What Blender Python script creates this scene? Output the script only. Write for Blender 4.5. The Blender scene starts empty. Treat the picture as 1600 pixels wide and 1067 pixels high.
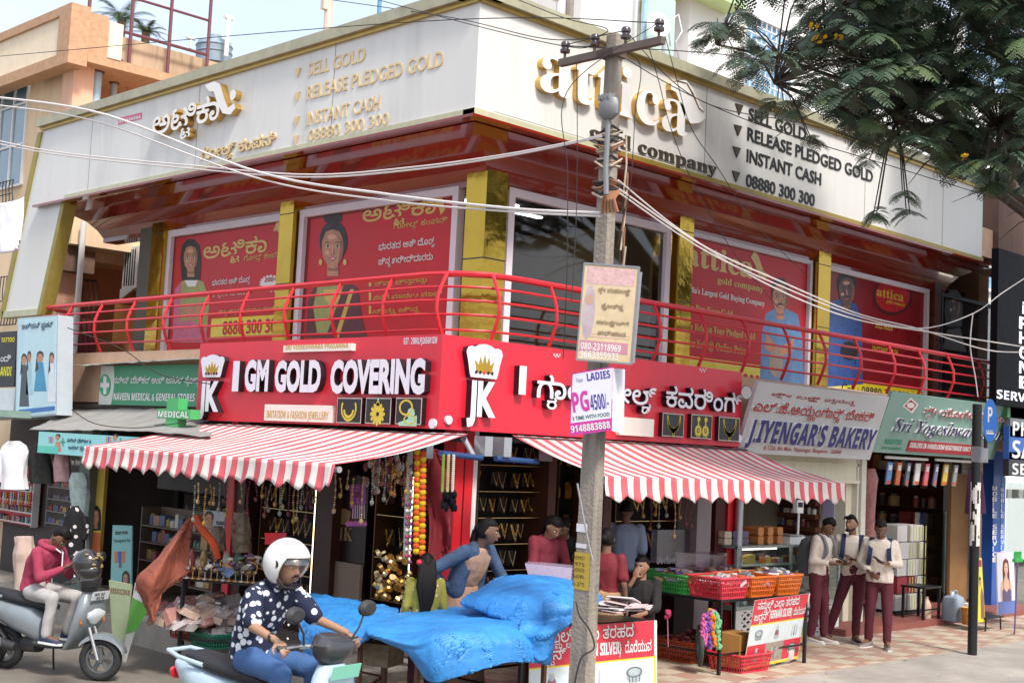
import bpy,bmesh,math,random
import numpy as np
from mathutils import Vector,Matrix,noise
R_=math.radians
SC=bpy.context.scene
random.seed(7)
HC=2.42
FPX,YAW,PITCH,ROLL=2071.0,0.78878,0.07963,0.0489
def cam_axes():
 F=Vector((math.cos(PITCH)*math.cos(YAW),math.cos(PITCH)*math.sin(YAW),math.sin(PITCH)))
 r=Vector((math.sin(YAW),-math.cos(YAW),0));u=r.cross(F)
 c,s=math.cos(ROLL),math.sin(ROLL)
 return c*r+s*u,-s*r+c*u,F
CR,CU,CF=cam_axes()
CAMP=Vector((0,0,HC))
cam=bpy.data.cameras.new('camera');cam_o=bpy.data.objects.new('camera',cam)
SC.collection.objects.link(cam_o);SC.camera=cam_o
cam.sensor_width=36;cam.lens=FPX/1600*36;cam.clip_start=.1;cam.clip_end=3000
M4=Matrix((CR,CU,-CF)).transposed().to_4x4();M4 .translation=CAMP
cam_o.matrix_world=M4
cam.dof.use_dof=True;cam.dof.focus_distance=15.0;cam.dof.aperture_fstop=3.6
SUN_TO=Vector((-.22,-.80,1.02)).normalized()
w=bpy.data.worlds.new("World");SC.world=w;w.use_nodes=True
nt=w.node_tree;bg=nt.nodes['Background']
sky=nt.nodes.new('ShaderNodeTexSky');sky.sky_type='NISHITA';sky.sun_disc=False
sky.sun_elevation=math.asin(SUN_TO.z);sky.sun_rotation=math.atan2(SUN_TO.x,SUN_TO.y)
sky.dust_density=5.0;sky.air_density=1.2;sky.ozone_density=1.0
tcn=nt.nodes.new('ShaderNodeTexCoord');nz=nt.nodes.new('ShaderNodeTexNoise')
nz.inputs['Scale'].default_value=2.2;nz.inputs['Detail'].default_value=6;nz.inputs['Roughness'].default_value=.6
mpn=nt.nodes.new('ShaderNodeMapping');mpn.inputs['Scale'].default_value=(1,1,2.5)
rmp=nt.nodes.new('ShaderNodeValToRGB');rmp.color_ramp.elements[0].position=.34;rmp.color_ramp.elements[1].position=.68
mxs=nt.nodes.new('ShaderNodeMixRGB');mxs.inputs[2].default_value=(3.7,4.05,4.7,1)
mlt=nt.nodes.new('ShaderNodeMath');mlt.operation='MULTIPLY_ADD';mlt.inputs[1].default_value=.40;mlt.inputs[2].default_value=.50
nt.links.new(tcn.outputs['Generated'],mpn.inputs[0]);nt.links.new(mpn.outputs[0],nz.inputs['Vector'])
nt.links.new(nz.outputs['Fac'],rmp.inputs[0]);nt.links.new(rmp.outputs[0],mlt.inputs[0])
nt.links.new(mlt.outputs[0],mxs.inputs[0]);nt.links.new(sky.outputs[0],mxs.inputs[1])
nt.links.new(mxs.outputs[0],bg.inputs[0]);bg.inputs[1].default_value=.15
sl=bpy.data.lights.new('sun','SUN');sl.energy=2.1;sl.angle=R_(10);sl.color=(1,.96,.90)
so=bpy.data.objects.new('sun',sl);SC.collection.objects.link(so)
so.rotation_euler=SUN_TO.to_track_quat('Z','Y').to_euler();so.location=SUN_TO*60
SC.view_settings.view_transform='Standard';SC.view_settings.look='None'
SC.view_settings.exposure=1.0;SC.view_settings.gamma=1
def ray(px,py):return CF+CR*((px-800)/FPX)+CU*((533.5-py)/FPX)
def pd(px,py,D):return CAMP+ray(px,py)*D
def onz(px,py,z=0.0):
 d=ray(px,py);return CAMP+d*((z-HC)/d.z)
def onx(px,py,x):
 d=ray(px,py);return CAMP+d*(x/d.x)
def ony(px,py,y):
 d=ray(px,py);return CAMP+d*(y/d.y)
class Frame:
 def __init__(s,o,x,y):
  s.o=Vector(o);s.x=Vector(x).normalized();s.n=s.x.cross(Vector(y)).normalized();s.y=s.n.cross(s.x)
 def xyz(s,u,v,d=0.0):return s.o+s.x*u+s.y*v+s.n*d
 def uv(s,px,py):
  r=ray(px,py);t=(s.o-CAMP).dot(s.n)/r.dot(s.n);p=CAMP+r*t-s.o
  return p.dot(s.x),p.dot(s.y)
def FL(x):return Frame((x,0,0),(0,-1,0),(0,0,1))
def FR(y):return Frame((0,y,0),(1,0,0),(0,0,1))
def lin(c):
 if isinstance(c,str):
  c=[int(c[i:i+2],16)/255 for i in(0,2,4)]
  c=[x/12.92 if x<=.04045 else((x+.055)/1.055)**2.4 for x in c]
 return tuple(c)
MATS={}
def mat(name,col,rough=.6,metal=0.0,var=.12,scale=6.0,bump=.0,bscale=60.0,streak=False,coat=0.0,spec=.5,alpha=None,emit=0.0,dirt=0.0,trans=0.0,sheen=0.0):
 if name in MATS:return MATS[name]
 m=bpy.data.materials.new(name);m.use_nodes=True;t=m.node_tree;b=t.nodes['Principled BSDF']
 c=lin(col);b.inputs['Roughness'].default_value=rough;b.inputs['Metallic'].default_value=metal
 b.inputs['Specular IOR Level'].default_value=spec;b.inputs['Base Color'].default_value=(*c,1)
 b.inputs['Coat Weight'].default_value=coat;b.inputs['Transmission Weight'].default_value=trans
 if sheen:b.inputs['Sheen Weight'].default_value=sheen
 if alpha is not None:b.inputs['Alpha'].default_value=alpha
 if emit:
  b.inputs['Emission Color'].default_value=(*c,1);b.inputs['Emission Strength'].default_value=emit
 if var or bump or dirt:
  tc=t.nodes.new('ShaderNodeTexCoord');mp=t.nodes.new('ShaderNodeMapping')
  t.links.new(tc.outputs['Object'],mp.inputs[0])
  if streak:mp.inputs['Scale'].default_value=(1.6,1.6,.16)
  n1=t.nodes.new('ShaderNodeTexNoise');n1 .inputs['Scale'].default_value=scale;n1 .inputs['Detail'].default_value=7;n1 .inputs['Roughness'].default_value=.62
  t.links.new(mp.outputs[0],n1 .inputs['Vector'])
  out=None
  if var:
   hv=t.nodes.new('ShaderNodeMapRange');hv.inputs[1].default_value=.25;hv.inputs[2].default_value=.75
   hv.inputs[3].default_value=1-var;hv.inputs[4].default_value=1+var*.6
   t.links.new(n1 .outputs['Fac'],hv.inputs[0])
   mx=t.nodes.new('ShaderNodeMixRGB');mx.blend_type='MULTIPLY';mx.inputs[0].default_value=1;mx.inputs[1].default_value=(*c,1)
   t.links.new(hv.outputs[0],mx.inputs[2]);out=mx.outputs[0]
   rr=t.nodes.new('ShaderNodeMapRange');rr.inputs[3].default_value=max(.03,rough-.12);rr.inputs[4].default_value=min(1,rough+.12)
   t.links.new(n1 .outputs['Fac'],rr.inputs[0]);t.links.new(rr.outputs[0],b.inputs['Roughness'])
  if dirt:
   n2=t.nodes.new('ShaderNodeTexNoise');n2 .inputs['Scale'].default_value=scale*.45;n2 .inputs['Detail'].default_value=9;n2 .inputs['Roughness'].default_value=.7
   m2=t.nodes.new('ShaderNodeMapping');m2 .inputs['Scale'].default_value=(2.2,2.2,.3)if streak else(1,1,1);m2 .inputs['Location'].default_value=(3.1,1.7,5.2)
   t.links.new(tc.outputs['Object'],m2 .inputs[0]);t.links.new(m2 .outputs[0],n2 .inputs['Vector'])
   r2=t.nodes.new('ShaderNodeValToRGB');r2 .color_ramp.elements[0].position=.52;r2 .color_ramp.elements[1].position=.72
   mm=t.nodes.new('ShaderNodeMath');mm.operation='MULTIPLY';mm.inputs[1].default_value=dirt
   t.links.new(n2 .outputs['Fac'],r2 .inputs[0]);t.links.new(r2 .outputs[0],mm.inputs[0])
   mx2=t.nodes.new('ShaderNodeMixRGB');mx2 .inputs[2].default_value=(.055,.05,.042,1)
   if out:t.links.new(out,mx2 .inputs[1])
   else:mx2 .inputs[1].default_value=(*c,1)
   t.links.new(mm.outputs[0],mx2 .inputs[0]);out=mx2 .outputs[0]
  if out:t.links.new(out,b.inputs['Base Color'])
  if bump:
   n3=t.nodes.new('ShaderNodeTexNoise');n3 .inputs['Scale'].default_value=bscale;n3 .inputs['Detail'].default_value=5
   t.links.new(tc.outputs['Object'],n3 .inputs['Vector'])
   bp=t.nodes.new('ShaderNodeBump');bp.inputs['Strength'].default_value=bump;bp.inputs['Distance'].default_value=.02
   t.links.new(n3 .outputs['Fac'],bp.inputs['Height']);t.links.new(bp.outputs[0],b.inputs['Normal'])
 MATS[name]=m
 return m
def glass(name,tint=(.8,.85,.85),a=.25,rough=.03):
 if name in MATS:return MATS[name]
 m=bpy.data.materials.new(name);m.use_nodes=True;t=m.node_tree
 for n in list(t.nodes):t.nodes.remove(n)
 o=t.nodes.new('ShaderNodeOutputMaterial');mx=t.nodes.new('ShaderNodeMixShader');tr=t.nodes.new('ShaderNodeBsdfTransparent');g=t.nodes.new('ShaderNodeBsdfGlossy')
 fr=t.nodes.new('ShaderNodeFresnel');ge=t.nodes.new('ShaderNodeNewGeometry');mi_=t.nodes.new('ShaderNodeMath');mi_.operation='MULTIPLY_ADD';mi_.inputs[1].default_value=-.75;mi_.inputs[2].default_value=1.45
 t.links.new(ge.outputs['Backfacing'],mi_.inputs[0]);t.links.new(mi_.outputs[0],fr.inputs[0])
 ad=t.nodes.new('ShaderNodeMath');ad.operation='ADD';ad.inputs[1].default_value=a*.25;t.links.new(fr.outputs[0],ad.inputs[0])
 tr.inputs[0].default_value=(*tint,1);g.inputs['Roughness'].default_value=rough
 t.links.new(ad.outputs[0],mx.inputs[0]);t.links.new(tr.outputs[0],mx.inputs[1]);t.links.new(g.outputs[0],mx.inputs[2]);t.links.new(mx.outputs[0],o.inputs[0])
 MATS[name]=m;return m
class MB:
 def __init__(s):s.v=[];s.f=[];s.m=[];s.sm=[]
 def add(s,vs,fs,mi=0,smooth=False):
  b=len(s.v);s.v+=[Vector(p)for p in vs]
  for f in fs:s.f.append([b+i for i in f]);s.m.append(mi);s.sm.append(smooth)
  return s
 def quad(s,a,b,c,d,mi=0):return s.add([a,b,c,d],[(0,1,2,3)],mi)
 def hexa(s,p,mi=0,smooth=False):
  return s.add(p,[(3,2,1,0),(4,5,6,7),(0,1,5,4),(1,2,6,5),(2,3,7,6),(3,0,4,7)],mi,smooth)
 def box(s,c,sz,mi=0,rz=0.0,M=None):
  hx,hy,hz=sz[0]/2,sz[1]/2,sz[2]/2
  T=M if M else Matrix.Rotation(rz,3,'Z');c=Vector(c)
  return s.hexa([c+T@Vector(q)for q in((-hx,-hy,-hz),(hx,-hy,-hz),(hx,hy,-hz),(-hx,hy,-hz),(-hx,-hy,hz),(hx,-hy,hz),(hx,hy,hz),(-hx,hy,hz))],mi)
 def bb(s,x0,x1,y0,y1,z0,z1,mi=0):return s.box(((x0+x1)/2,(y0+y1)/2,(z0+z1)/2),(abs(x1-x0),abs(y1-y0),abs(z1-z0)),mi)
 def fbox(s,F,u0,u1,v0,v1,d0,d1,mi=0):
  if u0>u1:u0,u1=u1,u0
  if v0>v1:v0,v1=v1,v0
  if d0>d1:d0,d1=d1,d0
  return s.hexa([F.xyz(u0,v0,d0),F.xyz(u1,v0,d0),F.xyz(u1,v1,d0),F.xyz(u0,v1,d0),F.xyz(u0,v0,d1),F.xyz(u1,v0,d1),F.xyz(u1,v1,d1),F.xyz(u0,v1,d1)],mi)
 def rbox(s,F,u0,u1,v0,v1,d0,d1,r=.02,mi=0,n=4):
  pts=[]
  for cx,cy,a0 in((u1-r,v1-r,0),(u0+r,v1-r,90),(u0+r,v0+r,180),(u1-r,v0+r,270)):
   for k in range(n+1):a=R_(a0+90*k/n);pts.append((cx+r*math.cos(a),cy+r*math.sin(a)))
  return s.prism(F,pts,d0,d1,mi)
 def prism(s,F,pts,d0,d1,mi=0,side=None):
  n=len(pts)
  ar=sum(pts[i][0]*pts[(i+1)%n][1]-pts[(i+1)%n][0]*pts[i][1]for i in range(n))
  if ar<0:pts=pts[::-1]
  s.add([F.xyz(u,v,d0)for u,v in pts]+[F.xyz(u,v,d1)for u,v in pts],[tuple(range(n))[::-1],tuple(range(n,2*n))],mi)
  b=len(s.v)-2*n
  for i in range(n):
   j=(i+1)%n;s.f.append([b+i,b+j,b+n+j,b+n+i]);s.m.append(mi if side is None else side);s.sm.append(False)
  return s
 def poly(s,F,pts,d=0.0,mi=0):
  n=len(pts);ar=sum(pts[i][0]*pts[(i+1)%n][1]-pts[(i+1)%n][0]*pts[i][1]for i in range(n))
  if ar<0:pts=pts[::-1]
  return s.add([F.xyz(u,v,d)for u,v in pts],[tuple(range(n))],mi)
 def cyl(s,a,b,r0,r1=None,n=12,mi=0,caps=True,smooth=True):
  a,b=Vector(a),Vector(b);r1=r0 if r1 is None else r1
  z=(b-a);z=z.normalized()if z.length>1e-9 else Vector((0,0,1))
  x=z.orthogonal().normalized();y=z.cross(x)
  vs=[p+(x*math.cos(2*math.pi*k/n)+y*math.sin(2*math.pi*k/n))*r for p,r in((a,r0),(b,r1))for k in range(n)]
  s.add(vs,[(k,(k+1)%n,n+(k+1)%n,n+k)for k in range(n)],mi,smooth)
  if caps:s.add(vs,[tuple(range(n))[::-1],tuple(range(n,2*n))],mi)
  return s
 def tube(s,pts,r,n=6,mi=0,closed=False):
  pts=[Vector(p)for p in pts];N=len(pts);vs=[];x=None
  for i,p in enumerate(pts):
   t=(pts[(i+1)%N]-pts[i-1])if closed else pts[min(i+1,N-1)]-pts[max(i-1,0)]
   t=t.normalized()if t.length>1e-9 else Vector((0,0,1))
   x=t.orthogonal().normalized()if x is None else(x-t*x.dot(t))
   x=x.normalized()if x.length>1e-6 else t.orthogonal().normalized()
   y=t.cross(x);rr=r[i]if isinstance(r,(list,tuple))else r
   vs+=[p+(x*math.cos(2*math.pi*k/n)+y*math.sin(2*math.pi*k/n))*rr for k in range(n)]
  fs=[(i*n+k,i*n+(k+1)%n,((i+1)%N)*n+(k+1)%n,((i+1)%N)*n+k)for i in range(N if closed else N-1)for k in range(n)]
  s.add(vs,fs,mi,True)
  if not closed:s.add(vs[:n],[tuple(range(n))[::-1]],mi);s.add(vs[-n:],[tuple(range(n))],mi)
  return s
 def ell(s,c,r,mi=0,nu=12,nv=8,M=None):
  c=Vector(c);M=M or Matrix.Identity(3);r=(r,r,r)if not hasattr(r,'__len__')else r
  vs=[c+M@Vector((0,0,-r[2]))]
  for j in range(1,nv):
   a=math.pi*j/nv-math.pi/2
   for k in range(nu):t=2*math.pi*k/nu;vs.append(c+M@Vector((r[0]*math.cos(a)*math.cos(t),r[1]*math.cos(a)*math.sin(t),r[2]*math.sin(a))))
  vs.append(c+M@Vector((0,0,r[2])));L=len(vs)-1
  fs=[(0,1+(k+1)%nu,1+k)for k in range(nu)]+[(L,L-nu+k,L-nu+(k+1)%nu)for k in range(nu)]
  for j in range(nv-2):
   for k in range(nu):a=1+j*nu;fs.append((a+k,a+(k+1)%nu,a+nu+(k+1)%nu,a+nu+k))
  return s.add(vs,fs,mi,True)
 def loft(s,rings,mi=0,caps=True,closed=True,smooth=True):
  n=len(rings[0]);vs=[p for r in rings for p in r]
  fs=[(i*n+k,i*n+(k+1)%n,(i+1)*n+(k+1)%n,(i+1)*n+k)for i in range(len(rings)-1)for k in range(n if closed else n-1)]
  s.add(vs,fs,mi,smooth)
  if caps:s.add(rings[0],[tuple(range(n))[::-1]],mi);s.add(rings[-1],[tuple(range(n))],mi)
  return s
 def lathe(s,c,prof,n=16,mi=0,axis='Z'):
  c=Vector(c);rings=[]
  for r,h in prof:rings.append([c+Vector((r*math.cos(2*math.pi*k/n),r*math.sin(2*math.pi*k/n),h))for k in range(n)])
  return s.loft(rings,mi)
 def grid(s,P,mi=0,smooth=True):
  a,b=len(P),len(P[0]);vs=[p for r in P for p in r]
  return s.add(vs,[(i*b+j,i*b+j+1,(i+1)*b+j+1,(i+1)*b+j)for i in range(a-1)for j in range(b-1)],mi,smooth)
 def text(s,T,F,u,v,sx=1.0,sy=1.0,d=0.0,mi=0,d1=None,side=None,shear=0.0):
  V,Fs=T;b=len(s.v);P=lambda p,D:F.xyz(u+p[0]*sx+p[1]*shear*sx,v+p[1]*sy,D+(p[2]if len(p)>2 else 0))
  for p in V:s.v.append(P(p,d if d1 is None else d1))
  for f in Fs:s.f.append([b+i for i in f]);s.m.append(mi);s.sm.append(False)
  if d1 is not None:
   cnt={}
   for f in Fs:
    for i in range(len(f)):
     e=(f[i],f[(i+1)%len(f)]);k=(min(e),max(e));cnt.setdefault(k,[]).append(e)
   for k,es in cnt.items():
    if len(es)==1:
     i,j=es[0];c=len(s.v)
     for q in(i,j):s.v.append(P(V[q][:2],d))
     s.f.append([b+j,b+i,c,c+1]);s.m.append(mi if side is None else side);s.sm.append(False)
  return s
 def build(s,name,mats,parent=None,sharp=40,solid=0.0):
  me=bpy.data.meshes.new(name);vs=s.v
  if parent is not None:
   Mi=WORLD[parent.name].inverted();vs=[Mi@p for p in vs]
  elif s.v:
   pass
  me.from_pydata([tuple(p)for p in vs],[],s.f);me.validate();
  mats=list(mats)if isinstance(mats,(list,tuple))else[mats]
  for q,nm,cc in((99,'print_skin_shade','8a5c44'),(98,'print_hair_light','3b2c27'),(97,'print_skin_light','d3a283')):
   if q in s.m:mats.append(mat(nm,cc,.4,var=.2,scale=8));s.m=[len(mats)-1 if x==q else x for x in s.m]
  for m in mats:me.materials.append(m)
  if len(me.polygons)==len(s.m):
   me.polygons.foreach_set('material_index',s.m);me.polygons.foreach_set('use_smooth',s.sm)
  if any(s.sm):me.set_sharp_from_angle(angle=R_(sharp))
  me.update()
  o=bpy.data.objects.new(name,me);SC.collection.objects.link(o)
  if parent is not None:o.parent=parent
  WORLD[o.name]=WORLD[parent.name].copy()if parent is not None else Matrix.Identity(4)
  if solid:
   md=o.modifiers.new('thick','SOLIDIFY');md.thickness=solid;md.offset=0
  return o
WORLD={}
def thing(name,label,cat,loc=(0,0,0),rz=0.0,group=None,M=None):
 o=bpy.data.objects.new(name,None);SC.collection.objects.link(o);o.empty_display_size=.1
 o.location=loc;o.rotation_euler=(0,0,rz)
 mw=Matrix.Translation(Vector(loc))@Matrix.Rotation(rz,4,'Z')
 if M is not None:
  mw=M;o.matrix_basis=M
 WORLD[o.name]=mw.copy();return tag(o,label,cat,group)
def tag(o,label,cat,group=None):
 o['label']=label;o['category']=cat
 if group:o['group']=group
 return o
def struct(o):o['kind']='structure';return o
def stuff(o,label,cat,group=None):tag(o,label,cat,group);o['kind']='stuff';return o
def lab(o,l):o['label']=l;return o
def dup(root,loc=None,rz=None,label=None,group=None,M=None):
 r=root.copy();SC.collection.objects.link(r)
 if loc is not None:r.location=loc
 if rz is not None:r.rotation_euler=(0,0,rz)
 if M is not None:r.matrix_basis=M
 if label:r['label']=label
 if group:r['group']=group
 for ch in list(root.children):
  c=ch.copy();SC.collection.objects.link(c);c.parent=r
  for g in list(ch.children):d=g.copy();SC.collection.objects.link(d);d.parent=c
 return r
TC={}
def raw_text(sx,bold=0.0,res=3):
 k=(sx,bold,res)
 if k in TC:return TC[k]
 c=bpy.data.curves.new('t','FONT');c.body=sx;c.size=1;c.resolution_u=res;c.offset=bold
 o=bpy.data.objects.new('t',c);SC.collection.objects.link(o)
 dg=bpy.context.evaluated_depsgraph_get();me=o.evaluated_get(dg).to_mesh()
 V=[(v.co.x,v.co.y)for v in me.vertices];Fs=[tuple(p.vertices)for p in me.polygons]
 o.evaluated_get(dg).to_mesh_clear();bpy.data.objects.remove(o);bpy.data.curves.remove(c)
 TC[k]=(V,Fs);return TC[k]
def is_cons(ch):return 'ಕ'<=ch<='ಹ'
def shape(st,bold=0.0,res=3):
 """text with Kannada conjuncts set below their base letter; -> (verts, faces) with unit size"""
 if not any('ಀ'<=c<='೿' for c in st):return raw_text(st,bold,res)
 base='';subs=[];i=0
 while i<len(st):
  ch=st[i]
  if ch=='್' and i+1<len(st)and is_cons(st[i+1])and base and(is_cons(base[-1])):
   subs.append([len(base),st[i+1]]);i+=2;continue
  base+=ch;i+=1
 V=[];Fs=[];o=bold*.55
 def put(ch,x,k=(1,1),dy=0.0,dz=0.0):
  if ch==' ':return
  sv,sf=raw_text(ch,0.0,res)
  for q_,(ox,oy)in enumerate(((0,0),(o,0),(-o,0),(0,o),(0,-o))[:5 if o else 1]):
   q=len(V);V.extend((p[0]*k[0]+x+ox,p[1]*k[1]+dy+oy,dz+q_*.0007)for p in sv);Fs.extend(tuple(q+i for i in f)for f in sf)
 for j,ch in enumerate(base):put(ch,ADV(base[:j]),dz=.0002*(j%3))
 for pos,ch in subs:
  x=ADV(base[:pos]);sv,_=raw_text(ch,0.0,res);wv=max(p[0]for p in sv)
  put(ch,x-wv*.42,(.55,.48),-.36,.0001)
 return V,Fs
AC={}
def ADV(pre):
 if not pre:return 0.0
 if pre not in AC:
  a=max(p[0]for p in raw_text(pre+'l',0,2)[0]);c=max(p[0]for p in raw_text('l',0,2)[0]);AC[pre]=a-c
 return AC[pre]
def sansb(t):
 o=''
 for c in t:
  if 'A'<=c<='Z':o+=chr(0x1D5D4+ord(c)-65)
  elif 'a'<=c<='z':o+=chr(0x1D5EE+ord(c)-97)
  elif '0'<=c<='9':o+=chr(0x1D7EC+ord(c)-48)
  else:o+=c
 return o
def serifb(t):
 return ''.join(chr(0x1D400+ord(c)-65)if 'A'<=c<='Z' else chr(0x1D41A+ord(c)-97)if 'a'<=c<='z' else chr(0x1D7CE+ord(c)-48)if '0'<=c<='9' else c for c in t)
def serifbi(t):
 return ''.join(chr(0x1D468+ord(c)-65)if 'A'<=c<='Z' else chr(0x1D482+ord(c)-97)if 'a'<=c<='z' else c for c in t)
def fit(mb,st,F,lb,rb,ht,mi=0,d=.004,d1=None,side=None,bold=0.0,shear=0.0,res=3,capref=None):
 """set the words so that their ink runs from pixel lb to pixel rb and rises ht photo pixels at lb"""
 T=shape(st,bold,res);xs=[p[0]for p in T[0]]
 u0,v0=F.uv(*lb);u1,v1=F.uv(*rb);_,vt=F.uv(lb[0],lb[1]-ht)
 cap=capref or max(p[1]for p in raw_text(st[0]if not any('ಀ'<=c<='೿' for c in st)else 'ಕ',bold,res)[0])
 sx=(u1-u0)/(max(xs)-min(xs));sy=(vt-v0)/cap
 mb.text(T,F,u0-min(xs)*sx,v0,sx,sy,d,mi,d1,side,shear);return mb
def lines(F,specs,mi=0,d=.004,mb=None):
 mb=mb or MB()
 for st,lb,rb,ht in specs:fit(mb,st,F,lb,rb,ht,mi,d)
 return mb
def cr(p0,p1,p2,p3,t):
 return.5*((2*p1)+(p2-p0)*t+(2*p0-5*p1+4*p2-p3)*t*t+(3*p1-p0-3*p2+p3)*t**3)
def interp(row,n):
 out=[];L=len(row)
 for k in range(n):
  x=k/(n-1)*(L-1);i=min(int(x),L-2);t=x-i
  out.append(cr(row[max(i-1,0)],row[i],row[i+1],row[min(i+2,L-1)],t))
 return out
def sheet(ctrl,nu,nv,amp=0.0,freq=4.0,seed=0.0):
 rows=[interp([Vector(p)for p in r],nu)for r in ctrl]
 cols=[interp([r[j]for r in rows],nv)for j in range(nu)]
 P=[[cols[j][i]for j in range(nu)]for i in range(nv)]
 if amp:
  for i in range(nv):
   for j in range(nu):
    a=P[min(i+1,nv-1)][j]-P[max(i-1,0)][j];b=P[i][min(j+1,nu-1)]-P[i][max(j-1,0)]
    n=a.cross(b);n=n.normalized()if n.length>1e-9 else Vector((0,0,1));p=P[i][j]
    q=Vector((p.x+seed,p.y,p.z*.6))
    k=noise.noise(q*freq)+.5*noise.noise(q*freq*2.3)
    rd=(1-abs(noise.noise(q*freq*.8+Vector((9,4,2))))*2.6)+.6*(1-abs(noise.noise(Vector((q.x*freq*2.6,q.y*freq*1.1,q.z*freq*1.9))+Vector((2,7,5))))*3)
    P[i][j]=p+n*amp*(k+.8*rd)
 return P
def road_z(x,y):return-.2+.23*min(max((19-(x+y))/7.7,0),1.3)
m_road=mat('road',(.19,.165,.135),.9,var=.35,scale=1.3,bump=.5,bscale=140,dirt=.35)
b=MB();N=70
xs=[-40+i*1.0 if i<0 else i for i in range(0)]
gx=sorted(set([-300,-120,-60,-30,-15,-8]+[i*.75 for i in range(-4,48)]+[45,60,90,150,300]))
b.grid([[Vector((x,y,road_z(x,y)-(.0 if abs(x)<200 else 0)))for x in gx]for y in gx][::1],0)
b.f=[f[::-1]for f in b.f]
struct(b.build('road',m_road))
def tile_mat():
 m=bpy.data.materials.new('paving');m.use_nodes=True;t=m.node_tree;p=t.nodes['Principled BSDF'];p.inputs['Roughness'].default_value=.8
 tc=t.nodes.new('ShaderNodeTexCoord');mp=t.nodes.new('ShaderNodeMapping');mp.inputs['Rotation'].default_value=(0,0,0)
 ck=t.nodes.new('ShaderNodeTexChecker');ck.inputs['Scale'].default_value=1/.33
 ck.inputs[1].default_value=(*lin('ab8271'),1);ck.inputs[2].default_value=(*lin('c0b09a'),1)
 br=t.nodes.new('ShaderNodeTexBrick');br.offset=0;br.inputs['Scale'].default_value=1;br.inputs['Brick Width'].default_value=.33;br.inputs['Row Height'].default_value=.33
 br.inputs['Mortar Size'].default_value=.008;br.inputs['Color1'].default_value=br.inputs['Color2'].default_value=(1,1,1,1);br.inputs['Mortar'].default_value=(.45,.42,.38,1)
 n=t.nodes.new('ShaderNodeTexNoise');n.inputs['Scale'].default_value=1.1;n.inputs['Detail'].default_value=9;n.inputs['Roughness'].default_value=.7
 r=t.nodes.new('ShaderNodeValToRGB');r.color_ramp.elements[0].position=.42;r.color_ramp.elements[1].position=.68
 mm=t.nodes.new('ShaderNodeMath');mm.operation='MULTIPLY';mm.inputs[1].default_value=.8
 mx=t.nodes.new('ShaderNodeMixRGB');mx.inputs[2].default_value=(*lin('a99b88'),1)
 m1=t.nodes.new('ShaderNodeMixRGB');m1 .blend_type='MULTIPLY';m1 .inputs[0].default_value=.8
 L=t.links.new
 L(tc.outputs['Object'],mp.inputs[0]);L(mp.outputs[0],ck.inputs[0]);L(mp.outputs[0],br.inputs[0]);L(tc.outputs['Object'],n.inputs['Vector'])
 L(n.outputs['Fac'],r.inputs[0]);L(r.outputs[0],mm.inputs[0]);L(mm.outputs[0],mx.inputs[0]);L(ck.outputs[0],m1 .inputs[1]);L(br.outputs[0],m1 .inputs[2]);L(m1 .outputs[0],mx.inputs[1])
 n2=t.nodes.new('ShaderNodeTexNoise');n2 .inputs['Scale'].default_value=14;n2 .inputs['Detail'].default_value=6
 mr=t.nodes.new('ShaderNodeMapRange');mr.inputs[3].default_value=.72;mr.inputs[4].default_value=1.12;L(tc.outputs['Object'],n2 .inputs['Vector']);L(n2 .outputs['Fac'],mr.inputs[0])
 m3=t.nodes.new('ShaderNodeMixRGB');m3 .blend_type='MULTIPLY';m3 .inputs[0].default_value=1;L(mx.outputs[0],m3 .inputs[1]);L(mr.outputs[0],m3 .inputs[2]);L(m3 .outputs[0],p.inputs['Base Color'])
 bp=t.nodes.new('ShaderNodeBump');bp.inputs['Strength'].default_value=.3;bp.inputs['Distance'].default_value=.01;L(br.outputs['Color'],bp.inputs['Height']);L(bp.outputs[0],p.inputs['Normal'])
 return m
m_conc=mat('concrete','9b948a',.9,var=.25,scale=3,bump=.4,bscale=70,dirt=.45)
m_conc2=mat('cement_floor','a59d94',.9,var=.4,scale=1.1,bump=.5,bscale=90,dirt=.3)
b=MB();b.bb(8.55,30,8.45,10.55,-.5,0.0,0);struct(b.build('pavement',tile_mat()))
b=MB()
b.bb(8.56,30,6.62,8.45,-.5,-.004,0);b.bb(7.2,8.55,6.62,10.5,-.5,-.01,0);struct(b.build('pavement_edge',m_conc2))
b=MB()
k=0
x=7.5
while x<30:
 b.bb(x+.01,x+.59,6.48,6.62,-.5,.02,k%2);x+=.6;k+=1
struct(b.build('kerb',[mat('kerb_red','a5604f',.8,var=.3,dirt=.4),mat('kerb_white','c9c3b6',.8,var=.2,dirt=.4)]))
b=MB();b.bb(8.45,9.55,10.4,17.5,-.5,.10);b.bb(8.9,9.6,17.5,30,-.5,.04);b.bb(8.05,8.45,12.05,12.75,-.5,-.03)
struct(b.build('shop_step',m_conc))
FX,FY=9.31,10.1
WX,WY=10.4,11.0
GX,GY=9.62,10.5
SX,SY=8.94,10.0
m_red=mat('red_gloss','c4141f',.28,var=.1,scale=2,coat=.3)
m_darkred=mat('soffit_red','7d2212',.11,var=.15,scale=2,coat=.6,bump=.15,bscale=1.5)
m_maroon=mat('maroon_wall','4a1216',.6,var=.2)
m_gold=mat('gold_cladding',(.50,.32,.05),.12,1.0,var=.2,scale=1.5,bump=.55,bscale=2.6)
m_lilac=mat('window_frame_white','d9d3dc',.5,var=.06)
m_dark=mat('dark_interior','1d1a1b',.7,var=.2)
m_white=mat('white_paint','dcdcda',.6,var=.06)
m_wood=mat('wood_dark','55301f',.5,var=.3,scale=4)
m_black=mat('black_paint','141416',.4,var=.1)
bld=thing('corner_building','two storey corner building with gold pillars, red soffit and a jewellery shop below','building',(WX,WY,0))
b=MB()
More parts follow.
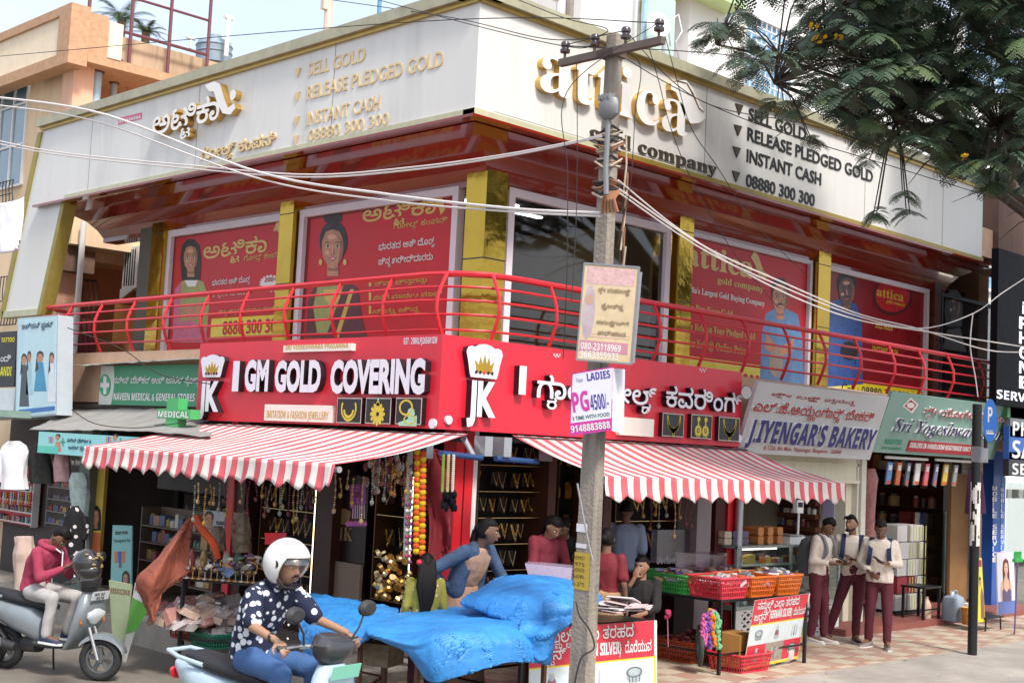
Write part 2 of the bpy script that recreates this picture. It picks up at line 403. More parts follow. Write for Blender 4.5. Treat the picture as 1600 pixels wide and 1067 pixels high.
b.bb(9.3,23.6,10.25,20.4,2.78,3.5,0);b.bb(9.5,23.6,10.4,20.1,6.1,6.6,0)
b.bb(10.75,23.6,18.55,18.8,3.5,6.1,0);b.bb(23.2,23.6,11.2,18.5,0,6.1,0)
b.build('wall',mat('plaster','c9a58a',.85,var=.15,dirt=.2),bld)
b=MB();b.bb(9.2,21.4,10.0,20.2,5.84,5.87)
prof=lambda dF:[(dF-.06,5.83),(dF*.62,5.80),(dF*.34,5.72),(dF*.15,5.60),(.03,5.47)]
pL,pR=prof(WX-FX),prof(WY-FY)
for F,far,other,sg in((FL(WX),-20.0,WY,-1),(FR(WY),21.4,WX,1)):
 P0,P1=(pL,pR)if sg<0 else(pR,pL)
 for i in range(4):
  (d0,v0),(d1,v1)=P0[i],P0[i+1];c0=sg*(other-P1[i][0]);c1=sg*(other-P1[i+1][0])
  q=[F.xyz(far,v0,d0),F.xyz(far,v1,d1),F.xyz(c1,v1,d1),F.xyz(c0,v0,d0)];b.add(q if sg<0 else q[::-1],[(0,1,2,3)])
 b.fbox(F,min(far,sg*other),max(far,sg*other),5.42,5.50,-.2,.05)
b.build('soffit',m_darkred,bld)
def pillar(F,px0,px1,v0,v1,d,name='pillar',m=m_gold,dd=-.3,py=450):
 b=MB();u0=F.uv(px0,py)[0];u1=F.uv(px1,py)[0];b.fbox(F,u0,u1,v0,v1,dd,d)
 zz=v0+.95
 while zz<v1:b.fbox(F,u0-.001,u1+.001,zz,zz+.012,d-.01,d+.003,1);zz+=.95
 return b.build(name,[m,m_black],bld)
fl,fr=FL(WX),FR(WY)
pillar(fl,244,262,3.5,5.8,.14);pillar(fl,447,468,3.5,5.8,.14,py=400)
b=MB();b.bb(WX-.12,WX+.22,WY-.12,WY+.22,3.5,5.82);b.bb(WX-.123,WX+.223,WY-.123,WY+.223,4.55,4.565,1)
b.build('pillar',[m_gold,m_black],bld)
pillar(fr,1046,1068,3.5,5.8,.14);pillar(fr,1266,1285,3.5,5.8,.14)
b=MB();u0=fr.uv(1450,500)[0];b.fbox(fr,u0,u0+.22,3.5,5.8,-.2,.12);b.build('pillar',mat('brown_cladding','5a2a18',.3,var=.2),bld)
b=MB();b.fbox(fl,fl.uv(224,430)[0],fl.uv(243,430)[0],3.5,5.8,-.5,.1);b.build('pillar',mat('grey_flank','57534a',.6,var=.2),bld)
m_glass=glass('window_glass',(.55,.56,.58),.1)
m_glassb=glass('shop_glass',(.85,.9,.9),.15)
def window(F,px0,py0,px1,fw=.1,v0=3.5,v1=None,m=m_lilac,fill='dark'):
 b=MB();u0=F.uv(px0,py0)[0];u1=F.uv(px1,py0)[0];v1=v1 or 5.45
 for q in((u0,u0+fw,v0,v1),(u1-fw,u1,v0,v1),(u0+fw,u1-fw,v1-fw,v1),(u0+fw,u1-fw,v0,v0+fw)):b.fbox(F,*q,-.05,.06)
 w_=b.build('window',m,bld)
 p=MB();p.fbox(F,u0+fw,u1-fw,v0+fw,v1-fw,-.012,0.0);p.build('pane',m_glass if fill=='dark' else mat('window_backing','7d1d22',.5),w_)
 return u0+fw,u1-fw,v0+fw,v1-fw
WA=window(fl,262,450,446,fill='board');WB=window(fl,469,420,716,fill='board')
WD=window(fr,785,420,1042);WC=window(fr,1067,450,1264,.06,fill='board');WE=window(fr,1286,480,1447,.08,fill='board');WF=window(fr,1466,500,1620,.06,m=m_black)
b=MB();b.bb(10.9,23,14.2,14.3,3.5,6.0);b.bb(10.6,23,11.35,14.3,5.62,5.66);b.bb(10.6,23,11.2,14.3,3.5,3.52)
b.bb(14.0,14.1,11.1,14.2,3.5,5.6,1);b.bb(12.95,13.55,11.12,11.2,3.55,5.3,1);b.build('interior_wall',[mat('room_wall','5b5650',.8,var=.15),mat('room_partition','b79d6d',.7,var=.12)],bld)
m_lamp=mat('ceiling_lamp_glow',(1,.97,.92),.4,var=0,emit=9)
for i in range(2):
 for j in range(3):
  b=MB();b.box((11.5+i*1.1+.2*j,11.9+j*.8,5.61),(.5,.09,.02));b.build('ceiling_lamp',m_lamp,bld)
for xy in((11.4,11.75),(12.2,12.4),(11.9,13.2)):
 b=MB();b.cyl((*xy,5.60),(*xy,5.62),.09,n=12);b.build('ceiling_lamp',m_lamp,bld)
b=MB()
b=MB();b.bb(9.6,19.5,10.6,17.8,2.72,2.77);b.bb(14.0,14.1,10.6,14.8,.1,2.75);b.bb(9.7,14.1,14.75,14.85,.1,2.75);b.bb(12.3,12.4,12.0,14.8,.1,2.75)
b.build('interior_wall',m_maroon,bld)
b=MB();b.bb(9.56,19.5,10.52,17.9,-.3,.12);b.build('shop_floor',mat('shop_floor','6d5a4c',.5,var=.2),bld)
m_redp=mat('red_column_paint','d21f2c',.35,var=.1,coat=.2)
b=MB();b.bb(9.60,9.86,10.42,10.62,.1,2.78);b.bb(9.861,9.95,10.45,10.6,.1,2.78,1);b.bb(9.72,9.735,10.412,10.42,.1,2.78,2);b.build('column',[m_redp,m_white,m_maroon],bld)
gr=FR(GY)
b=MB();b.fbox(gr,gr.uv(1112,850)[0],gr.uv(1128,850)[0],.1,2.78,-.3,.05,1);b.fbox(gr,gr.uv(1128,850)[0],gr.uv(1144,850)[0],.1,2.78,-.3,.08);b.build('column',[m_redp,m_maroon],bld)
b=MB();b.fbox(gr,gr.uv(1086,850)[0],gr.uv(1108,850)[0],.1,2.78,-.3,.02);b.build('column',mat('grey_column','9a8f90',.7),bld)
for xa,xb in((856,868),(944,956)):b=MB();b.fbox(gr,gr.uv(xa,780)[0],gr.uv(xb,780)[0],.1,2.78,-.5,.0);b.build('column',m_wood,bld)
gl=FL(GX)
for xa,xb in((496,521),(366,382)):b=MB();b.fbox(gl,gl.uv(xa,800)[0],gl.uv(xb,800)[0],.1,2.78,-.3,.01);b.build('column',mat('brown_column','3a1a14',.5),bld)
b=MB();b.fbox(gl,gl.uv(356,820)[0],gl.uv(366,820)[0],.1,2.78,-.3,.04);b.build('column',m_redp,bld)
b=MB();b.fbox(gl,gl.uv(245,770)[0],gl.uv(380,770)[0],1.62,2.5,-.1,.0);b.build('hanging_panel',mat('dark_board','1b1413',.5),bld)
m_fwhite=mat('fascia_panel','d6d4cf',.38,var=.07,scale=1.2,dirt=.22,streak=True,coat=.12)
m_trimc=mat('fascia_trim_cream','b9b99a',.45,var=.15,streak=True,dirt=.1)
m_trimg=mat('fascia_trim_gold',(.50,.34,.09),.35,.6,var=.2)
m_cap=mat('fascia_cap','a9a58c',.55,var=.2,dirt=.3)
fas=thing('fascia_sign','long white wrap-around fascia with gold-edged raised lettering above the first-floor windows','shop sign',(FX,FY,5.87))
ZB,ZT=5.87,7.10
FFL,FFR=FL(FX),FR(FY)
b=MB();UL=-20.25
b.prism(FFL,[(-FY,ZB+.09),(-19.25,ZB+.09),(-19.80,4.22),(-21.15,4.22),(UL,ZT),(-FY,ZT)],-.16,0)
b.fbox(FFR,FX+.16,21.0,ZB+.09,ZT,-.16,0)
for u in(-12.6,-15.6,-18.6):b.fbox(FFL,u,u+.012,ZB+.09,ZT,-.01,.0025,1)
for u in(13.3,17.2,19.6):b.fbox(FFR,u,u+.012,ZB+.09,ZT,-.01,.0025,1)
b.fbox(FFR,9.6,12.8,5.98,5.985,-.01,.0025,1)
b.build('panel',[m_fwhite,mat('panel_joint','8d8c84',.6)],fas)
b=MB()
b.prism(FFL,[(UL-.02,ZT),(-FY,ZT),(-FY,ZT+.05),(UL-.04,ZT+.05)],-.2,.04,1);b.fbox(FFR,FX,21.05,ZT,ZT+.05,-.2,.04,1)
b.prism(FFL,[(UL-.06,ZT+.05),(-FY+.09,ZT+.05),(-FY+.09,ZT+.18),(UL-.10,ZT+.18)],-.26,.09,0);b.fbox(FFR,FX-.09,21.1,ZT+.05,ZT+.18,-.26,.088,0)
b.build('cap',[m_cap,m_trimg],fas)
b=MB()
b.fbox(FFL,-19.30,-FY+.02,ZB,ZB+.09,-.16,.02,0);b.fbox(FFR,FX-.02,11.6,ZB,ZB+.088,-.16,.018,0);b.fbox(FFR,11.6,21.02,ZB,ZB+.088,-.16,.018,1)
b.prism(FFL,[(UL+.0,ZT-.02),(UL-.13,ZT-.02),(-21.28,4.12),(-21.15,4.12)],-.18,.03,2);b.prism(FFL,[(-19.25,ZB),(-19.36,ZB),(-19.92,4.12),(-19.80,4.12)],-.18,.03,2)
b.prism(FFL,[(-19.92,4.12),(-21.15,4.12),(-21.18,4.22),(-19.9,4.22)],-.18,.03,0)
b.build('trim',[m_trimc,mat('trim_gold_dull','a08a3c',.4,.3,var=.15),mat('trim_olive','9a8d45',.5,.2,var=.2)],fas)
m_lface=mat('letter_face_white','e6e4e0',.35,var=.04);m_lgold=mat('letter_side_gold',(.62,.40,.12),.3,.75,var=.15)
b=MB()
fit(b,serifb('attica'),FFR,(835,141),(1066,205),57,0,.0,.085,1,.0,res=5,capref=.47)
def swoosh(F,P,d0,d1):
 for o in((0,0),(1,0),(2,0)):
  pass
SW=[[(1040,142),(1040,132),(1052,129),(1064,132),(1073,150),(1083,172),(1094,178),(1094,186),(1084,194),(1071,195),(1061,184),(1053,160),(1048,146)],[(1050,128),(1062,128),(1073,141),(1082,162),(1091,177),(1083,171),(1074,149),(1064,132)],[(1079,186),(1085,173),(1090,176),(1091,182)]]
for s_ in SW[:2]:b.prism(FFR,[FFR.uv(*p)for p in s_],0.0 if s_ is SW[0]else.02,.085 if s_ is SW[0]else.10,0,1)
fit(b,'ಅಟ್ಟಿಕಾ',FFL,(247,214),(352,188),38,0,.0,.10,1,.03,res=5)
SWL=[(330,136),(345,130),(354,134),(360,155),(366,172),(376,164),(378,172),(370,182),(358,180),(350,165),(344,146),(337,146)]
b.prism(FFL,[FFL.uv(*p)for p in SWL],0,.10,0,1)
c_=FFL.uv(373,151);b.prism(FFL,[(c_[0]+.07*math.cos(a),c_[1]+.07*math.sin(a))for a in[k*.5236 for k in range(12)]],0,.09,0,1)
b.build('raised_lettering',[m_lface,m_lgold],fas)
m_brz=mat('bronze_letter','4d4335',.4,.3,var=.1);m_brs=mat('brass_letter','dcc293',.35,.25,var=.2,scale=3);m_blk=mat('black_letter','1b1a18',.45,var=.05)
b=MB();fit(b,serifb('gold company'),FFR,(920,216),(1119,267),15,0,.0,.018,0,.002,res=4,capref=.47);b.build('lettering',m_brz,fas)
b=MB()
for st,lb,rb,ht in(('SELL GOLD',(1169,188),(1259,211),20),('RELEASE PLEDGED GOLD',(1167,219),(1363,283),20),('INSTANT CASH',(1166,253),(1282,293),20),('08880 300 300',(1165,291),(1272,321),20)):
 fit(b,st,FFR,lb,rb,ht,0,.0,.012,0,.016,res=3)
for px,py in((1154,171),(1152,204),(1150,238),(1149,276)):
 c=MB();c.prism(FFR,[FFR.uv(px-6,py-9),FFR.uv(px+6,py-6),FFR.uv(px,py+9)],0,.02);c.build('bullet',m_brz,fas)
fit(b,'\u00ae',FFR,(1089,176),(1099,178),9,0,.002,bold=.01)
b.build('lettering',[m_blk,m_brz],fas)
b=MB()
for st,lb,rb,ht in(('SELL GOLD',(482,120),(571,99),20),('RELEASE PLEDGED GOLD',(480,157),(693,104),21),('INSTANT CASH',(480,197),(594,172),20),('08880 300 300',(482,222),(607,197),18)):
 fit(b,st,FFL,lb,rb,ht,0,.0,.012,0,.004,res=3)
for px,py in((467,114),(466,151),(465,189),(464,219)):
 c=MB();c.prism(FFL,[FFL.uv(px-4,py-5),FFL.uv(px+4,py-7),FFL.uv(px-1,py+8)],0,.02);c.build('bullet',m_brs,fas)
fit(b,'ಗೋಲ್ಡ್ ಕಂಪನಿ',FFL,(315,251),(432,228),19,0,0,.025,0,.03)
b.build('lettering',m_brs,fas)
b=MB();b.poly(FFL,[FFL.uv(185,185),FFL.uv(222,176),FFL.uv(222,186),FFL.uv(185,196)],.004)
for k in range(9):b.poly(FFL,[FFL.uv(187+k*3.8,188-k*.9+dy)for dy in(0,5)]+[FFL.uv(189.5+k*3.8,188-k*.9+dy)for dy in(4.5,.2)],.007,1)
b.build('sticker',[mat('sticker_pink','d66a86',.5,var=.1),m_white],fas)
m_rail=mat('rail_red','c4232e',.35,var=.12,coat=.2)
rl=thing('balcony_railing','red tubular steel balcony railing with curved posts round the first floor','railing',(9.4,10.2,3.5))
RX,RY,RT=9.36,10.10,4.235
path=[Vector((RX+.6,20.2,0)),Vector((RX,19.7,0)),Vector((RX,10.75,0)),Vector((RX+.10,10.38,0)),Vector((RX+.33,10.16,0)),Vector((RX+.7,RY,0)),Vector((22.2,RY,0))]
b=MB();b.tube([p+Vector((0,0,RT))for p in path],.036,8);b.build('top_rail',m_rail,rl)
cen=Vector((14,15,0))
def outw(p):
 if p.x<RX+.05:return Vector((-1,0,0))
 if p.y<RY+.02:return Vector((0,-1,0))
 return Vector((-.7,-.7,0))
bulge=[(0.0,0.0),(.15,.07),(.32,.13),(.48,.12),(.62,.06),(.735,0.0)]
def bl(h):
 for(a,x),(c,y)in zip(bulge,bulge[1:]):
  if a<=h<=c:return x+(y-x)*(h-a)/(c-a)
 return 0
for h in(.13,.29,.44,.59):
 b=MB();b.tube([p+outw(p)*bl(h)+Vector((0,0,3.5+h))for p in path],.015,6);b.build('rail',m_rail,rl)
posts=[onx(px,470,RX)for px in(115,163,214,271,329,391,460,533,613,697)]+[ony(px,470,RY)for px in(768,858,940,1021,1093,1160,1224,1281,1336,1389,1436,1481,1529,1572)]
for p in posts:
 p=Vector((max(p.x,RX),max(p.y,RY),0));b=MB();b.tube([p+outw(p)*(d)+Vector((0,0,3.5+h))for h,d in bulge],.022,6);b.build('post',m_rail,rl)
m_sign=mat('sign_red','d12236',.38,var=.1,scale=1.5,coat=.1,dirt=.07,streak=True)
m_lw=mat('sign_letter_white','dcd9e2',.4,var=.04);m_ls=mat('sign_letter_side','1f1a20',.4,var=.1)
m_pic=mat('picture_dark','20191b',.3,var=.3);m_picf=mat('picture_frame','c9c0b8',.4);m_jew=mat('jewel_print','cbb93c',.4,var=.3,scale=40);m_mint=mat('jewel_print_green','9fcdb0',.4,var=.2,scale=30)
m_plate=mat('plate_cream','e4dbd0',.4,var=.05);m_ptxt=mat('plate_text_gold','c39a3a',.5)
CROWN=[(.12,0),(.88,0),(.92,.12),(.97,.45),(1.04,.78),(1.0,.93),(.9,.98),(.8,.96),(.68,1.04),(.5,1.08),(.32,1.04),(.2,.96),(.1,.98),(0,.93),(-.04,.78),(.03,.45),(.08,.12)]
CROWN_IN=[(.2,.08),(.8,.08),(.9,.62),(.74,.4),(.68,.78),(.58,.45),(.5,.9),(.42,.45),(.32,.78),(.26,.4),(.1,.62)]
def crest(F,x0,y0,x1,y1,parent,d=.07,jx=None):
 """crown emblem and the letters JK below; pixel box of the crown"""
 b=MB();u0,v0=F.uv(x0,y1);u1,v1=F.uv(x1,y0);sx,sy=u1-u0,v1-v0
 b.prism(F,[(u0+p[0]*sx,v0+p[1]*sy/1.08)for p in CROWN],0,d,0,1)
 b.prism(F,[(u0+(.5+(p[0]-.5)*.72)*sx,v0+(.1+p[1]*.66)*sy)for p in CROWN_IN],d,d+.006,2)
 for k in range(5):b.prism(F,[(u0+sx*(.26+.12*k)+.02*math.cos(a),v0+.16*sy+.02*math.sin(a))for a in(0,1.57,3.14,4.71)],d+.006,d+.01,3 if k!=2 else 4)
 o=b.build('crest',[m_lw,m_ls,mat('crown_gold','b48f2e',.35,.4,var=.2),m_dark,m_redp],parent);return o
def jewel_pic(F,x0,y0,x1,y1,parent,kind,dy=0):
 b=MB();u0,v0=F.uv(x0,y1);u1,v1=F.uv(x1,y0);b.fbox(F,u0,u1,v0,v1,0,.06,0)
 e=.012;b.fbox(F,u0+e*.2,u1-e*.2,v0+e*.2,v1-e*.2,.06,.062,1);b.fbox(F,u0+e,u1-e,v0+e,v1-e,.062,.064,0)
 cx,cy,s=(u0+u1)/2,(v0+v1)/2-.01,min(u1-u0,v1-v0)*1.12
 def ring(cx,cy,ra,rb,a0,a1,n=18,mi=2,ry=1.0,d=.0665):
  P=[(cx+ra*math.cos(R_(a0+(a1-a0)*k/n)),cy+ry*ra*math.sin(R_(a0+(a1-a0)*k/n)))for k in range(n+1)];Q=[(cx+rb*math.cos(R_(a0+(a1-a0)*k/n)),cy+ry*rb*math.sin(R_(a0+(a1-a0)*k/n)))for k in range(n+1)]
  for k in range(n):b.poly(F,[P[k],P[k+1],Q[k+1],Q[k]],d,mi)
 def dot(x,y,r,mi=2,d=.068):b.poly(F,[(x+r*math.cos(k*.785),y+r*math.sin(k*.785))for k in range(8)],d,mi)
 if kind=='set':
  ring(cx,cy+.1*s,.44*s,.36*s,150,390);ring(cx,cy+.06*s,.30*s,.2*s,180,360)
  for k in range(11):a=R_(190+16*k);dot(cx+.37*s*math.cos(a),cy+.08*s+.42*s*math.sin(a),.03*s)
 elif kind=='pendant':
  ring(cx,cy-.08*s,.3*s,.08*s,0,360,20);dot(cx,cy+.28*s,.09*s);dot(cx,cy-.08*s,.06*s,0,.07);dot(cx,cy+.42*s,.05*s,3)
  for k in range(12):a=k*.5236;dot(cx+.33*s*math.cos(a),cy-.08*s+.33*s*math.sin(a),.07*s)
 elif kind=='bangles':
  b.poly(F,[(cx-.46*s,cy-.46*s),(cx+.46*s,cy-.46*s),(cx+.46*s,cy-.1*s),(cx+.1*s,cy-.2*s),(cx-.46*s,cy-.35*s)],.065,3);dot(cx+.15*s,cy-.05*s,.2*s,3,.0655)
  ring(cx-.12*s,cy+.15*s,.36*s,.27*s,0,360,20,ry=.75);ring(cx+.1*s,cy-.25*s,.32*s,.25*s,0,360,20,ry=.5)
 elif kind=='necklace':
  for k in range(24):
   a=R_(180+180*k/23);r=.40*s;dot(cx+r*math.cos(a)*.95,cy+.35*s+r*math.sin(a)*1.3,(.05+.035*math.sin(R_(180*k/23)))*s)
  for k in range(3):dot(cx,cy-.18*s-.09*k*s,(.12-.025*k)*s)
 elif kind=='earrings':
  for q in(-.22,.22):
   dot(cx+q*s,cy+.3*s,.1*s);ring(cx+q*s,cy-.12*s,.2*s,.09*s,0,360,14);dot(cx+q*s,cy-.12*s,.05*s);b.poly(F,[(cx+q*s-.03*s,cy+.25*s),(cx+q*s+.03*s,cy+.25*s),(cx+q*s+.05*s,cy),(cx+q*s-.05*s,cy)],.066,2)
   for k in range(7):a=R_(190+26*k);dot(cx+q*s+.2*s*math.cos(a),cy-.12*s+.24*s*math.sin(a),.03*s)
 o=b.build('picture_panel',[m_pic,m_picf,m_jew,m_mint],parent)
s1=thing('shop_sign','red jewellery shop sign with bold white English lettering above the left awning','shop sign',(SX,12.2,2.56))
F1,F2=FL(SX),FR(SY)
b=MB();b.fbox(F1,-14.55,-SY,2.57,3.53,-.3,0);b.build('board',m_sign,s1)
crest(F1,321,554,358,590,s1)
for a_ in(('1',(371,609),(381,608),44),('GM',(390,609),(427,608),46),('GOLD',(437,610),(509,609),46),('COVERING',(524,612),(672,611),49),('JK',(318,640),(350,637),44)):
 b=MB();fit(b,a_[0],F1,a_[1],a_[2],a_[3],0,0,.08,1,.05);b.build('raised_lettering',[m_lw,m_ls],s1)
def plate(F,x0,y0,x1,y1,txt,parent):
 b=MB();u0,v0=F.uv(x0,y1);u1,v1=F.uv(x1,y0);b.fbox(F,u0,u1,v0,v1,0,.06,0)
 if txt:fit(b,sansb(txt),F,(x0+4,y1-4),(x1-5,y1-4.5),(y1-y0)*.5,1,.062)
 b.build('name_plate',[m_plate,m_ptxt],parent)
plate(F1,449,537,556,551,'SRI VEERESHWARA PRASANNA',s1);plate(F1,419,634,525,657,'IMITATION & FASHION JEWELLERY',s1)
jewel_pic(F1,532,622,573,661,s1,'set');jewel_pic(F1,577,622,619,662,s1,'pendant');jewel_pic(F1,624,622,667,663,s1,'bangles')
b=MB();fit(b,sansb('GST : 29BKLPJ2656K1ZM'),F1,(631,538),(683,539),10,0,.004)
b.build('lettering',m_lw,s1)
def disc(F,px,py,r,parent):
 b=MB();u,v=F.uv(px,py);b.cyl(F.xyz(u,v,0),F.xyz(u,v,.03),r,n=16);b.build('spotlight',m_lw,parent)
disc(F1,312,650,.045,s1);disc(F1,678,662,.05,s1)
s2=thing('shop_sign','red jewellery shop sign with white Kannada lettering above the right awning, behind the concrete pole','shop sign',(11.5,SY,2.56))
b=MB();b.fbox(F2,SX+.3,14.14,2.57,3.53,-.3,.0);b.build('board',m_sign,s2)
crest(F2,722,541,777,588,s2)
b=MB();fit(b,'JK',F2,(721,646),(766,646),53,0,0,.08,1,.05)
fit(b,'1',F2,(802,613),(813,614),42,0,0,.08,1,.05)
fit(b,'ಗ್ರಾಂ',F2,(830,620),(900,624),38,0,0,.08,1,.03);fit(b,'ಗೋಲ್ಡ್',F2,(912,624),(1017,631),33,0,0,.08,1,.03)
fit(b,'ಕವರಿಂಗ್',F2,(1032,634),(1151,642),34,0,0,.08,1,.03)
b.build('raised_lettering',[m_lw,m_ls],s2)
plate(F2,962,655,1016,679,'',s2)
jewel_pic(F2,1028,647,1063,681,s2,'necklace');jewel_pic(F2,1073,649,1107,684,s2,'earrings');jewel_pic(F2,1116,653,1150,688,s2,'necklace')
disc(F2,699,656,.045,s2);disc(F2,1153,685,.05,s2)
b=MB()
for px,py in((870,554),(1098,577)):
 for k in range(5):u,v=F2 .uv(px+(k-2)*2.2,py+(k%2)*3);b.cyl(F2 .xyz(u,v,0),F2 .xyz(u,v,.004),.012,n=6)
b.build('emblem',m_lw,s2)
def awning_mat(axis,per):
 m=bpy.data.materials.new('awning_stripe');m.use_nodes=True;t=m.node_tree;p=t.nodes['Principled BSDF'];p.inputs['Roughness'].default_value=.75
 tc=t.nodes.new('ShaderNodeTexCoord');sp=t.nodes.new('ShaderNodeSeparateXYZ');L=t.links.new;L(tc.outputs['Object'],sp.inputs[0])
 mu=t.nodes.new('ShaderNodeMath');mu.operation='MULTIPLY';mu.inputs[1].default_value=1/per;L(sp.outputs[axis],mu.inputs[0])
 fr_=t.nodes.new('ShaderNodeMath');fr_.operation='FRACT';L(mu.outputs[0],fr_.inputs[0])
 gt=t.nodes.new('ShaderNodeMath');gt.operation='GREATER_THAN';gt.inputs[1].default_value=.5;L(fr_.outputs[0],gt.inputs[0])
 mx=t.nodes.new('ShaderNodeMixRGB');mx.inputs[1].default_value=(*lin('d95f68'),1);mx.inputs[2].default_value=(*lin('e3ded6'),1);L(gt.outputs[0],mx.inputs[0])
 n=t.nodes.new('ShaderNodeTexNoise');n.inputs['Scale'].default_value=2.5;n.inputs['Detail'].default_value=8;L(tc.outputs['Object'],n.inputs['Vector'])
 mr=t.nodes.new('ShaderNodeMapRange');mr.inputs[1].default_value=.3;mr.inputs[2].default_value=.7;mr.inputs[3].default_value=.70;mr.inputs[4].default_value=1.0;L(n.outputs['Fac'],mr.inputs[0])
 m2=t.nodes.new('ShaderNodeMixRGB');m2 .blend_type='MULTIPLY';m2 .inputs[0].default_value=1;L(mx.outputs[0],m2 .inputs[1]);L(mr.outputs[0],m2 .inputs[2]);L(m2 .outputs[0],p.inputs['Base Color'])
 return m
m_blk_=mat('roller_dark','3a3436',.6);m_alu=mat('aluminium','b9b9bd',.35,.7,var=.1);m_blue=mat('arm_blue','2c4a78',.4,var=.1)
def awning(label,F,u0,u1,dB,zB,zF,uB0,uB1,axis,over,rise):
 """F faces the street; canvas from the wall (d=0, z=zB) to the front bar (d=dB, z=zF)"""
 per=.205
 r=thing('awning',label,'awning',F.xyz((u0+u1)/2,zB,0));m=awning_mat(axis,per);n=60
 P=[]
 for i in range(9):
  t=i/8;row=[]
  for j in range(n+1):
   s=j/n;u=(uB0+(uB1-uB0)*s)*(1-t)+(u0+(u1-u0)*s)*t
   row.append(F.xyz(u,zB+(zF-zB)*t-.05*math.sin(math.pi*t)*(.6+.4*math.sin(s*9)),dB*t))
  P.append(row)
 b=MB();b.grid(P[::-1]);b.build('canopy',m,r,solid=.004)
 b=MB();Q=[];sc=.315
 for i in range(7):
  t=i/6;row=[]
  for j in range(n*4+1):
   s=j/(n*4);u=u0+(u1-u0)*s;x=(u-u0)/sc;fx=x-math.floor(x)
   h=.195+.115*(fx**1.4 if fx<.72 else(1-fx)/.28*.63)
   wv=.022*math.sin(u*23)*t+.05*t*t
   row.append(F.xyz(u-.02*t,zF-h*t,dB+.012+wv*.6))
  Q.append(row)
 b.grid(Q[::-1]);b.build('valance',m,r,solid=.003)
 b=MB();b.cyl(F.xyz(u0,zF-.05,dB-.045),F.xyz(u1,zF-.05,dB-.045),.03,n=10);b.build('front_bar',m_alu,r)
 b=MB();b.cyl(F.xyz(uB0+.02,zB-.045,.04),F.xyz(uB1-.02,zB-.045,.04),.038,n=10);b.build('roller',m_blk_,r)
 for ue,dr in((u1-.25,-1),(u0+.25,1)):
  b=MB();el=F.xyz(ue+dr*.75,(zB+zF)/2-.10,dB*.5)
  b.cyl(F.xyz(ue+dr*.1,zB-.16,.06),el,.028,n=8,mi=1);b.cyl(el,F.xyz(ue,zF-.02,dB-.05),.024,n=8);b.ell(el,.045);b.fbox(F,ue+dr*.1-.06,ue+dr*.1+.06,zB-.26,zB-.08,0,.09)
  b.build('folding_arm',[m_alu,m_blue],r)
 return r
awning('red and white striped awning over the left shop front with scalloped valance',F1,-14.56,-9.76,1.44,2.53,2.19,-14.45,-9.55,1,0,0)
awning('red and white striped awning over the right shop front beside the bakery',F2,10.14,14.72,1.2,2.55,2.18,10.0,14.25,0,0,0)
b=MB()
for u in(9.35,9.62):b.box((u,9.75,2.42),(.11,.16,.2))
b.cyl((8.6,9.55,2.33),(9.3,9.72,2.30),.03,mi=1);b.cyl((9.5,9.72,2.3),(10.15,9.75,2.28),.03,mi=1);b.cyl((9.2,9.72,2.3),(9.25,9.95,2.5),.03)
tag(b.build('awning_bracket',[m_alu,m_blue]),'grey gearbox with blue arms between the two striped awnings','bracket')
m_or=mat('orange_wall','bd8a66',.85,var=.15,dirt=.15,streak=True);m_cream=mat('cream_wall','e3c6a4',.85,var=.1,dirt=.12,streak=True);m_ored=mat('orange_brick_band','bf9877',.9,var=.25,scale=12,bump=.4)
m_stain=mat('stained_parapet','b79f84',.9,var=.25,dirt=.75,streak=True,scale=3);m_bluegl=mat('blue_glass','6d8796',.08,var=.25,scale=1.5,coat=.5)
XO,YO=10.45,21.7
OL,OR=FL(XO),FR(YO)
ob=thing('orange_building','orange and cream apartment building with stained parapet behind the left end of the fascia','building',(XO,YO,0))
def bx(F,x0,y0,x1,y1,d0,d1,b,mi=0,vr=None):
 u0,v0=F.uv(x0,y1);u1,v1=F.uv(x1,y0)
 if vr:v0,v1=vr
 b.fbox(F,u0,u1,v0,v1,d0,d1,mi);return b
zc=OR.uv(84,92)[1]
b=MB();b.bb(XO,XO+.38,YO,YO+.42,-.2,zc);b.build('column',mat('pink_cream_column','e2b497',.85,var=.1,dirt=.15,streak=True),ob)
b=MB();b.bb(XO+.16,XO+.4,YO+.42,YO+11,-.2,zc,0);b.bb(XO+.38,XO+8,YO+1.1,YO+1.3,-.2,zc,1);b.bb(XO+2.2,XO+8,YO-.2,YO+1.1,-.2,5.6,1);b.build('wall',[m_cream,m_or],ob)
b=MB();b.bb(XO+.06,XO+5.2,YO-.34,YO+1.4,zc,zc+.16);b.build('roof_slab',m_ored,ob)
b=MB();b.bb(XO+1.6,XO+2.6,YO+.4,YO+1.1,6.0,6.2);b.bb(XO+.38,XO+2.4,YO+.2,YO+1.1,5.35,6.0);b.build('balcony_slab',m_cream,ob)
v0=zc+.02;top=OR.uv(84,6)[1]
b=MB();b.bb(XO-.3,XO+.05,YO-.35,YO+.1,v0-.12,top,0);b.bb(XO-.25,XO,YO+.1,YO+11,v0-.1,top-.16,1);b.bb(XO-.3,XO,YO+.1,YO+11,top-.16,top,0);b.bb(XO-.3,XO,YO+.1,YO+11,v0-.12,v0+.08,0)
b.bb(XO+.05,XO+.42,YO-.3,YO,zc+.16,top-.06,0);b.bb(XO+.42,XO+.68,YO-.36,YO,zc+.16,top-.15,1);b.build('parapet',[m_ored,mat('parapet_panel','ecd9bd',.85,var=.08,dirt=.1)],ob)
b=MB();b.bb(XO+.68,XO+6.2,YO+.9,YO+1.1,zc+.1,OR.uv(140,28)[1]+.12);b.build('parapet',m_stain,ob)
b=MB();b.bb(XO+5.0,XO+8.5,YO+1.6,YO+6,zc,OR.uv(350,82)[1]+.25);b.build('stair_block',m_cream,ob)
